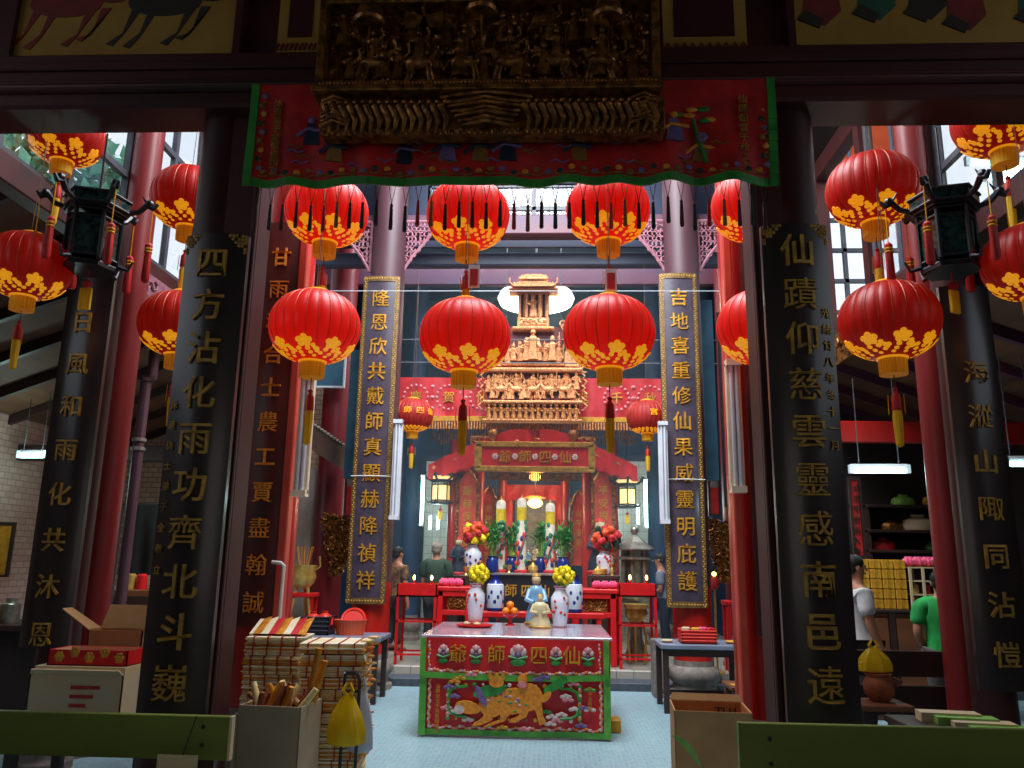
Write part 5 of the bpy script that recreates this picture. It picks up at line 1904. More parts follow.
# ================================================================ CARVED SHRINE CREST hung high
def shrine_crest():
    Y = 12.3
    def X(px, py=350): return at(px, py, Y).x
    def Z(py, px=533): return at(px, py, Y).z
    t = thing('carved_crest', (X(533), Y + .1, Z(420)), 'tall gilded carved temple crest hanging over the altar', 'carved crest')
    b = MB()
    b.box(X(487), X(579), Y + .1, Y + .2, Z(420), Z(366))
    b.box(X(503), X(563), Y + .1, Y + .2, Z(366), Z(325))
    b.box(X(518), X(549), Y + .1, Y + .2, Z(325), Z(290))
    b.build('back_panel', M_crestred, t)
    r_ = random.Random(21)
    g = MB()
    for k in range(30):
        figurine(g, X(488) + (X(578) - X(488)) * (k + r_.uniform(.2, .8)) / 30, Y + .04 + r_.uniform(-.03, .03), Z(399) + r_.choice((0, .02, .12, .16)), r_.uniform(.22, .3), r_, k % 3 == 0)
    for k in range(5):
        horse(g, X(494) + (X(572) - X(494)) * (k + .5) / 5, Y + .0, Z(398), .26, (-1) ** k)
    for k in range(40):
        cx, cz = X(489) + (X(577) - X(489)) * r_.random(), Z(398) + (Z(373) - Z(398)) * r_.random()
        a0 = r_.uniform(0, 6)
        g.tube([(cx + .05 * math.cos(a0 + q * .9), Y + .06, cz + .05 * math.sin(a0 + q * .9)) for q in range(6)], .013, 5)
    g.build('figure_frieze', M_giltpale, t, smooth=30)
    c = MB()
    for (pa, pb, py, hh, d) in ((484, 582, 402, .05, .12), (484, 582, 370, .06, .15), (484, 582, 420, .04, .1), (500, 566, 364, .04, .1), (512, 554, 329, .05, .16), (508, 558, 291, .05, .2)):
        c.box(X(pa), X(pb), Y - d + .1, Y + .2, Z(py) - hh / 2, Z(py) + hh / 2, .008)
        n = int((X(pb) - X(pa)) / .035)
        for k in range(n):
            x = X(pa) + (X(pb) - X(pa)) * (k + .5) / n
            c.sphere((x, Y - d + .09, Z(py)), .015, 6, 4)
    c.build('cornice', M_giltpale, t, smooth=35)
    f = MB()
    for k in range(15):
        figurine(f, X(487) + (X(579) - X(487)) * (k + .5) / 15, Y + .02, Z(419), Z(404) - Z(419), r_, 0)
    f.build('figurine_row', M_gilt, t, smooth=35)
    f = MB()
    for k in range(9):
        figurine(f, X(504) + (X(562) - X(504)) * (k + .5) / 9, Y + .03 - .05 * (k % 2), Z(362) + .02, r_.uniform(.26, .4), r_, k % 2)
    figurine(f, X(533), Y - .02, Z(360), .5, r_, 0)
    for px, s_ in ((494, 1), (572, 1)):
        f.box(X(px - 7), X(px + 7), Y, Y + .12, Z(366), Z(352))
        f.lathe([(.17, 0), (.15, .03), (.04, .12), (.02, .2)], (X(px), Y + .05, Z(340)), 8)
        for q in (-5, 5):
            f.tube([(X(px + q), Y + .02, Z(352)), (X(px + q), Y + .02, Z(340))], .018, 6)
        figurine(f, X(px), Y + .02, Z(353), .17, r_, 0)
    for px in (492, 500, 508, 558, 566, 574):
        figurine(f, X(px), Y + .04, Z(365), r_.uniform(.22, .34), r_, 1)
    f.build('figure_tier', M_giltpale, t, smooth=35)
    # side scrolls making a wing outline
    s2 = MB()
    for sgn in (-1, 1):
        for k in range(14):
            u = k / 13
            px = 533 + sgn * (30 + 22 * u)
            py = 322 + 46 * u
            rr = .05
            a0 = k
            s2.tube([(X(px) + rr * math.cos(a0 + q * .8), Y + .08, Z(py) + rr * math.sin(a0 + q * .8)) for q in range(7)], .014, 5)
        for k in range(6):
            px = 533 + sgn * (49 + 2 * (k % 2))
            s2.tube([(X(px), Y + .08, Z(372 + 6 * k)), (X(px + sgn * 3), Y + .04, Z(375 + 6 * k)), (X(px), Y + .08, Z(378 + 6 * k))], .014, 5)
    s2.build('scroll_wing', M_giltpale, t, smooth=True)
    # top pavilion
    p = MB()
    for px in (519, 526, 540, 547):
        p.tube([(X(px), Y - .02, Z(327)), (X(px), Y - .02, Z(292))], .02, 8)
    p.box(X(517), X(549), Y - .03, Y + .2, Z(329), Z(318), .006)
    p.relief(X(518), X(548), Z(326), Z(319), Y - .03, .03, 24, 8, 3, 30)
    for (py, hw) in ((289, 21), (282, 13)):
        p.prism([(X(533 - hw), Z(py)), (X(533 + hw), Z(py)), (X(533 + hw + 2), Z(py - 2)), (X(533 + hw * .6), Z(py - 5)), (X(533 - hw * .6), Z(py - 5)), (X(533 - hw - 2), Z(py - 2))], Y - .14, Y + .2)
        n = 14
        for k in range(n):
            x = X(533 - hw) + (X(533 + hw) - X(533 - hw)) * (k + .5) / n
            p.tube([(x, Y - .15, Z(py)), (x, Y - .08, Z(py - 5))], .012, 5)
    for s_ in (-1, 1):
        p.tube([(X(533 + s_ * 20), Y - .14, Z(289)), (X(533 + s_ * 24), Y - .15, Z(285)), (X(533 + s_ * 24), Y - .15, Z(281))], .014, 6)
    figurine(p, X(533), Y + .02, Z(317), .38, r_, 0)
    for k in range(8):
        p.tube([(X(520 + 3.6 * k), Y + .0, Z(316)), (X(520 + 3.6 * k), Y + .0, Z(294))], .008, 5)
    p.build('pavilion', M_giltpale, t, smooth=35)
    for px in (505, 561):
        MB().tube([(X(px), Y + .15, Z(366)), (X(px), Y + .15, 7.3)], .01, 6).build('hanging_rod', M_winframe, t)


shrine_crest()
# ring lamp behind the crest
p = at(536, 299, 13.2)
t = thing('ring_lamp', (p.x, p.y, p.z), 'bright round ceiling lamp behind the top of the gilded crest', 'lamp')
mb = MB()
mb.lathe([(.3, -.07), (.62, -.09), (.66, 0), (.62, .09), (.3, .1)], (p.x, p.y, p.z), 36)
mb.build('diffuser', M_ring, t, smooth=True)
MB().tube([(p.x, p.y, p.z + .1), (p.x, p.y, 7.29)], .02, 8).lathe([(.12, 0), (.12, .06)], (p.x, p.y, p.z + .1), 16).build('stem', M_tubeoff, t)

# red banner with roundels behind the crest
def rear_banner():
    Y = 12.75
    a, b = at(398, 424, Y), at(668, 424, Y)
    x0, x1 = a.x, b.x
    z0, z1 = zat(533, 420, Y), zat(533, 378, Y)
    t = thing('roundel_banner', ((x0 + x1) / 2, Y, z0), 'long red banner with embroidered roundels behind the gilded crest', 'banner')
    mb = MB()
    Yf = cloth_sheet(mb, x0, x1, z1, z0, Y, .03, 100, 8, 6)
    mb.build('banner_cloth', M_clothred, t, smooth=60)
    MB().box(x0, x1, Y - .04, Y - .01, z0 - .03, z0 + .05).build('gold_hem', M_gold, t)
    r = MB()
    chars = '慶賀仙林公誕千秋'
    n = 8
    zc = (z0 + z1) / 2 + .02
    for k in range(n):
        x = x0 + (x1 - x0) * (k + .5) / n
        r.m = 0
        for q in range(16):
            aa = 2 * PI * q / 16
            r.sphere((x + .2 * math.cos(aa), Yf(x, .5) - .02, zc + .2 * math.sin(aa)), .022, 6, 4, (1, .3, 1))
        r.m = 1
        r.text(chars[k], (x, Yf(x, .5) - .03, zc), .2, depth=.015, bold=.02)
        r.m = 0
        for dz in (-.18, .0, .18):
            r.sphere((x + (x1 - x0) / n / 2, Yf(x, .5) - .02, zc + dz), .03, 6, 4, (1.3, .3, .8))
    r.build('embroidered_roundels', [M_pinkemb, M_gold], t, smooth=30)
    n = 96
    f = MB()
    for k in range(n):
        x = x0 + (x1 - x0) * (k + .5) / n
        f.lathe([(.006, 0), (.016, -.03), (.018, -.14)], (x, Y - .02, z0 - .02), 6)
    f.build('bead_fringe', M_gilt, t, smooth=True)


rear_banner()

# ================================================================ FAR ALTAR SHRINE
def altar_shrine():
    Y = 14.2
    def X(px, py=500): return at(px, py, Y).x
    def Z(py, px=533): return at(px, py, Y).z
    t = thing('altar_shrine', (X(533), Y + .8, .2), 'red and gold altar shrine under a swagged red roof cloth', 'shrine')
    # posts
    for px in (453, 478, 588, 613):
        MB().lathe([(.1, .2), (.1, Z(440))], (X(px), Y + .1, 0), 16).build('post', M_redcol, t, smooth=True)
    for px in (500, 566):
        MB().lathe([(.08, .2), (.08, Z(470))], (X(px), Y + .7, 0), 16).build('post', M_redcol, t, smooth=True)
    # roof cloth: peaked with drooping sides
    c = MB()
    n = 40
    vs, fs = [], []
    for i in range(n + 1):
        u = i / n * 2 - 1
        px = 533 + 103 * u
        top = 428 + 40 * abs(u) ** 1.35
        bot = top + 14 + 7 * math.sin(abs(u) * PI) + (2 if i % 2 else 0)
        for yy in (Y - .35, Y - .1):
            vs.append((X(px), yy + (.0 if yy > Y - .2 else .04 * math.sin(i * 1.6)), Z(top)))
            vs.append((X(px), yy + (.0 if yy > Y - .2 else .04 * math.sin(i * 1.6)), Z(bot)))
    for i in range(n):
        q = 4 * i
        fs += [(q, q + 1, q + 5, q + 4), (q + 2, q + 6, q + 7, q + 3), (q, q + 4, q + 6, q + 2), (q + 1, q + 3, q + 7, q + 5)]
    c.add(vs, fs)
    c.build('roof_cloth', M_clothred, t, smooth=60)
    g = MB()
    pts = [(X(533 + 100 * (i / 20 - 1)), Y - .3, Z(441 + 30 * abs(i / 20 - 1) ** 1.3)) for i in range(41)]
    g.tube(pts, .03, 6)
    for i in range(0, 41, 1):
        x, y, z = pts[i]
        g.tube([(x, y, z), (x, y, z - .14)], .014, 5)
    g.relief(X(470), X(596), Z(449), Z(438), Y - .2, .08, 90, 10, 12, 14)
    for s_ in (-1, 1):
        g.sphere((X(533 + s_ * 40), Y - .38, Z(437)), .09, 8, 6)
        g.lathe([(.03, 0), (.07, -.06), (.03, -.16)], (X(533 + s_ * 40), Y - .38, Z(437)), 8)
    g.sphere((X(533), Y - .38, Z(428)), .07, 8, 6, (2, 1, 1))
    g.build('gilt_trim', M_gilt, t, smooth=True)
    # top beaded curtain band
    b = MB()
    b.box(X(428), X(640), Y - .14, Y - .06, Z(424), Z(417))
    b.build('header_beam', M_giltdark, t)
    bb = MB()
    for k in range(90):
        x = X(430) + (X(638) - X(430)) * (k + .5) / 90
        bb.tube([(x, Y - .1, Z(424)), (x, Y - .1, Z(424) - .3 - .1 * abs(math.sin(k * .35)))], .01, 4)
    o = bb.build('bead_strings', M_giltdark, t)
    # sign with characters
    s = MB().box(X(480), X(590), Y - .6, Y - .52, Z(473), Z(449), .02)
    s.build('sign_board', M_clothred, t)
    s = MB()
    for (a, b_, c_, d) in ((480, 590, 473, 471), (480, 590, 451, 449)):
        s.box(X(a) - .05, X(b_) + .05, Y - .63, Y - .5, Z(c_) - .04, Z(c_) + .05, .01) if c_ == 473 else s.box(X(a) - .05, X(b_) + .05, Y - .63, Y - .5, Z(d) - .05, Z(d) + .04, .01)
    for a in (480, 590):
        s.box(X(a) - .06, X(a) + .06, Y - .63, Y - .5, Z(473), Z(449), .01)
    s.build('sign_frame', M_golddim, t)
    l = MB()
    for k, ch in enumerate('爺師四仙'):
        l.text(ch, (X(506 + 19.5 * k), Y - .61, (Z(473) + Z(449)) / 2), .22, depth=.03, bold=.025)
    l.build('gold_lettering', M_gold, t)
    l = MB()
    for k in range(5):
        flower(l, X(496.5 + 19.3 * k), Y - .61, (Z(473) + Z(449)) / 2, .055, 6, 0, 1)
    l.build('embroidered_flowers', [M_whiteemb, M_pinkemb], t, smooth=True)
    # second fringe below the sign
    f = MB()
    for k in range(54):
        x = X(488) + (X(582) - X(488)) * (k + .5) / 54
        f.tube([(x, Y - .2, Z(474)), (x, Y - .2, Z(482))], .013, 4)
    f.build('lower_fringe', M_giltdark, t)
    # inner red curtain with swags, and back
    cu = MB()
    cloth_sheet(cu, X(502), X(566), Z(481), Z(497), Y + .75, .06, 60, 6, 3, freq=6)
    cu.build('inner_curtain', M_clothred, t, smooth=60)
    for (a, b_) in ((500, 511), (555, 568)):
        cu = MB()
        cloth_sheet(cu, X(a), X(b_), Z(490), Z(560), Y + .8, .06, 16, 10, 3, freq=12)
        cu.build('side_curtain', M_clothred, t, smooth=60)
    # couplet panels, red with gold
    for px, p0, p1, Yp, w in ((468, 468, 575, Y - .05, .36), (487, 484, 575, Y + .4, .27), (580, 488, 565, Y + .4, .27), (603, 466, 575, Y - .05, .36)):
        x = X(px)
        pn = MB()
        zt_, zb_ = Z(p0), Z(p1)
        pn.prism([(x - w / 2, zb_), (x + w / 2, zb_), (x + w / 2, zt_ - .25), (x + w * .3, zt_ - .12), (x + .08, zt_ - .1), (x, zt_), (x - .08, zt_ - .1), (x - w * .3, zt_ - .12), (x - w / 2, zt_ - .25)], Yp, Yp + .06)
        q = pn.build('couplet_panel', M_couplet, t)
        fr = MB()
        for s_ in (-1, 1):
            fr.box(x + s_ * w / 2 - .03, x + s_ * w / 2 + .03, Yp - .03, Yp + .05, zb_, zt_ - .25)
            for k in range(int((zt_ - zb_) / .07)):
                fr.sphere((x + s_ * w / 2, Yp - .035, zb_ + .07 * k), .02, 6, 4)
        fr.tube([(x - w / 2, Yp - .01, zt_ - .25), (x - w * .3, Yp - .01, zt_ - .12), (x - .08, Yp - .01, zt_ - .1), (x, Yp - .01, zt_), (x + .08, Yp - .01, zt_ - .1), (x + w * .3, Yp - .01, zt_ - .12), (x + w / 2, Yp - .01, zt_ - .25)], .03, 6)
        fr.build('gilt_frame', M_giltdark, q, smooth=40)
        tx = MB()
        txt = '恩光普照神威顯赫保平安'
        nn = int((zt_ - zb_ - .5) / (w * .62))
        for k in range(nn):
            tx.text(txt[(k + px) % len(txt)], (x, Yp - .015, zt_ - .42 - k * w * .62), w * .5, depth=.015, bold=.02)
        tx.build('gold_lettering', M_gold, q)
    # altar interior: stepped shelves with spirit tablets
    sh = MB()
    for k in range(6):
        sh.box(X(520), X(560), Y + .5 + .12 * k, Y + .62 + .12 * k, Z(562) + .0, Z(556) + .16 * k, .008)
    sh.box(X(512), X(566), Y + 1.35, Y + 1.4, .2, Z(478))
    sh.build('stepped_altar', M_silverbl, t)
    MB().box(X(500), X(568), Y + .35, Y + 1.35, .2, Z(563), .01).build('altar_base', M_dkwood, t)
    MB().relief(X(500), X(568), Z(605), Z(566), Y + .35, .05, 60, 30, 4, 14).build('carved_front', M_giltdark, t, smooth=35)


altar_shrine()
# glowing lamps inside the shrine
for px, py, r, lab in ((535, 477, .09, 'glowing yellow lamp under the shrine sign'), (535, 503, .11, 'glowing yellow lamp before the inner red curtain'), (548, 552, .03, 'small burning lamp on the altar, right one'), (541, 567, .03, 'small burning lamp on the altar, lower one')):
    p = at(px, py, 14.45)
    t = thing('altar_lamp', p, lab, 'lamp', 'glowing altar lamps')
    MB().sphere(p, r, 12, 8, (1.2, 1, .8)).build('bulb', M_bulb, t, smooth=True)
    MB().lathe([(r * 1.6, 0), (r * 1.9, .02), (r * .6, .06)], (p.x, p.y, p.z + r * .7), 16).build('lamp_cap', M_brass, t, smooth=True)
    if r > .05:
        MB().tube([(p.x, p.y, p.z + r), (p.x, p.y, p.z + .5)], .008, 5).build('wire', M_winframe, t)
    else:
        MB().lathe([(.04, -.12), (.02, -.06), (.05, -.02)], p, 12).build('holder', M_brass, t, smooth=True)
# the altar behind stepped shelf: small statues row
r_ = random.Random(9)
for k in range(7):
    px = 512 + 8 * k
    Y = 14.6
    p = at(px, 556, Y)
    deity('altar_statuette', p.x, Y - .03, at(px, 561, Y).z, r_.uniform(.2, .3), (M_gold, M_red, M_robe, M_ivory)[k % 4],
          'small altar statuette, %s of the row of seven on the shrine' % ('first', 'second', 'third', 'fourth', 'fifth', 'sixth', 'seventh')[k] + ' from the left', .26, M_gold)

# red gold guardian figures at each side of the altar
for px, py0, py1, lab in ((600, 515, 575, 'dark robed guardian statue behind the right tall vase'), (459, 535, 575, 'dark robed guardian statue left of the left couplet panels')):
    Y = 13.7
    a, b = at(px, py0, Y), at(px, py1, Y)
    MB().box(b.x - .2, b.x + .2, Y - .15, Y + .2, .2, b.z, .01).build('statue_plinth', M_dkwood, label='dark plinth under the %s guardian statue' % ('right' if px > 533 else 'left'), cat='plinth')
    deity('guardian_statue', a.x, Y, b.z, a.z - b.z, M_navy, lab, .22, M_redfl)

# pale tiled partition screens with tube lamps
for px0, px1, lab in ((425, 458, 'left'), (612, 650, 'right')):
    Y = 16.6
    a, b = at(px0, 500, Y).x, at(px1, 500, Y).x
    struct(MB().box(a, b, Y, Y + .1, .2, zat(px0, 461, Y)), 'wall_tiled_' + lab, M_tilewall, label='pale tiled wall section %s of the shrine' % lab)
    struct(MB().box(a - .1, b + .1, Y - .03, Y + .13, zat(px0, 461, Y), zat(px0, 461, Y) + .12, .01), 'trim_tiled_' + lab, M_navy)


def lit_tube(px, py0, py1, Y, label):
    a, b = at(px, py0, Y), at(px, py1, Y)
    x = at(px, (py0 + py1) / 2, Y).x
    t = thing('tube_lamp', (x, Y, b.z), label, 'tube lamp', 'lit fluorescent tubes')
    MB().tube([(x, Y, b.z + .03), (x, Y, a.z - .03)], .025, 10).build('tube', M_tubelit, t, smooth=True)
    MB().box(x - .03, x + .03, Y + .03, Y + .07, b.z, a.z).build('housing', M_tubeoff, t)
    MB().box(x - .035, x + .035, Y - .03, Y + .05, b.z, b.z + .04).box(x - .035, x + .035, Y - .03, Y + .05, a.z - .04, a.z).build('end_cap', M_tubeoff, t)


lit_tube(422, 475, 526, 13.6, 'lit upright tube lamp left of the altar')
lit_tube(646, 479, 528, 13.6, 'lit upright tube lamp right of the altar')
lit_tube(430, 515, 530, 16.2, 'short lit tube lamp on the left tiled wall, left one')
lit_tube(438, 516, 530, 16.2, 'short lit tube lamp on the left tiled wall, right one')
lit_tube(638, 504, 525, 16.2, 'short lit tube lamp on the right tiled wall')


def horiz_tube(px0, px1, py, Y, label, both=0.0):
    a, b = at(px0, py, Y), at(px1, py, Y + both)
    t = thing('tube_lamp', (a + b) / 2, label, 'tube lamp', 'lit fluorescent tubes')
    d = (b - a).normalized()
    up = Vector((0, 0, .045))
    MB().tube([a + d * .03, b - d * .03], .024, 10).build('tube', M_tubelit, t, smooth=True)
    m = MB()
    m.tube([a + up, b + up], .03, 4)
    m.build('housing', M_tubeoff, t)
    e = MB()
    for p in (a, b):
        e.cbox((p.x, p.y, p.z + .02), (.04, .05, .09))
    e.build('end_cap', M_tubeoff, t)
    w = MB()
    for u in (.15, .85):
        q = a + (b - a) * u
        w.tube([q + up, q + Vector((0, 0, 1.0))], .006, 5)
    w.build('hanging_wire', M_winframe, t)


horiz_tube(851, 908, 471, 8.6, 'lit horizontal tube lamp between the right front board and the red aisle column')
horiz_tube(19, 46, 456, 9.4, 'lit horizontal tube lamp at the far left against the brick wall')
horiz_tube(1006, 1040, 464, 7.4, 'lit horizontal tube lamp at the far right edge')
horiz_tube(968, 1040, 163, 7.0, 'bright lit tube lamp high in the right aisle, level one')
horiz_tube(985, 1042, 178, 6.9, 'bright lit tube lamp high in the right aisle, slanting one', both=.9)

# red hanging plaques and paintings
def plaque(name, px0, px1, py0, py1, Y, m, label, cat='plaque', top=None, frame=None):
    a, b = at(px0, (py0 + py1) / 2, Y), at(px1, (py0 + py1) / 2, Y)
    z1, z0 = zat((px0 + px1) / 2, py0, Y), zat((px0 + px1) / 2, py1, Y)
    t = thing(name, ((a.x + b.x) / 2, Y, z0), label, cat)
    MB().box(a.x, b.x, Y, Y + .03, z0, z1, .006).build('face', m, t)
    f = MB()
    w = .025
    f.box(a.x - w, b.x + w, Y - .012, Y + .04, z1, z1 + w * 1.5).box(a.x - w, b.x + w, Y - .012, Y + .04, z0 - w, z0)
    f.box(a.x - w, a.x, Y - .012, Y + .04, z0, z1).box(b.x, b.x + w, Y - .012, Y + .04, z0, z1)
    f.build('frame', frame or M_dkwood, t)
    if top:
        MB().box(a.x, b.x, Y - .005, Y + .03, z1 - (z1 - z0) * .22, z1).build('header', top, t)
    return t


plaque('red_plaque', 710, 719, 480, 514, 11.5, M_redtag, 'red plaque on the dark column right of the right bordered tablet', top=M_stone)
plaque('red_plaque', 346, 354, 478, 516, 11.5, M_redtag, 'red plaque beside the left bordered tablet', top=M_stone)
plaque('picture_frame', 318, 344, 345, 386, 11.4, M_tealstrip, 'pale blue framed picture behind the leftmost lower lantern', 'picture', frame=M_tubeoff)
struct(MB().box(at(704, 400, 11.2).x, at(716, 400, 11.2).x, 11.2, 11.3, zat(706, 480, 11.2), zat(706, 300, 11.2)), 'trim_teal_right', M_tealstrip, label='teal painted upright strip right of the right tablet')
struct(MB().box(at(348, 400, 11.2).x, at(358, 400, 11.2).x, 11.2, 11.3, zat(352, 478, 11.2), zat(352, 350, 11.2)), 'trim_teal_left', M_tealstrip, label='teal painted upright strip left of the left tablet')
plaque('wall_cabinet', 722, 748, 315, 505, 11.6, M_plumbeam, 'plum coloured tall cabinet behind the vertical tube lamp on the right', 'cabinet')
# small tiled eave on the left
p = at(322, 430, 10.9)
t = thing('small_eave', (p.x, 10.9, p.z - .3), 'small wooden eave with scalloped edge left of the left tablet', 'eave')
a, b = at(300, 415, 10.2), at(345, 446, 11.4)
mb = MB()
mb.add([(a.x, a.y, a.z), (b.x, b.y, b.z), (b.x, b.y, b.z - .35), (a.x, a.y, a.z - .35), (a.x, a.y + .1, a.z), (b.x, b.y + .1, b.z), (b.x, b.y + .1, b.z - .35), (a.x, a.y + .1, a.z - .35)], [(0, 1, 2, 3), (7, 6, 5, 4), (0, 4, 5, 1), (1, 5, 6, 2), (2, 6, 7, 3), (3, 7, 4, 0)])
mb.build('fascia', M_dkwood, t)
mb = MB()
for k in range(14):
    q = a + (b - a) * (k + .5) / 14
    mb.sphere(q + Vector((0, -.02, .0)), .035, 7, 5, (1, 1, .7))
mb.build('scalloped_edge', M_silver, t, smooth=True)
# grey cloth altar pieces between (left)
Y = 12.0
a, b = at(290, 470, Y), at(322, 600, Y)
t = thing('draped_screen', ((a.x + b.x) / 2, Y, .2), 'tall beige draped screen behind the left brass censer', 'screen')
cs = MB()
cloth_sheet(cs, a.x, b.x, a.z, .25, Y, .05, 20, 14, 4, freq=8)
cs.build('cloth', M_wallplain, t, smooth=60)
MB().tube([(a.x - .03, Y + .03, a.z), (a.x + .1, Y + .03, a.z + .35), (b.x - .1, Y + .03, a.z + .35), (b.x + .03, Y + .03, a.z)], .015, 6).build('top_bow', M_winframe, t)
# far altar tables on both sides (red boxes, dark)
for px0, px1, py, lab in ((286, 318, 592, 'left'), (722, 745, 600, 'right')):
    Y = 11.36
    a, b = at(px0, py, Y), at(px1, py, Y)
    t = thing('side_altar_table', ((a.x + b.x) / 2, Y, .2), 'narrow red side table at the %s edge of the far hall' % lab, 'table')
    MB().box(a.x, b.x, Y - .2, Y + .1, a.z - .06, a.z, .01).build('tabletop', M_red, t)
    for lx in (a.x + .02, b.x - .08):
        for ly in (Y - .18, Y + .03):
            MB().box(lx, lx + .06, ly, ly + .06, .2, a.z - .06).build('leg', M_red, t)
# glowing red altar lamp on the right
p = at(714, 574, 11.0)
t = thing('altar_lamp', p, 'small glowing red and gold altar lamp right of the right tablet', 'lamp')
MB().sphere(p, .03, 10, 6).build('bulb', M_bulb, t, smooth=True)
MB().lathe([(.03, -.2), (.06, -.16), (.05, -.06), (.02, -.03)], p, 12).build('glass_cup', M_redtag, t, smooth=True)
MB().tube([(p.x, p.y, p.z - .2), (p.x, p.y, .2)], .015, 8).lathe([(.1, 0), (.1, .03), (.02, .06)], (p.x, p.y, .2), 14).build('stem', M_brass, t, smooth=True)

# ================================================================ GREY TABLES EACH SIDE
def grey_table(x0, x1, y0, y1, z, label, brace=False):
    t = thing('side_table', ((x0 + x1) / 2, (y0 + y1) / 2, 0), label, 'table')
    MB().box(x0, x1, y0, y1, z - .05, z, .008).build('tabletop', M_greytop, t)
    MB().box(x0 + .05, x1 - .05, y0 + .05, y0 + .08, z - .13, z - .05).box(x0 + .05, x1 - .05, y1 - .08, y1 - .05, z - .13, z - .05).build('apron', M_dkwood, t)
    for lx in (x0 + .03, x1 - .09):
        for ly in (y0 + .03, y1 - .09):
            MB().box(lx, lx + .06, ly, ly + .06, 0, z - .05, .004).build('leg', M_dkwood, t)
    b = MB()
    b.box(x0 + .05, x1 - .05, y0 + .04, y0 + .08, .12, .16).box(x0 + .05, x1 - .05, y1 - .08, y1 - .04, .12, .16)
    if brace:
        b.tube([(x0 + .06, y0 + .06, .14), (x1 - .06, y1 - .06, .14)], .02, 6)
        b.tube([(x1 - .06, y0 + .06, .14), (x0 + .06, y1 - .06, .14)], .02, 6)
    b.build('stretcher', M_dkwood, t)
    return t


gz = .72
a, b = at(660, 640, 9.3), at(748, 640, 9.3)
RTX0, RTX1 = a.x, b.x
grey_table(a.x, b.x, 9.25, 9.95, gz, 'grey topped table before the right bordered tablet', True)
a, b = at(290, 640, 9.4), at(381, 640, 9.4)
grey_table(a.x, b.x, 9.35, 10.0, gz, 'grey topped table before the left bordered tablet')


def basket(px, Y, z, w, d, h, m, label, name='plastic_basket', rim=None, round_=False):
    x = prow(px, z, Y)
    t = thing(name, (x, Y, z), label, 'basket')
    b = MB()
    if round_:
        b.lathe([(w * .42, 0), (w * .5, h * .9), (w * .54, h), (w * .5, h), (w * .46, h * .9), (w * .38, .01)], (x, Y, z), 28, sy=d / w)
        b.build('basket_wall', m, t, smooth=True)
        r2 = MB()
        for k in range(28):
            a_ = 2 * PI * k / 28
            r2.tube([(x + w * .43 * math.cos(a_), Y + d * .43 * math.sin(a_), z + .01), (x + w * .51 * math.cos(a_), Y + d * .51 * math.sin(a_), z + h)], .006, 4)
        r2.build('basket_ribs', m, t, smooth=True)
    else:
        for (x0, x1, y0, y1) in ((-w / 2, w / 2, -d / 2, -d / 2 + .012), (-w / 2, w / 2, d / 2 - .012, d / 2), (-w / 2, -w / 2 + .012, -d / 2, d / 2), (w / 2 - .012, w / 2, -d / 2, d / 2)):
            b.box(x + x0, x + x1, Y + y0, Y + y1, z, z + h)
        b.box(x - w / 2, x + w / 2, Y - d / 2, Y + d / 2, z, z + .012)
        b.build('basket_wall', m, t)
        r2 = MB()
        for zz in (.25, .5, .75, 1.0):
            r2.tube([(x - w / 2, Y - d / 2 - .004, z + h * zz), (x + w / 2, Y - d / 2 - .004, z + h * zz), (x + w / 2, Y + d / 2, z + h * zz), (x - w / 2, Y + d / 2, z + h * zz)], .008, 4, closed=True)
        r2.build('rim', rim or m, t)
    return t


basket(697, 9.5, gz, .38, .3, .14, M_basket, 'red plastic basket of offerings on the right grey table')
xx = prow(697, gz, 9.5)
kk = 0
for dx, dy, m, lab in ((-.12, 0, M_offwhite, 'cream packet in the red basket on the right grey table'), (-.02, -.05, M_yellowpk, 'yellow packet in the red basket on the right grey table'), (.08, .03, M_pink, 'pink packet in the red basket, middle of the basket'), (.14, -.05, M_clothred, 'red packet at the right end inside the red basket')):
    MB().box(xx + dx - .045, xx + dx + .045, 9.5 + dy - .04, 9.5 + dy + .04, gz + .015, gz + .17, .01, rot=.3 * dx * 10).build('offering_packet', m, label=lab, cat='packet', group='packets in the red basket')
for px, m, lab in ((667, M_offwhite, 'small white dish left on the right grey table'), (731, M_yellowpk, 'small yellow dish right on the right grey table')):
    x = prow(px, gz, 9.5)
    MB().lathe([(.04, 0), (.07, .02), (.065, .03), (.03, .015)], (x, 9.5, gz), 18).build('small_dish', m, smooth=True, label=lab, cat='dish', group='small dishes on the right grey table')
basket(350, 9.65, gz, .36, .3, .17, M_basketor, 'orange red round basket on the left grey table', round_=True)
x = prow(353, gz, 9.7)
MB().lathe([(.005, .0), (.115, .0), (.12, .012), (.14, .014), (.15, .0), (.15, -.012), (.1, -.014), (.02, -.014)], (x, 9.68, gz + .26), 28).build('round_tray', M_basket, smooth=25, label='round red tray standing up in the orange basket', cat='tray')
bpy.data.objects['round_tray'].rotation_euler = (R(64), R(10), 0)
bpy.data.objects['round_tray'].location.z = gz + .16
basket(317, 9.65, gz, .34, .32, .2, M_blackpl, 'black plastic crate with red bags on the left grey table', name='plastic_crate')
x = prow(317, gz, 9.65)
for k, (dx, dz, s_) in enumerate(((-.06, .2, .11), (.08, .21, .1))):
    m = MB()
    m.lathe([(s_ * .6, -.16), (s_ * 1.1, -.08), (s_ * .9, 0), (s_ * .3, .05), (s_ * .35, .07)], (x + dx, 9.65, gz + dz - .02), 16, mod=lambda a_, z_: 1 + .12 * math.sin(a_ * 5 + z_ * 30))
    m.build('red_plastic_bag', M_basket, smooth=True, label='crumpled red plastic bag in the black crate, %s one' % ('left', 'right')[k], cat='bag', group='red bags in the black crate')

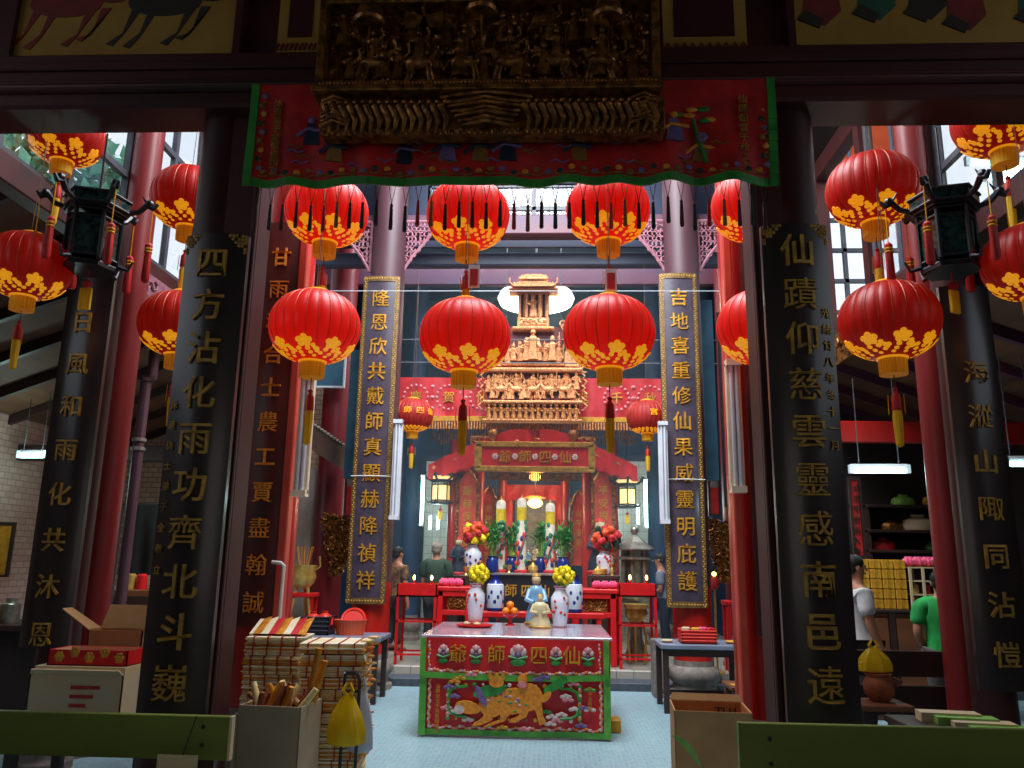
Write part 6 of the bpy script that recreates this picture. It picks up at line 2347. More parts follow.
# white bent hook stand
Y = 6.42
pts = [at(272, 562, Y), at(281, 563, Y), at(284, 566, Y), at(281, 600, Y)]
pt = [Vector((p.x, Y, p.z)) for p in pts]
t = thing('hook_stand', (pt[3].x, Y, 0), 'thin white hook stand behind the joss paper stacks', 'stand')
MB().tube(pt + [Vector((pt[3].x, Y, .03))], .014, 8).build('rod', M_white, t, smooth=True)
MB().lathe([(.05, 0), (.05, .02), (.02, .04)], (pt[3].x, Y, 0), 20).build('base', M_white, t, smooth=True)

# ================================================================ JOSS PAPER STACKS
def joss_bundle(x, y, z, w, d, h, seed, parent=None, label=None, rot=0.0):
    r_ = random.Random(seed)
    t = thing('joss_paper_bundle', (x, y, z), label, 'joss paper', None)
    n = max(3, int(h / .012))
    b = MB()
    for k in range(n):
        dx, dy = r_.uniform(-.008, .008), r_.uniform(-.008, .008)
        ww, dd = w + r_.uniform(-.018, .01), d + r_.uniform(-.018, .01)
        b.m = (0, 0, 2, 0, 1, 2)[r_.randrange(6)] if k < n - 1 else 2
        b.box(x + dx - ww / 2, x + dx + ww / 2, y + dy - dd / 2, y + dy + dd / 2, z + h * k / n, z + h * (k + .82) / n)
    b.build('paper_sheets', [M_paper, M_papergold, M_paperwhite], t)
    s_ = MB()
    for u in (-.36, -.12, .12, .36):
        s_.box(x + w * u - .004, x + w * u + .004, y - d / 2 - .012, y + d / 2 + .012, z - .0, z + h + .004)
    s_.build('string', M_string, t)
    if rot:
        t.rotation_euler = (0, 0, rot)
    return t


Yj = 5.75
# big stack: bundles layered
xj = at(333, 700, Yj).x
zj = zat(333, 640, Yj)
h1 = .075
n = int(zj / h1)
h1 = zj / n
r_ = random.Random(31)
base = MB().box(xj - .26, xj + .26, Yj - .2, Yj + .3, 0, .08, .01)
base.build('wooden_pallet', M_midwood, label='low wooden pallet under the tall joss paper stack', cat='pallet')
ords = ['bottom', 'second', 'third', 'fourth', 'fifth', 'sixth', 'seventh', 'eighth', 'ninth', 'tenth', 'eleventh', 'twelfth', 'thirteenth', 'fourteenth', 'fifteenth', 'sixteenth', 'seventeenth']
h1 = (zj - .08) / n
for k in range(n):
    joss_bundle(xj + r_.uniform(-.01, .01), Yj + .04, .08 + k * h1, .43, .42, h1 - .006, k, rot=r_.uniform(-.04, .04) + .1,
                label='bundle of joss paper, %s in the tall stack beside the cardboard box' % (ords[k] + ' from the floor' if k < n - 1 else 'topmost'))['group'] = 'joss paper bundles in the tall stack'
xk = at(276, 650, 6.1).x
zk = zat(276, 636, 6.05)
st = MB().box(xk - .24, xk + .24, 6.2 - .2, 6.2 + .2, 0, .5, .01)
st.build('low_crate', M_cardgrey, label='plain carton under the rear joss paper bundles', cat='box')
n2 = 8
for k in range(n2):
    hh = (zk - .5) / n2
    joss_bundle(xk, 6.2, .5 + k * hh, .42, .36, hh - .005, 60 + k, rot=r_.uniform(-.08, .08),
                label='bundle of joss paper, %s in the rear stack behind the tall one' % (ords[k] if k < n2 - 1 else 'topmost'))['group'] = 'joss paper bundles in the rear stack'
# folded gold paper fan on the rear stack
m = MB()
r_ = random.Random(5)
for k in range(14):
    u = k / 13
    x = xk - .18 + .36 * u
    m.m = k % 3
    m.add([(x - .03, 6.1, zk), (x + .03, 6.1, zk), (x + .03, 6.32, zk + .09 + .02 * (k % 2)), (x - .03, 6.32, zk + .09), (x - .03, 6.1, zk + .01), (x + .03, 6.1, zk + .01), (x + .03, 6.32, zk + .1 + .02 * (k % 2)), (x - .03, 6.32, zk + .1)],
          [(0, 3, 2, 1), (4, 5, 6, 7), (0, 1, 5, 4), (1, 2, 6, 5), (2, 3, 7, 6), (3, 0, 4, 7)])
m.build('pleated_paper', [M_paperwhite, M_papergold, M_clothred], label='pleated red and white paper on top of the rear joss paper stack', cat='paper')
# loose papers along the right side of the tall stack
m = MB()
for k in range(34):
    z = .3 + (zj - .3) * r_.random()
    x = xj + .215 + r_.uniform(0, .02)
    y = Yj - .1 + .3 * r_.random()
    m.m = k % 2
    m.box(x - .04, x + .02, y - .05, y + .05, z, z + .012, rot=r_.uniform(-.5, .5))
m.build('loose_paper_edges', [M_papergold, M_paper], label='ragged gold paper edges along the right of the tall joss stack', cat='paper', kind='stuff')

# open cardboard box with bundles of joss sticks
def carton(x0, x1, y0, y1, z0, z1, m, mi, label, flaps=(), name='cardboard_box', rot=0.0, wall=.008):
    t = thing(name, ((x0 + x1) / 2, (y0 + y1) / 2, z0), label, 'box')
    b = MB()
    b.box(x0, x1, y0, y0 + wall, z0, z1).box(x0, x1, y1 - wall, y1, z0, z1).box(x0, x0 + wall, y0, y1, z0, z1).box(x1 - wall, x1, y0, y1, z0, z1).box(x0, x1, y0, y1, z0, z0 + wall)
    b.build('box_walls', m, t)
    i = MB()
    w2 = wall + .001
    i.box(x0 + w2, x1 - w2, y1 - w2 - .003, y1 - w2, z0 + wall, z1 - .004).box(x0 + w2, x0 + w2 + .003, y0 + w2, y1 - w2, z0 + wall, z1 - .004).box(x1 - w2 - .003, x1 - w2, y0 + w2, y1 - w2, z0 + wall, z1 - .004)
    i.build('box_lining', mi, t)
    for (side, L, ang) in flaps:
        f = MB()
        ca, sa = math.cos(ang) * L, math.sin(ang) * L
        if side == 'L':
            q = [(x0, y0, z1), (x0, y1, z1), (x0 - ca, y1 - .02, z1 + sa), (x0 - ca, y0 + .02, z1 + sa)]
        elif side == 'R':
            q = [(x1, y0, z1), (x1, y1, z1), (x1 + ca, y1 - .02, z1 + sa), (x1 + ca, y0 + .02, z1 + sa)]
        elif side == 'F':
            q = [(x0, y0, z1), (x1, y0, z1), (x1 - .02, y0 - ca, z1 + sa), (x0 + .02, y0 - ca, z1 + sa)]
        else:
            q = [(x0, y1, z1), (x1, y1, z1), (x1 - .02, y1 + ca, z1 + sa), (x0 + .02, y1 + ca, z1 + sa)]
        nrm = (Vector(q[1]) - Vector(q[0])).cross(Vector(q[2]) - Vector(q[0])).normalized() * .006
        f.add(q + [tuple(Vector(v) + nrm) for v in q], [(0, 1, 2, 3), (7, 6, 5, 4), (0, 4, 5, 1), (1, 5, 6, 2), (2, 6, 7, 3), (3, 7, 4, 0)])
        f.build('flap', m, t)
    if rot:
        t.rotation_euler = (0, 0, rot)
    return t


Yb_ = 5.02
a, b = at(238, 735, Yb_), at(303, 735, Yb_)
zt_ = zat(262, 706, Yb_)
carton(a.x, b.x, Yb_, Yb_ + .34, 0, zt_, M_cardgrey, M_card, 'tall grey cardboard box full of joss stick bundles beside the left front column', rot=-.1)
for k in range(22):
    x = a.x + .04 + (b.x - a.x - .08) * (k % 6 + .5 + r_.uniform(-.3, .3)) / 6
    y = Yb_ + .06 + .22 * ((k // 6) + .5) / 4
    lean = r_.uniform(-.15, .12)
    m = MB()
    m.tube([(x - lean * .3, y, zt_ - .3), (x + lean * .3, y, zt_ - .02), (x + lean, y + r_.uniform(-.05, .05), zt_ + r_.uniform(.03, .13))], [.02, .026, .018], 7)
    pos = ('front row', 'second row', 'third row', 'back row')[k // 6]
    m.build('joss_stick_bundle', (M_stick, M_paper, M_stick, M_papergold)[k % 4], smooth=60, label='bundle of joss sticks in the grey cardboard box, %s' % pos, cat='joss sticks', group='joss stick bundles in the grey box, ' + pos)
for k, (dx, ln) in enumerate(((.02, .32), (.05, .24))):
    m = MB().tube([(b.x - .06, Yb_ + .2, zt_ - .2), (b.x + dx, Yb_ + .16 + .05 * k, zt_ + ln)], .022, 6)
    m.build('long_joss_roll', M_papergold, smooth=60, label=('longer', 'shorter')[k] + ' yellow paper roll sticking out of the grey cardboard box', cat='paper roll', group='paper rolls in the grey box')

# plastic bags hanging on the stack
def bag(px, py0, py1, Y, w, m, label, seed):
    a = at(px, (py0 + py1) / 2, Y)
    z0, z1 = zat(px, py1, Y), zat(px, py0, Y)
    h = z1 - z0
    t = thing('plastic_bag', (a.x, Y, z0), label, 'bag')
    MB().lathe([(w * .35, 0), (w * .5, h * .05), (w * .5, h * .25), (w * .42, h * .5), (w * .2, h * .78), (w * .1, h * .86)], (a.x, Y, z0), 28, sy=.55, mod=lambda an, z: 1 + .07 * math.sin(an * 7 + z * 12 + seed) + .04 * math.sin(an * 13)).build('bag_body', m, t, smooth=True)
    hd = MB()
    for s_ in (-1, 1):
        hd.tube([(a.x + s_ * .01, Y, z0 + h * .84), (a.x + s_ * w * .14, Y - .01, z0 + h * .93), (a.x + s_ * w * .04, Y, z1 + .02)], [w * .06, w * .05, w * .03], 7)
    hd.build('handles', m, t, smooth=True)
    return t


bag(347, 686, 745, 5.42, .24, M_yellowbag, 'yellow plastic bag hanging at the right of the joss stack', 1)
bag(361, 680, 752, 5.6, .17, M_whitebag, 'white plastic bag hanging behind the yellow one', 2)
# trolley holding the bags
p = at(352, 672, 5.5)
t = thing('hand_trolley', (p.x, 5.5, 0), 'dark metal hand trolley carrying the plastic bags beside the joss stack', 'trolley')
f = MB()
for dx in (-.045, .055):
    f.tube([(p.x + dx, 5.5, .06), (p.x + dx, 5.5, p.z - .05), (p.x + dx * .7, 5.46, p.z)], .011, 7)
for z in (.2, .5, p.z - .12):
    f.tube([(p.x - .045, 5.5, z), (p.x + .055, 5.5, z)], .009, 6)
f.tube([(p.x - .045 * .7, 5.46, p.z), (p.x + .055 * .7, 5.46, p.z)], .014, 7)
f.build('frame', M_blackpl, t, smooth=True)
for dx in (-.1, .11):
    MB().lathe([(.055, -.015), (.06, -.01), (.06, .01), (.055, .015)], (0, 0, 0), 18).build('wheel', M_ink, t, smooth=40)
    o = bpy.data.objects[-1] if False else child_of(t)[-1]
    o.location = Vector((dx, 0, .06))
    o.data.transform(Matrix.Translation(Vector(t['_w'])))
    o.rotation_euler = (0, R(90), 0)

# right cardboard box
a, b = at(678, 740, 5.95), at(756, 740, 5.95)
zt_ = zat(715, 712, 5.95)
carton(a.x, b.x, 5.95, 6.42, 0, zt_, M_card, M_cardin, 'open brown cardboard box on the floor beside the right front column', flaps=(('B', .05, 1.2),), rot=-.08)
l = MB()
l.text('T', ((a.x + b.x) / 2 + .09, 6.40, zt_ - .07), .09, depth=.004, bold=.05)
l.text('U', ((a.x + b.x) / 2 + .15, 6.40, zt_ - .07), .09, depth=.004, bold=.05)
l.text('I', ((a.x + b.x) / 2 + .21, 6.40, zt_ - .07), .09, depth=.004, bold=.05)
ob = l.build('printed_letters', M_ink, bpy.data.objects['cardboard_box.001'] if 'cardboard_box.001' in bpy.data.objects else None)
# long green leaf beside the box
m = MB()
pts = []
for k in range(9):
    u = k / 8
    q = at(672 + 30 * u, 735 + 34 * u - 6 * math.sin(u * PI), 5.7)
    pts.append((q, .02 * math.sin(u * PI) + .002))
pts = pts + [(Vector((pts[-1][0].x + .05, 5.7, pts[-1][0].z * .5)), .006), (Vector((pts[-1][0].x + .08, 5.7, .0)), .006)]
vs, fs = [], []
for q, w_ in pts:
    vs += [(q.x - w_, q.y, q.z - w_ * .4), (q.x + w_, q.y, q.z + w_ * .4), (q.x - w_, q.y + .004, q.z - w_ * .4), (q.x + w_, q.y + .004, q.z + w_ * .4)]
for k in range(10):
    q = 4 * k
    fs += [(q, q + 4, q + 5, q + 1), (q + 2, q + 3, q + 7, q + 6), (q, q + 2, q + 6, q + 4), (q + 1, q + 5, q + 7, q + 3)]
m.add(vs, fs)
m.build('long_leaf', M_leaf2, smooth=True, label='long pale green leaf beside the open cardboard box', cat='leaf')
# board with a leaflet and white pipe behind the box
a = at(742, 684, 7.6)
t = thing('low_stool', (a.x, 7.6, 0), 'low wooden stool with a leaflet behind the open cardboard box', 'stool')
MB().box(a.x - .14, a.x + .2, 7.4, 7.8, a.z - .03, a.z, .005).build('seat', M_midwood, t)
for dx in (-.12, .14):
    for dy in (-.18, .14):
        MB().box(a.x + dx, a.x + dx + .04, 7.6 + dy, 7.6 + dy + .04, 0, a.z - .03).build('leg', M_midwood, t)
MB().box(a.x - .1, a.x + .08, 7.43, 7.6, a.z, a.z + .004, rot=.3).build('leaflet', M_yellowpk, label='yellow printed leaflet on the low stool', cat='leaflet')
p0, p1 = at(753, 640, 9.1), at(757, 690, 9.1)
MB().tube([(p0.x, 9.1, p0.z), (p0.x, 9.1, 0)], .035, 12).build('white_pipe', M_tubeoff, smooth=True, label='short white standing pipe at the right end of the grey table', cat='pipe')
# small block between
a, b = at(653, 660, 10.35), at(663, 660, 10.35)
MB().box(a.x, b.x, 10.3, 10.6, 0, zat(658, 640, 10.35), .01).build('stone_block', M_stone, label='grey stone block left of the right column base', cat='block')
# gold bundle beside altar table
p = at(617, 705, 8.3)
MB().box(TX1 + .03, TX1 + .13, 8.2, 8.4, 0, .12, .01).build('paper_packet', M_yellowpk, label='small yellow packet on the floor at the right of the altar table', cat='packet')

# ================================================================ GREEN PLANKS IN FRONT
def green_bench(px0, px1, py0, py1, Y, label, slant=False):
    a, b = at(px0, (py0 + py1) / 2, Y), at(px1, (py0 + py1) / 2, Y)
    z1, z0 = (zat(px0, py0, Y) + zat(px1, py0, Y)) / 2, (zat(px0, py1, Y) + zat(px1, py1, Y)) / 2
    t = thing('green_bench', ((a.x + b.x) / 2, Y + .2, 0), label, 'bench')
    MB().box(a.x, b.x, Y, Y + .035, z0, z1, .004).build('backrest', M_greenplank, t)
    e = MB()
    xx = b.x if slant else a.x
    MB().box(xx - .006, xx + .006, Y - .002, Y + .037, z0, z1).build('worn_edge', M_offwhite if slant else M_greenplank, t)
    MB().box(a.x, b.x, Y - .42, Y - .02, .42, .455, .005).build('seat', M_greenplank, t)
    for lx in (a.x + .1, b.x - .16) if not slant else (a.x + .1, b.x - .14):
        MB().box(lx, lx + .06, Y + .036, Y + .08, 0, z1 - .02).build('leg', M_dkwood, t)
        MB().box(lx, lx + .06, Y - .40, Y - .34, 0, .42).build('leg', M_dkwood, t)
        MB().box(lx, lx + .06, Y - .34, Y + .036, .34, .42).build('seat_bracket', M_dkwood, t)
    s_ = MB()
    for lx in (a.x + .13, b.x - .13):
        for zz in (.35, .75):
            s_.sphere((lx, Y - .003, z0 + (z1 - z0) * zz), .01, 8, 5)
    s_.build('bolt', M_ink, t, smooth=True)
    return t


green_bench(-60, 230, 713, 757, 3.95, 'olive green bench at the lower left with a pale worn end', True)
green_bench(741, 1090, 727, 790, 3.85, 'olive green bench at the lower right with two bolts')
# items below left plank: rolls and card on a shelf
zsh = zat(90, 775, 4.3)
t = thing('low_display_table', (at(90, 770, 4.5).x, 4.45, 0), 'dark low table behind the left green bench', 'table')
xs0, xs1 = at(-30, 770, 4.4).x, at(205, 770, 4.4).x
zsh = .46
MB().box(xs0, xs1, 4.06, 4.38, zsh - .04, zsh).build('tabletop', M_dkwood, t)
for lx in (xs0 + .03, xs1 - .08):
    for ly in (4.08, 4.32):
        MB().box(lx, lx + .04, ly, ly + .04, 0, zsh - .04).build('leg', M_dkwood, t)
for k in range(7):
    px = 20 + 17 * k
    x = at(px, 762, 4.15).x
    MB().tube([(x - .07, 4.12 + .02 * (k % 3), zsh + .022), (x + .06, 4.16 + .02 * ((k + 1) % 3), zsh + .022 + .01 * (k % 2))], .02, 8).build('paper_roll', M_paper, smooth=60, label='pale paper roll on the low dark table, %s from the left' % ('first', 'second', 'third', 'fourth', 'fifth', 'sixth', 'seventh')[k], cat='paper roll', group='paper rolls on the low dark table')
a, b = at(160, 760, 3.93), at(200, 760, 3.93)
z1 = zat(180, 754, 3.92)
MB().box(a.x, b.x, 3.90, 3.905, z1 - .09, z1).build('hanging_card', M_offwhite, label='small white card hung below the left green plank', cat='card')
MB().tube([(at(182, 760, 3.9).x, 3.9, z1), (at(196, 722, 3.93).x, 3.93, zat(196, 716, 3.93))], .003, 5).build('card_string', M_ink, label='dark string holding the white card on the green plank', cat='string')

# boxes at left on a table
a, b = at(28, 690, 5.3), at(122, 690, 5.3)
z1 = zat(70, 674, 5.3)
z0 = .42
t = thing('box_table', ((a.x + b.x) / 2, 5.45, 0), 'dark low table under the left cartons', 'table')
MB().box(a.x - .1, b.x + .25, 5.2, 5.85, z0 - .04, z0, .006).build('tabletop', M_dkwood, t)
for lx in (a.x - .06, b.x + .15):
    for ly in (5.24, 5.76):
        MB().box(lx, lx + .06, ly, ly + .06, 0, z0 - .04).build('leg', M_dkwood, t)
o = carton(a.x, b.x, 5.3, 5.6, z0, z1, M_offwhite, M_offwhite, 'white carton with faint red print below the red box at the left', flaps=(('F', .04, .9),))
l = MB()
for k, ch in enumerate('SUPER'):
    l.text(ch, (a.x + .3 + .05 * k, 5.296, z1 - .1), .05, depth=.004, bold=.02)
for k, ch in enumerate('JOSS'):
    l.text(ch, (a.x + .33 + .04 * k, 5.296, z1 - .2), .035, depth=.004, bold=.02)
a2, b2 = at(48, 660, 5.35), at(128, 660, 5.35)
zz1 = zat(90, 650, 5.35)
l = MB()
for k in range(3):
    l.box(a.x + .28, a.x + .47 - .04 * k, 5.294, 5.299, z1 - .09 - .055 * k, z1 - .07 - .055 * k)
l.build('faded_red_print', M_redink, o)
t = carton(a2.x, b2.x, 5.34, 5.6, z1 + .045, zz1, M_red, M_offwhite, 'red printed box with gold pattern stacked on the white carton', name='red_box')
l = MB()
for k in range(5):
    l.m = k % 2
    flower(l, a2.x + .08 + .1 * k, 5.338, z1 + .1 + .03 * (k % 2), .035, 6, 0, 0)
l.build('gold_pattern', M_gold, t, smooth=True)
# flat sheet between so the red box rests
MB().box(a.x + .02, b.x - .0, 5.31, 5.59, z1 + .0, z1 + .045).build('folded_flap_stack', M_offwhite, label='folded white flaps closing the white carton under the red box', cat='cardboard')
a3, b3 = at(92, 640, 5.72), at(146, 640, 5.72)
zq = zat(120, 612, 5.72)
carton(a3.x, b3.x, 5.66, 5.82, z0, zq - .12, M_card, M_cardin, 'brown carton with raised flaps behind the red box', flaps=(('L', .26, .55), ('B', .17, 1.2), ('R', .1, 1.2)))
# pot and dark cloth at lower left
# ================================================================ LEFT AISLE
Y = 8.2
a = at(137, 460, Y)
t = thing('drain_pipe', (a.x, Y, 0), 'thin dull red drain pipe with an elbow beside the left red column', 'pipe')
MB().tube([(a.x, Y, 0), (a.x, Y, zat(140, 382, Y)), (a.x + .06, Y, zat(140, 377, Y)), (at(152, 376, Y).x, Y, zat(150, 375, Y)), (at(154, 360, Y).x, Y, zat(150, 362, Y)), (at(154, 340, Y).x, Y, zat(150, 300, Y))], .055, 12).build('pipe', M_plum, t, smooth=True)
for py in (440, 449, 380):
    z = zat(137, py, Y)
    MB().lathe([(.058, -.02), (.072, -.015), (.072, .015), (.058, .02)], (a.x, Y, z), 16).build('collar', M_silver if py > 400 else M_plum, t, smooth=True)
# counter along the left wall
t = thing('service_counter', (-6.2, 8.8, 0), 'long dark counter along the left brick wall', 'counter')
MB().box(-6.75, -4.7, 8.4, 9.2, .8, .86, .01).build('countertop', M_dkwood, t)
MB().box(-6.7, -4.75, 8.48, 9.15, 0, .8).build('cabinet_body', M_walldark, t)
for k, (x, m, h, nm, lab) in enumerate(((-6.1, M_leaf2, .22, 'glass_jar', 'green glass jar on the left counter'), (-5.9, M_offwhite, .16, 'glass_jar', 'cream jar on the left counter'), (-5.75, M_silver, .26, 'water_urn', 'silver urn on the left counter'), (-5.5, M_yellowpk, .12, 'glass_jar', 'yellow tin on the left counter'))):
    MB().lathe([(h * .35, 0), (h * .38, h * .1), (h * .38, h * .75), (h * .2, h * .85), (h * .22, h)], (x, 8.65, .86), 16).build(nm, m, smooth=True, label=lab, cat=nm.split('_')[1], group='jars on the left counter')
plaque('wall_notice', -4, 9, 525, 575, 9.7, M_yellowpk, 'yellow notice on the wall at the far left', 'notice')
# brown eave board between columns
a, b = at(-10, 390, 9.0), at(66, 395, 9.0)
# sofa / dark items further
t = thing('wooden_cabinet', (at(165, 600, 9.6).x, 9.6, 0), 'low brown cabinet behind the drain pipe in the left aisle', 'cabinet')
x0, x1 = at(112, 600, 9.5).x, at(200, 600, 9.5).x
MB().box(x0, x1, 9.5, 10.0, 0, zat(150, 590, 9.5), .01).build('body', M_midwood, t)
for k in range(2):
    d = MB().box(x0 + .04 + (x1 - x0) / 2 * k, x0 + (x1 - x0) / 2 * (k + 1) - .04, 9.48, 9.5, .12, zat(150, 596, 9.5), .005).build('door', M_dkwood, t)
    MB().sphere((x0 + (x1 - x0) / 2 + (.07 if k else -.07), 9.465, .6), .02, 8, 6).build('knob', M_brass, d, smooth=True)
# small things on that cabinet
zc = zat(150, 590, 9.5)
for px, m, lab in ((122, M_yellowpk, 'yellow tin on the low brown cabinet'), (130, M_brass, 'brass cup on the low brown cabinet'), (141, M_red, 'red tin on the low brown cabinet')):
    x = prow(px, zc, 9.65)
    MB().lathe([(.06, 0), (.065, .02), (.06, .16), (.04, .18)], (x, 9.65, zc), 14).build('tin', m, smooth=True, label=lab, cat='tin', group='tins on the low brown cabinet')
# dark doorway and shelf
t = thing('dark_hanging_cloth', (at(135, 540, 11).x, 11.0, 0), 'dark hanging cloth in front of the brick end wall of the left aisle', 'cloth')
cs = MB()
cloth_sheet(cs, at(122, 540, 11).x, at(160, 540, 11).x, zat(140, 505, 11), zat(140, 575, 11), 11.0, .05, 20, 10, 4, freq=6)
cs.build('cloth', M_ink, t, smooth=60)
MB().tube([(at(118, 540, 11).x, 11.02, zat(140, 504, 11)), (at(164, 540, 11).x, 11.02, zat(140, 504, 11))], .015, 6).tube([(at(118, 540, 11).x, 11.02, 0), (at(118, 540, 11).x, 11.02, zat(140, 504, 11))], .015, 6).tube([(at(164, 540, 11).x, 11.02, 0), (at(164, 540, 11).x, 11.02, zat(140, 504, 11))], .015, 6).build('rail', M_winframe, t)
# carved red fascia under the left clerestory
x = AX - 3.62
mb = MB().box(x - .03, x + .0, 7.0, 11.0, 3.95, 4.25)
r_ = random.Random(3)
for k in range(70):
    y, z = 7.0 + 4.0 * r_.random(), 3.98 + .24 * r_.random()
    a0 = r_.uniform(0, 6)
    mb.tube([(x + .01, y + .06 * math.cos(a0 + q), z + .05 * math.sin(a0 + q)) for q in range(5)], .012, 5)
struct(mb, 'trim_carved_left', M_pinkcarve, label='carved pink fascia under the left clerestory')
x = AX + 3.62
mb = MB().box(x, x + .03, 7.0, 11.0, 3.9, 4.25)
for k in range(70):
    y, z = 7.0 + 4.0 * r_.random(), 3.93 + .3 * r_.random()
    a0 = r_.uniform(0, 6)
    mb.tube([(x - .01, y + .06 * math.cos(a0 + q), z + .05 * math.sin(a0 + q)) for q in range(5)], .012, 5)
struct(mb, 'trim_carved_right', M_giltdark, label='carved gilt and red fascia under the right clerestory')
# rafters of the aisle roofs
for sgn, nm in ((-1, 'left'), (1, 'right')):
    xo, xi = (-6.9, AX - 3.75) if sgn < 0 else (6.6, AX + 3.75)
    mb = MB()
    for k in range(9):
        y = 5.4 + .85 * k
        mb.prism([(xo, 3.13), (xi, 4.23), (xi, 4.34), (xo, 3.24)], y, y + .07)
    struct(mb, 'beam_rafters_' + nm, M_plumbeam if sgn > 0 else M_dkwood, label='rafters under the %s aisle roof' % nm)
struct(MB().box(2.6, 6.5, 9.4, 9.5, 3.0, 3.25, .01), 'beam_aisle_right', M_redcol, label='red beam across the right aisle')
struct(MB().box(-6.8, -3.2, 9.9, 10.05, 2.75, 2.95, .01), 'beam_aisle_left', M_dkwood)

# ================================================================ RIGHT AISLE FURNITURE
# long bench with back rails
a, b = at(872, 655, 7.1), at(958, 660, 7.1)
t = thing('slatted_bench', ((a.x + b.x) / 2 + .1, 7.3, 0), 'dark wooden bench with wide back boards in the right aisle', 'bench')
bx0, bx1 = a.x - .3, b.x + .25
for (p0, p1) in ((651, 677), (686, 716)):
    z1, z0 = zat(912, p0, 7.08), zat(912, p1, 7.08)
    MB().box(bx0, bx1, 7.08, 7.12, z0, z1, .006).build('back_board', M_dkwood, t)
MB().box(bx0, bx1, 7.15, 7.6, .42, .46, .006).build('seat', M_dkwood, t)
for lx in (bx0 + .05, bx1 - .11):
    MB().box(lx, lx + .06, 7.12, 7.17, 0, zat(912, 651, 7.08) - .02).build('leg', M_dkwood, t)
    MB().box(lx, lx + .06, 7.5, 7.56, 0, .42).build('leg', M_dkwood, t)
# stool with bag in front
a, b = at(867, 700, 6.0), at(915, 700, 6.0)
zs = zat(885, 706, 6.0)
t = thing('wooden_stool', ((a.x + b.x) / 2, 6.15, 0), 'brown wooden stool before the dark bench in the right aisle', 'stool')
MB().box(a.x - .05, b.x, 6.0, 6.35, zs - .04, zs, .006).build('seat', M_midwood, t)
for lx in (a.x - .02, b.x - .07):
    for ly in (6.02, 6.28):
        MB().box(lx, lx + .05, ly, ly + .05, 0, zs - .04).build('leg', M_dkwood, t)
x = prow(880, zs, 6.2)
t = thing('incense_pot', (x, 6.2, zs), 'dark round pot on the brown stool', 'pot')
MB().lathe([(.06, 0), (.1, .05), (.11, .12), (.08, .17), (.095, .19), (.07, .185)], (x, 6.2, zs), 20).build('pot_body', M_stick, t, smooth=True)
MB().tube([(x + .1, 6.2, zs + .1), (x + .17, 6.2, zs + .14), (x + .1, 6.2, zs + .16)], .012, 6).build('handle', M_stick, t, smooth=True)
bag(874, 643, 672, 6.25, .24, M_yellowbag, 'yellow plastic bag above the brown stool in the right aisle', 4)
# shelf with yellow packets
Ysh = 9.3
a, b = at(857, 590, Ysh), at(906, 590, Ysh)
z0, z1 = zat(880, 612, Ysh), zat(880, 559, Ysh)
t = thing('offering_counter', ((at(905, 640, Ysh).x), Ysh + .3, 0), 'brown counter cabinet in the right aisle', 'cabinet')
cx0, cx1 = at(850, 640, Ysh).x, at(968, 640, Ysh).x
MB().box(cx0, cx1, Ysh - .1, Ysh + .6, 0, z0, .01).build('body', M_midwood, t)
MB().box(cx0 - .03, cx1 + .03, Ysh - .14, Ysh + .63, z0, z0 + .035, .008).build('countertop', M_dkwood, t)
for k in range(3):
    w = (cx1 - cx0) / 3
    MB().box(cx0 + w * k + .04, cx0 + w * (k + 1) - .04, Ysh - .12, Ysh - .1, .08, z0 - .06, .006).build('door', M_midwood, t)
    MB().box(cx0 + w * (k + 1) - .03, cx0 + w * (k + 1) + .03, Ysh - .13, Ysh - .1, 0, z0).build('stile', M_dkwood, t)
zb = z0 + .036
kk = 0
rows = ('bottom', 'second', 'third', 'fourth', 'top')
colsn = ('leftmost', 'second', 'third', 'fourth')
for i in range(4):
    x = a.x + (b.x - a.x) * (i + .5) / 4
    for j in range(5):
        w = (b.x - a.x) / 4
        h = (z1 - zb) / 5
        t = thing('offering_packet', (x, Ysh, zb + h * j), 'yellow paper packet, %s in the %s pile on the right aisle counter' % (rows[j], colsn[i]), 'packet', 'yellow packets piled on the right counter')
        MB().box(x - w * .46, x + w * .46, Ysh - .05, Ysh + .2, zb + h * j, zb + h * (j + .94), .006).build('wrapper', M_yellowpk, t)
        MB().box(x - w * .12, x + w * .12, Ysh - .055, Ysh + .0, zb + h * j + .01, zb + h * (j + .9)).build('gold_band', M_gold, t)
# white rack with lotus lamps
a, b = at(909, 590, Ysh), at(945, 590, Ysh)
t = thing('white_rack', ((a.x + b.x) / 2, Ysh, zb), 'white wire rack on the right aisle counter', 'rack')
zr2 = zat(925, 567, Ysh)
f = MB()
for x in (a.x, a.x + (b.x - a.x) * .36, b.x):
    for y in (Ysh - .06, Ysh + .2):
        f.box(x - .012, x + .012, y - .012, y + .012, zb, zr2)
f.build('upright', M_offwhite, t)
f = MB()
for u in (.05, .36, .68, 1.0):
    f.box(a.x, b.x, Ysh - .06, Ysh + .2, zb + (zr2 - zb) * u - .015, zb + (zr2 - zb) * u)
f.build('shelf', M_offwhite, t)
for k in range(4):
    x = a.x + (b.x - a.x) * (k + .5) / 4
    lotus(x, Ysh + .05, zr2, 'pink lotus lamp on the white rack, %s from the left' % ('first', 'second', 'third', 'fourth')[k])['group'] = 'pink lotus lamps on the white rack'
for k in range(5):
    x = a.x + .08 + (b.x - a.x - .1) * (k % 3) / 2.4
    u = .05 if k < 3 else .36
    z = zb + (zr2 - zb) * u
    MB().lathe([(.04, 0), (.045, .02), (.04, .09), (.02, .11)], (x, Ysh + .04, z), 12).build('small_jar', (M_brass, M_red, M_yellowpk)[k % 3], smooth=True, label='small %s jar on the %s shelf of the white rack' % (('brass', 'red', 'yellow')[k % 3], 'bottom' if k < 3 else 'middle'), cat='jar', group='small jars on the white rack')
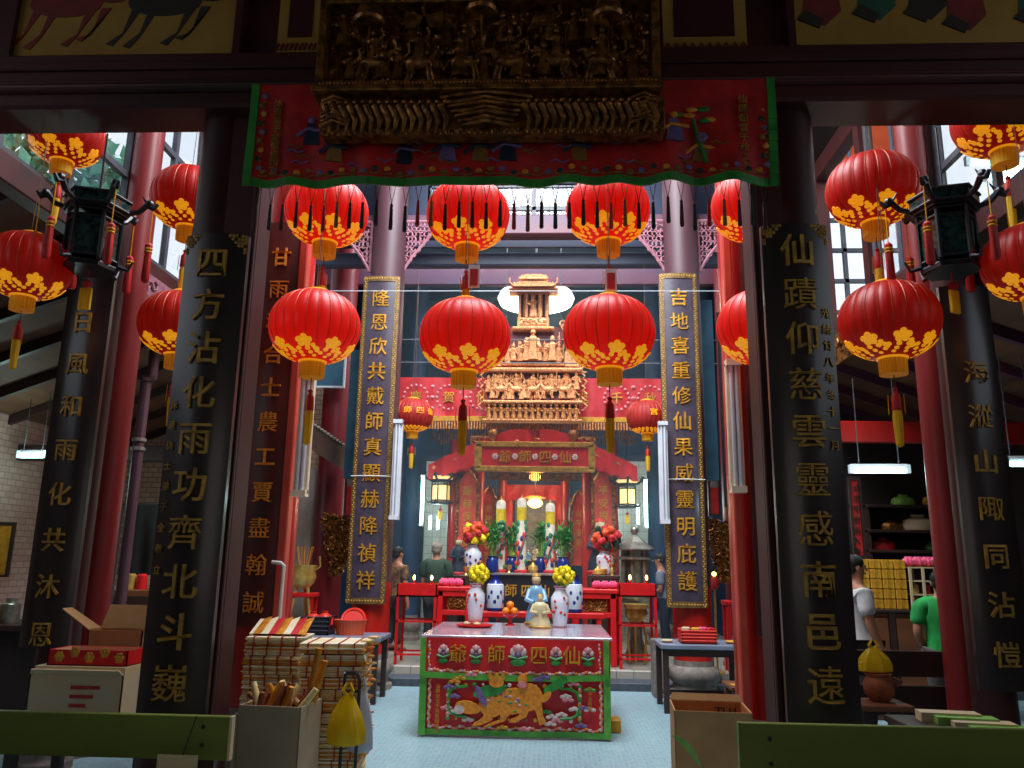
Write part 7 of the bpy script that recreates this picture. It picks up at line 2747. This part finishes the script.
# red couplet strip on the wall and shelves
t = plaque('red_scroll', 853, 861, 480, 556, 9.9, M_redtag, 'narrow red paper scroll beside the right front board', 'scroll')
l = MB()
for k in range(7):
    p = at(857, 488 + 10.5 * k, 9.88)
    l.text('合境平安出入吉祥'[k], (p.x, 9.885, p.z), .09, depth=.01, bold=.02)
l.build('dark_lettering', M_ink, t)
a, b = at(868, 540, 11.6), at(960, 540, 11.6)
t = thing('wall_shelf', ((a.x + b.x) / 2, 11.8, 1.4), 'dark shelves on the end wall of the right aisle', 'shelf')
zz = []
for py in (530, 550, 505):
    z = zat(910, py, 11.6)
    zz.append(z)
    MB().box(a.x, b.x, 11.55, 12.28, z - .04, z, .006).build('shelf_board', M_dkwood, t)
for x in (a.x, b.x - .05):
    MB().box(x, x + .05, 11.6, 12.28, .2, zz[2]).build('side_panel', M_dkwood, t)
for px, m, z, w, nm, lab in ((920, M_offwhite, zz[0], .3, 'wrapped_parcel', 'white wrapped parcel on the dark shelves'), (893, M_giltdark, zz[0], .2, 'wrapped_parcel', 'brown wrapped parcel on the dark shelves'), (938, M_yellowpk, zz[2], .25, 'wrapped_parcel', 'yellow wrapped parcel on top of the dark shelves'), (885, M_redtag, zz[1], .22, 'wrapped_parcel', 'red wrapped parcel on the lower dark shelf'), (935, M_leaf, zz[1], .16, 'wrapped_parcel', 'green wrapped parcel on the lower dark shelf'), (905, M_leaf2, zz[2], .22, 'wrapped_parcel', 'pale green parcel on top of the dark shelves')):
    x = prow(px, z, 11.8)
    MB().lathe([(w * .7, 0), (w * .8, w * .2), (w * .7, w * .5), (w * .25, w * .65), (w * .35, w * .75)], (x, 11.85, z), 14, sy=.7, mod=lambda an, z_: 1 + .06 * math.sin(an * 6)).build(nm, m, smooth=True, label=lab, cat='parcel', group='parcels on the dark shelves')
# green and white papers behind the right green bench
zz = zat(950, 722, 4.9)
t = thing('paper_table', (at(950, 722, 4.9).x, 5.0, 0), 'dark low table under the green papers at the lower right', 'table')
a, b = at(922, 722, 4.95), at(1012, 722, 4.95)
zz = zat(950, 733, 4.95)
MB().box(a.x, b.x, 4.6 + .35, 5.5, zz - .04, zz, .005).build('tabletop', M_dkwood, t)
for lx in (a.x + .02, b.x - .07):
    for ly in (4.98, 5.42):
        MB().box(lx, lx + .05, ly, ly + .05, 0, zz - .04).build('leg', M_dkwood, t)
for k in range(4):
    x = (a.x + b.x) / 2 + .06 + .06 * k
    MB().box(x - .17, x + .17, 5.0 + .08 * (3 - k), 5.12 + .08 * (3 - k), zz + .001, zz + .02 + .012 * (3 - k), rot=-.12).build('paper_sheaf', (M_offwhite, M_leaf2, M_offwhite, M_leaf2)[k], label='%s paper sheaf behind the right green bench, %s' % (('white', 'green', 'white', 'green')[k], ('rearmost', 'third from the front', 'second from the front', 'frontmost')[k]), cat='paper', group='paper sheaves at the lower right')

# ================================================================ PEOPLE
def skin_mesh(verts, edges, radii, subdiv=2):
    me = bpy.data.meshes.new('skel')
    me.from_pydata(verts, edges, [])
    o = bpy.data.objects.new('skel', me)
    COL.objects.link(o)
    md = o.modifiers.new('s', 'SKIN')
    md.use_smooth_shade = True
    for i, r in enumerate(radii):
        v = me.skin_vertices[0].data[i]
        v.radius = r if isinstance(r, tuple) else (r, r)
        v.use_root = (i == 0)
    s = o.modifiers.new('u', 'SUBSURF')
    s.levels = s.render_levels = subdiv
    dg = bpy.context.evaluated_depsgraph_get()
    dg.update()
    m = bpy.data.meshes.new_from_object(o.evaluated_get(dg))
    vs = [v.co.copy() for v in m.vertices]
    fs = [tuple(p.vertices) for p in m.polygons]
    bpy.data.objects.remove(o)
    return vs, fs


def person(x, y, z, H, rot, label, shirt, trousers, hair, arms, lean=0.0, short_sleeve=True, headturn=0.0, build=1.0):
    """H standing height; arms: two lists of (dx,dy,dz) in units of H for elbow and wrist, facing -y"""
    t = thing('person', (x, y, z), label, 'person')
    S = H
    w = build
    def L(p):      # lean forward about the hip, forward is -y
        px_, py_, pz_ = p
        if pz_ > .52:
            d = pz_ - .52
            return (px_, py_ - math.sin(lean) * d, .52 + math.cos(lean) * d)
        return p
    P = {'pel': (0, 0, .52), 'wai': (0, 0, .60), 'che': (0, 0, .71), 'nck0': (0, .005, .81), 'nck': (0, .0, .855), 'hd': (0, -.01, .925)}
    V, E, Rr = [], [], []
    idx = {}
    def v(n, p, r):
        idx[n] = len(V)
        V.append(tuple(c * S for c in L(p)))
        Rr.append(r * S if not isinstance(r, tuple) else (r[0] * S, r[1] * S))
    def e(a, b): E.append((idx[a], idx[b]))
    v('pel', P['pel'], (.085 * w, .065 * w)); v('wai', P['wai'], (.075 * w, .058 * w)); v('che', P['che'], (.09 * w, .065 * w)); v('nck0', P['nck0'], (.05, .04)); v('nck', P['nck'], .032); v('h1', (0, -.008, .895), (.04, .046)); v('h2', (0, -.008, .945), (.042, .05)); v('h3', (0, -.002, .985), (.024, .03))
    for a, b in (('pel', 'wai'), ('wai', 'che'), ('che', 'nck0'), ('nck0', 'nck'), ('nck', 'h1'), ('h1', 'h2'), ('h2', 'h3')): e(a, b)
    for i, s in enumerate((-1, 1)):
        k = str(i)
        v('sh' + k, (s * .10 * w, 0, .79), .035 * w)
        el, wr = arms[i]
        v('el' + k, (s * el[0], el[1], el[2]), .026)
        v('wr' + k, (s * wr[0], wr[1], wr[2]), .018)
        dx, dy, dz = [(wr[q] - el[q]) for q in range(3)]
        ln = math.sqrt(dx * dx + dy * dy + dz * dz) + 1e-6
        hx = (wr[0] + dx / ln * .035, wr[1] + dy / ln * .035, wr[2] + dz / ln * .035)
        v('pm' + k, (s * hx[0], hx[1], hx[2]), (.022, .014))
        e('nck0', 'sh' + k); e('sh' + k, 'el' + k); e('el' + k, 'wr' + k); e('wr' + k, 'pm' + k)
        for q in range(4):
            off = (q - 1.5) * .0095
            ln2 = (.036, .042, .04, .032)[q]
            f1 = (hx[0] + dx / ln * ln2 * .5, hx[1] + dy / ln * ln2 * .5 + off, hx[2] + dz / ln * ln2 * .5)
            f2 = (hx[0] + dx / ln * ln2 - .006, hx[1] + dy / ln * ln2 + off, hx[2] + dz / ln * ln2)
            v('f%d%s' % (q, k), (s * f1[0], f1[1], f1[2]), .0055)
            v('g%d%s' % (q, k), (s * f2[0], f2[1], f2[2]), .0048)
            e('pm' + k, 'f%d%s' % (q, k)); e('f%d%s' % (q, k), 'g%d%s' % (q, k))
        v('th' + k, (s * (wr[0] + dx / ln * .02), wr[1] + dy / ln * .02 - .024, wr[2] + dz / ln * .025), .0058)
        e('wr' + k, 'th' + k)
        v('hip' + k, (s * .052 * w, 0, .49), .058 * w)
        v('kn' + k, (s * .06, -.012, .28), .036)
        v('an' + k, (s * .062, .01, .05), .023)
        v('ft' + k, (s * .07, -.085, .022), .02)
        e('pel', 'hip' + k); e('hip' + k, 'kn' + k); e('kn' + k, 'an' + k); e('an' + k, 'ft' + k)
    vs, fs = skin_mesh(V, E, Rr, 2)
    def place(vs): return [(c[0] + x, c[1] + y, c[2] + z) for c in vs]
    b = MB()
    b.add(place(vs), fs)
    # face: nose and ears
    hc = L((0, -.055, .922))
    b.tube([tuple(Vector((x, y, z)) + Vector(L((0, -.056, .935))) * S), tuple(Vector((x, y, z)) + Vector(L((0, -.072, .915))) * S)], [.006 * S, .009 * S], 7)
    for s in (-1, 1):
        b.sphere(Vector((x, y, z)) + Vector(L((s * .045, -.003, .925))) * S, .014 * S, 8, 6, (.5, 1, 1.3))
    b.build('body', M_skin, t, smooth=True)
    f = MB()
    for s in (-1, 1):
        f.sphere(Vector((x, y, z)) + Vector(L((s * .018, -.054, .938))) * S, .006 * S, 8, 6)
    f.tube([tuple(Vector((x, y, z)) + Vector(L((-.014, -.054, .897))) * S), tuple(Vector((x, y, z)) + Vector(L((.014, -.054, .897))) * S)], .004 * S, 5)
    f.build('eyes_and_mouth', M_ink, t, smooth=True)
    # shirt
    def sub(names, pairs, grow, cut=None):
        n2, V2, R2 = {}, [], []
        for nm in names:
            n2[nm] = len(V2)
            src = nm
            p = V[idx[nm]] if nm in idx else cut[nm][0]
            r = Rr[idx[nm]] if nm in idx else cut[nm][1]
            V2.append(p)
            R2.append(tuple(q * 1.06 + grow for q in r) if isinstance(r, tuple) else r * 1.06 + grow)
        return skin_mesh(V2, [(n2[a], n2[b_]) for a, b_ in pairs], R2, 2)
    cut = {}
    for k in '01':
        a, b_ = Vector(V[idx['sh' + k]]), Vector(V[idx['el' + k]])
        cut['sl' + k] = (tuple(a + (b_ - a) * (.75 if short_sleeve else .98)), .034 * S)
        a, b_ = Vector(V[idx['an' + k]]), Vector(V[idx['kn' + k]])
        cut['cu' + k] = (tuple(a + (b_ - a) * .05), .034 * S)
    cut['hem'] = (tuple(c * S for c in (0, 0, .47)), (.098 * w * S, .076 * w * S))
    vs, fs = sub(['wai', 'pel', 'hem', 'che', 'nck0', 'sh0', 'sh1', 'sl0', 'sl1'], [('wai', 'pel'), ('pel', 'hem'), ('wai', 'che'), ('che', 'nck0'), ('nck0', 'sh0'), ('nck0', 'sh1'), ('sh0', 'sl0'), ('sh1', 'sl1')], .013 * S, cut)
    MB().add(place(vs), fs).build('shirt', shirt, t, smooth=True)
    vs, fs = sub(['pel', 'hip0', 'hip1', 'kn0', 'kn1', 'cu0', 'cu1'], [('pel', 'hip0'), ('pel', 'hip1'), ('hip0', 'kn0'), ('hip1', 'kn1'), ('kn0', 'cu0'), ('kn1', 'cu1')], .008 * S, cut)
    MB().add(place(vs), fs).build('trousers', trousers, t, smooth=True)
    hh = MB()
    c = Vector((x, y, z)) + Vector(L((0, .008, .955))) * S
    hh.sphere(c, .053 * S, 16, 10, (1, 1.12, .95))
    hh.sphere(c + Vector((0, .018 * S, -.03 * S)), .042 * S, 14, 8, (1.08, .9, 1))
    hh.build('hair', hair, t, smooth=True)
    s_ = MB()
    for s in (-1, 1):
        s_.sphere((x + s * .068 * S, y - .04 * S, z + .018 * S), .03 * S, 12, 7, (.85, 2.1, .6))
    s_.build('shoes', M_darktrousers, t, smooth=True)
    t.rotation_euler = (0, 0, rot)
    return t


down = ((.125, .0, .62), (.13, -.03, .46))
fold = ((.13, -.02, .62), (.05, -.13, .60))
# man with grey hair, dark green shirt, back to us
p = at(436, 575, 13.0)
person(p.x, 13.0, .2, 1.66, PI, 'grey haired person in a dark green shirt seen from behind, left of altar', M_greenshirt, M_darktrousers, M_hairgrey, (fold, fold), build=1.15)
p = at(397, 575, 12.8)
person(p.x, 12.8, .2, 1.58, PI * .8, 'person in a brown patterned shirt partly hidden beside the left far column', M_brownshirt, M_darktrousers, M_hairblack, (down, fold))
p = at(665, 590, 13.4)
person(p.x, 13.4, .2, 1.55, PI * .42 + PI, 'person in a grey blue shirt and navy trousers left of the right bordered tablet', M_greyshirt, M_navytrousers, M_hairblack, (fold, fold), lean=.12)
p = at(857, 600, 8.1)
person(p.x, 8.1, 0, 1.70, PI * .5, 'person in a white shirt half hidden by the right front board', M_whiteshirt, M_darktrousers, M_hairblack, (((.12, -.02, .62), (.12, -.08, .46)), ((.12, .0, .62), (.12, -.04, .46))))
p = at(943, 620, 8.0)
person(p.x, 8.0, 0, 1.56, PI * .9, 'person in a bright green shirt and grey trousers beside the right red column', M_kelly, M_greytrousers, M_hairblack, (((.15, .03, .63), (.10, .05, .52)), ((.15, .03, .63), (.10, -.04, .52))), build=1.2)

# ================================================================ OUTSIDE (seen through windows)
def tree(x, y, z0, h, r, seed, label):
    t = thing('leafy_tree', (x, y, 0), label, 'tree', 'trees outside the left clerestory')
    MB().tube([(x, y, 0), (x + .1, y, z0), (x, y, z0 + h * .5)], [.18, .14, .08], 8).build('trunk', M_midwood, t, smooth=True)
    r_ = random.Random(seed)
    f = MB()
    for k in range(900):
        a, b_ = r_.uniform(0, 6.28), r_.uniform(-1.3, 1.5)
        q = r * r_.uniform(.55, 1.0)
        c = Vector((x + q * math.cos(a) * math.cos(b_), y + q * math.sin(a) * math.cos(b_), z0 + h * .55 + q * math.sin(b_)))
        d = Vector((r_.uniform(-1, 1), r_.uniform(-1, 1), r_.uniform(-1, 1))).normalized() * .2
        e = d.cross(Vector((r_.uniform(-1, 1), r_.uniform(-1, 1), 1))).normalized() * .1
        f.add([c - d, c + e, c + d, c - e], [(0, 1, 2, 3)])
    f.build('foliage', M_foliage, t)


tree(-8.3, 12.2, 4.7, 5.5, 1.15, 1, 'leafy green tree seen through the upper left window')
# orange awning outside right
a = at(820, 172, 10.5)
t = thing('orange_awning', (6.5, 13.0, 6.0), 'orange awning seen through the window at the upper right', 'awning')
m = MB()
q = [at(812, 176, 11.9), at(893, 176, 11.9), at(893, 60, 12.6), at(812, 60, 12.6)]
q = [Vector(v) for v in q]
m.add(q + [v + Vector((0, .01, .01)) for v in q], [(0, 1, 2, 3), (7, 6, 5, 4), (0, 4, 5, 1), (1, 5, 6, 2), (2, 6, 7, 3), (3, 7, 4, 0)])
t.location = (q[0].x, 11.9, q[0].z)
t['_w'] = tuple(t.location)
m.build('awning_cloth', M_tarp, t)
m = MB()
for u in (0, .45, 1):
    m.tube([q[0].lerp(q[1], u) + Vector((0, -.03, -.02)), q[3].lerp(q[2], u) + Vector((0, -.03, -.02))], .03, 6)
m.tube([q[0], q[1]], .03, 6)
m.tube([q[0], (q[0].x, 11.9, 3.4)], .03, 6)
m.tube([q[1], (q[1].x, 11.9, 3.4)], .03, 6)
m.build('awning_pole', M_winframe, t, smooth=True)

# ================================================================ INCENSE HAZE
hz = bpy.data.materials.new('incense_haze')
hz.use_nodes = True
nt = hz.node_tree
nt.nodes.remove(nt.nodes['Principled BSDF'])
sc_ = nt.nodes.new('ShaderNodeVolumeScatter')
sc_.inputs['Color'].default_value = (.55, .80, 1.0, 1)
sc_.inputs['Density'].default_value = .03
sc_.inputs['Anisotropy'].default_value = .2
nt.links.new(sc_.outputs[0], nt.nodes['Material Output'].inputs['Volume'])
MB().box(AX - 2.7, AX + 2.7, 11.75, 17.1, .205, 7.2).build('incense_haze', hz, label='thin bluish incense haze filling the far hall', cat='haze', kind='stuff')

# ================================================================ LIGHTS
world = bpy.data.worlds.new('world')
scene.world = world
world.use_nodes = True
bg = world.node_tree.nodes['Background']
bg.inputs['Color'].default_value = (.82, .90, 1.0, 1)
bg.inputs['Strength'].default_value = 1.25


def area(name, loc, rot, sx, sy, power, color, spread=180):
    l = bpy.data.lights.new(name, 'AREA')
    l.shape = 'RECTANGLE'
    l.size, l.size_y = sx, sy
    l.energy = power
    l.color = color
    l.spread = R(spread)
    o = bpy.data.objects.new(name, l)
    COL.objects.link(o)
    o.location = loc
    o.rotation_euler = rot
    return o


def point(name, loc, power, color, r=.05):
    l = bpy.data.lights.new(name, 'POINT')
    l.energy = power
    l.color = color
    l.shadow_soft_size = r
    o = bpy.data.objects.new(name, l)
    COL.objects.link(o)
    o.location = loc
    return o


area('court_skylight', (AX, 7.1, 8.2), (R(22), 0, 0), 2.9, 4.4, 950, (.88, .94, 1.0))
area('crest_fill_light', (AX, 11.62, 7.55), (R(20), 0, 0), 6.0, .45, 330, (.85, .92, 1.0))  # added fill to brighten the crest and far hall, no known source
p = at(536, 299, 13.2)
point('ring_lamp_light', (p.x, 12.9, p.z - .35), 60, (1, .95, .85), .2)
for px, py, Y, pw in ((422, 500, 13.5, 22), (646, 503, 13.5, 22), (880, 478, 8.45, 12), (1000, 175, 6.8, 20), (33, 462, 9.3, 18)):
    q = at(px, py, Y)
    point('tube_light', (q.x, q.y - .12, q.z), pw, (.65, 1, .95), .12)
for px, py in ((434, 522), (638, 514)):
    q = at(px, py, 15.9)
    point('tile_tube_light', q, 16, (.75, 1, .95), .15)
for px, py, pw in ((535, 481, 10), (535, 510, 14)):
    q = at(px, py, 14.2)
    point('altar_glow', q, pw, (1, .72, .35), .1)
# weak fill added before the closed back wall to light the porch
area('porch_fill_light', (.0, -2.9, 2.2), (R(-90), 0, R(180)), 3.0, 2.4, 17, (1.0, .93, .85))

bpy.data.objects.remove(_go)
for o in list(bpy.data.objects):
    if '_w' in o:
        del o['_w']
vs_ = scene.view_settings
scene.display_settings.display_device = 'sRGB'
vs_.view_transform = 'Standard'
vs_.look = 'None'
vs_.gamma = 1
vs_.use_curve_mapping = False
vs_.exposure = 0.0
scene.cycles.max_bounces = 6
scene.cycles.diffuse_bounces = 4
scene.cycles.transparent_max_bounces = 8
scene.cycles.sample_clamp_indirect = 4
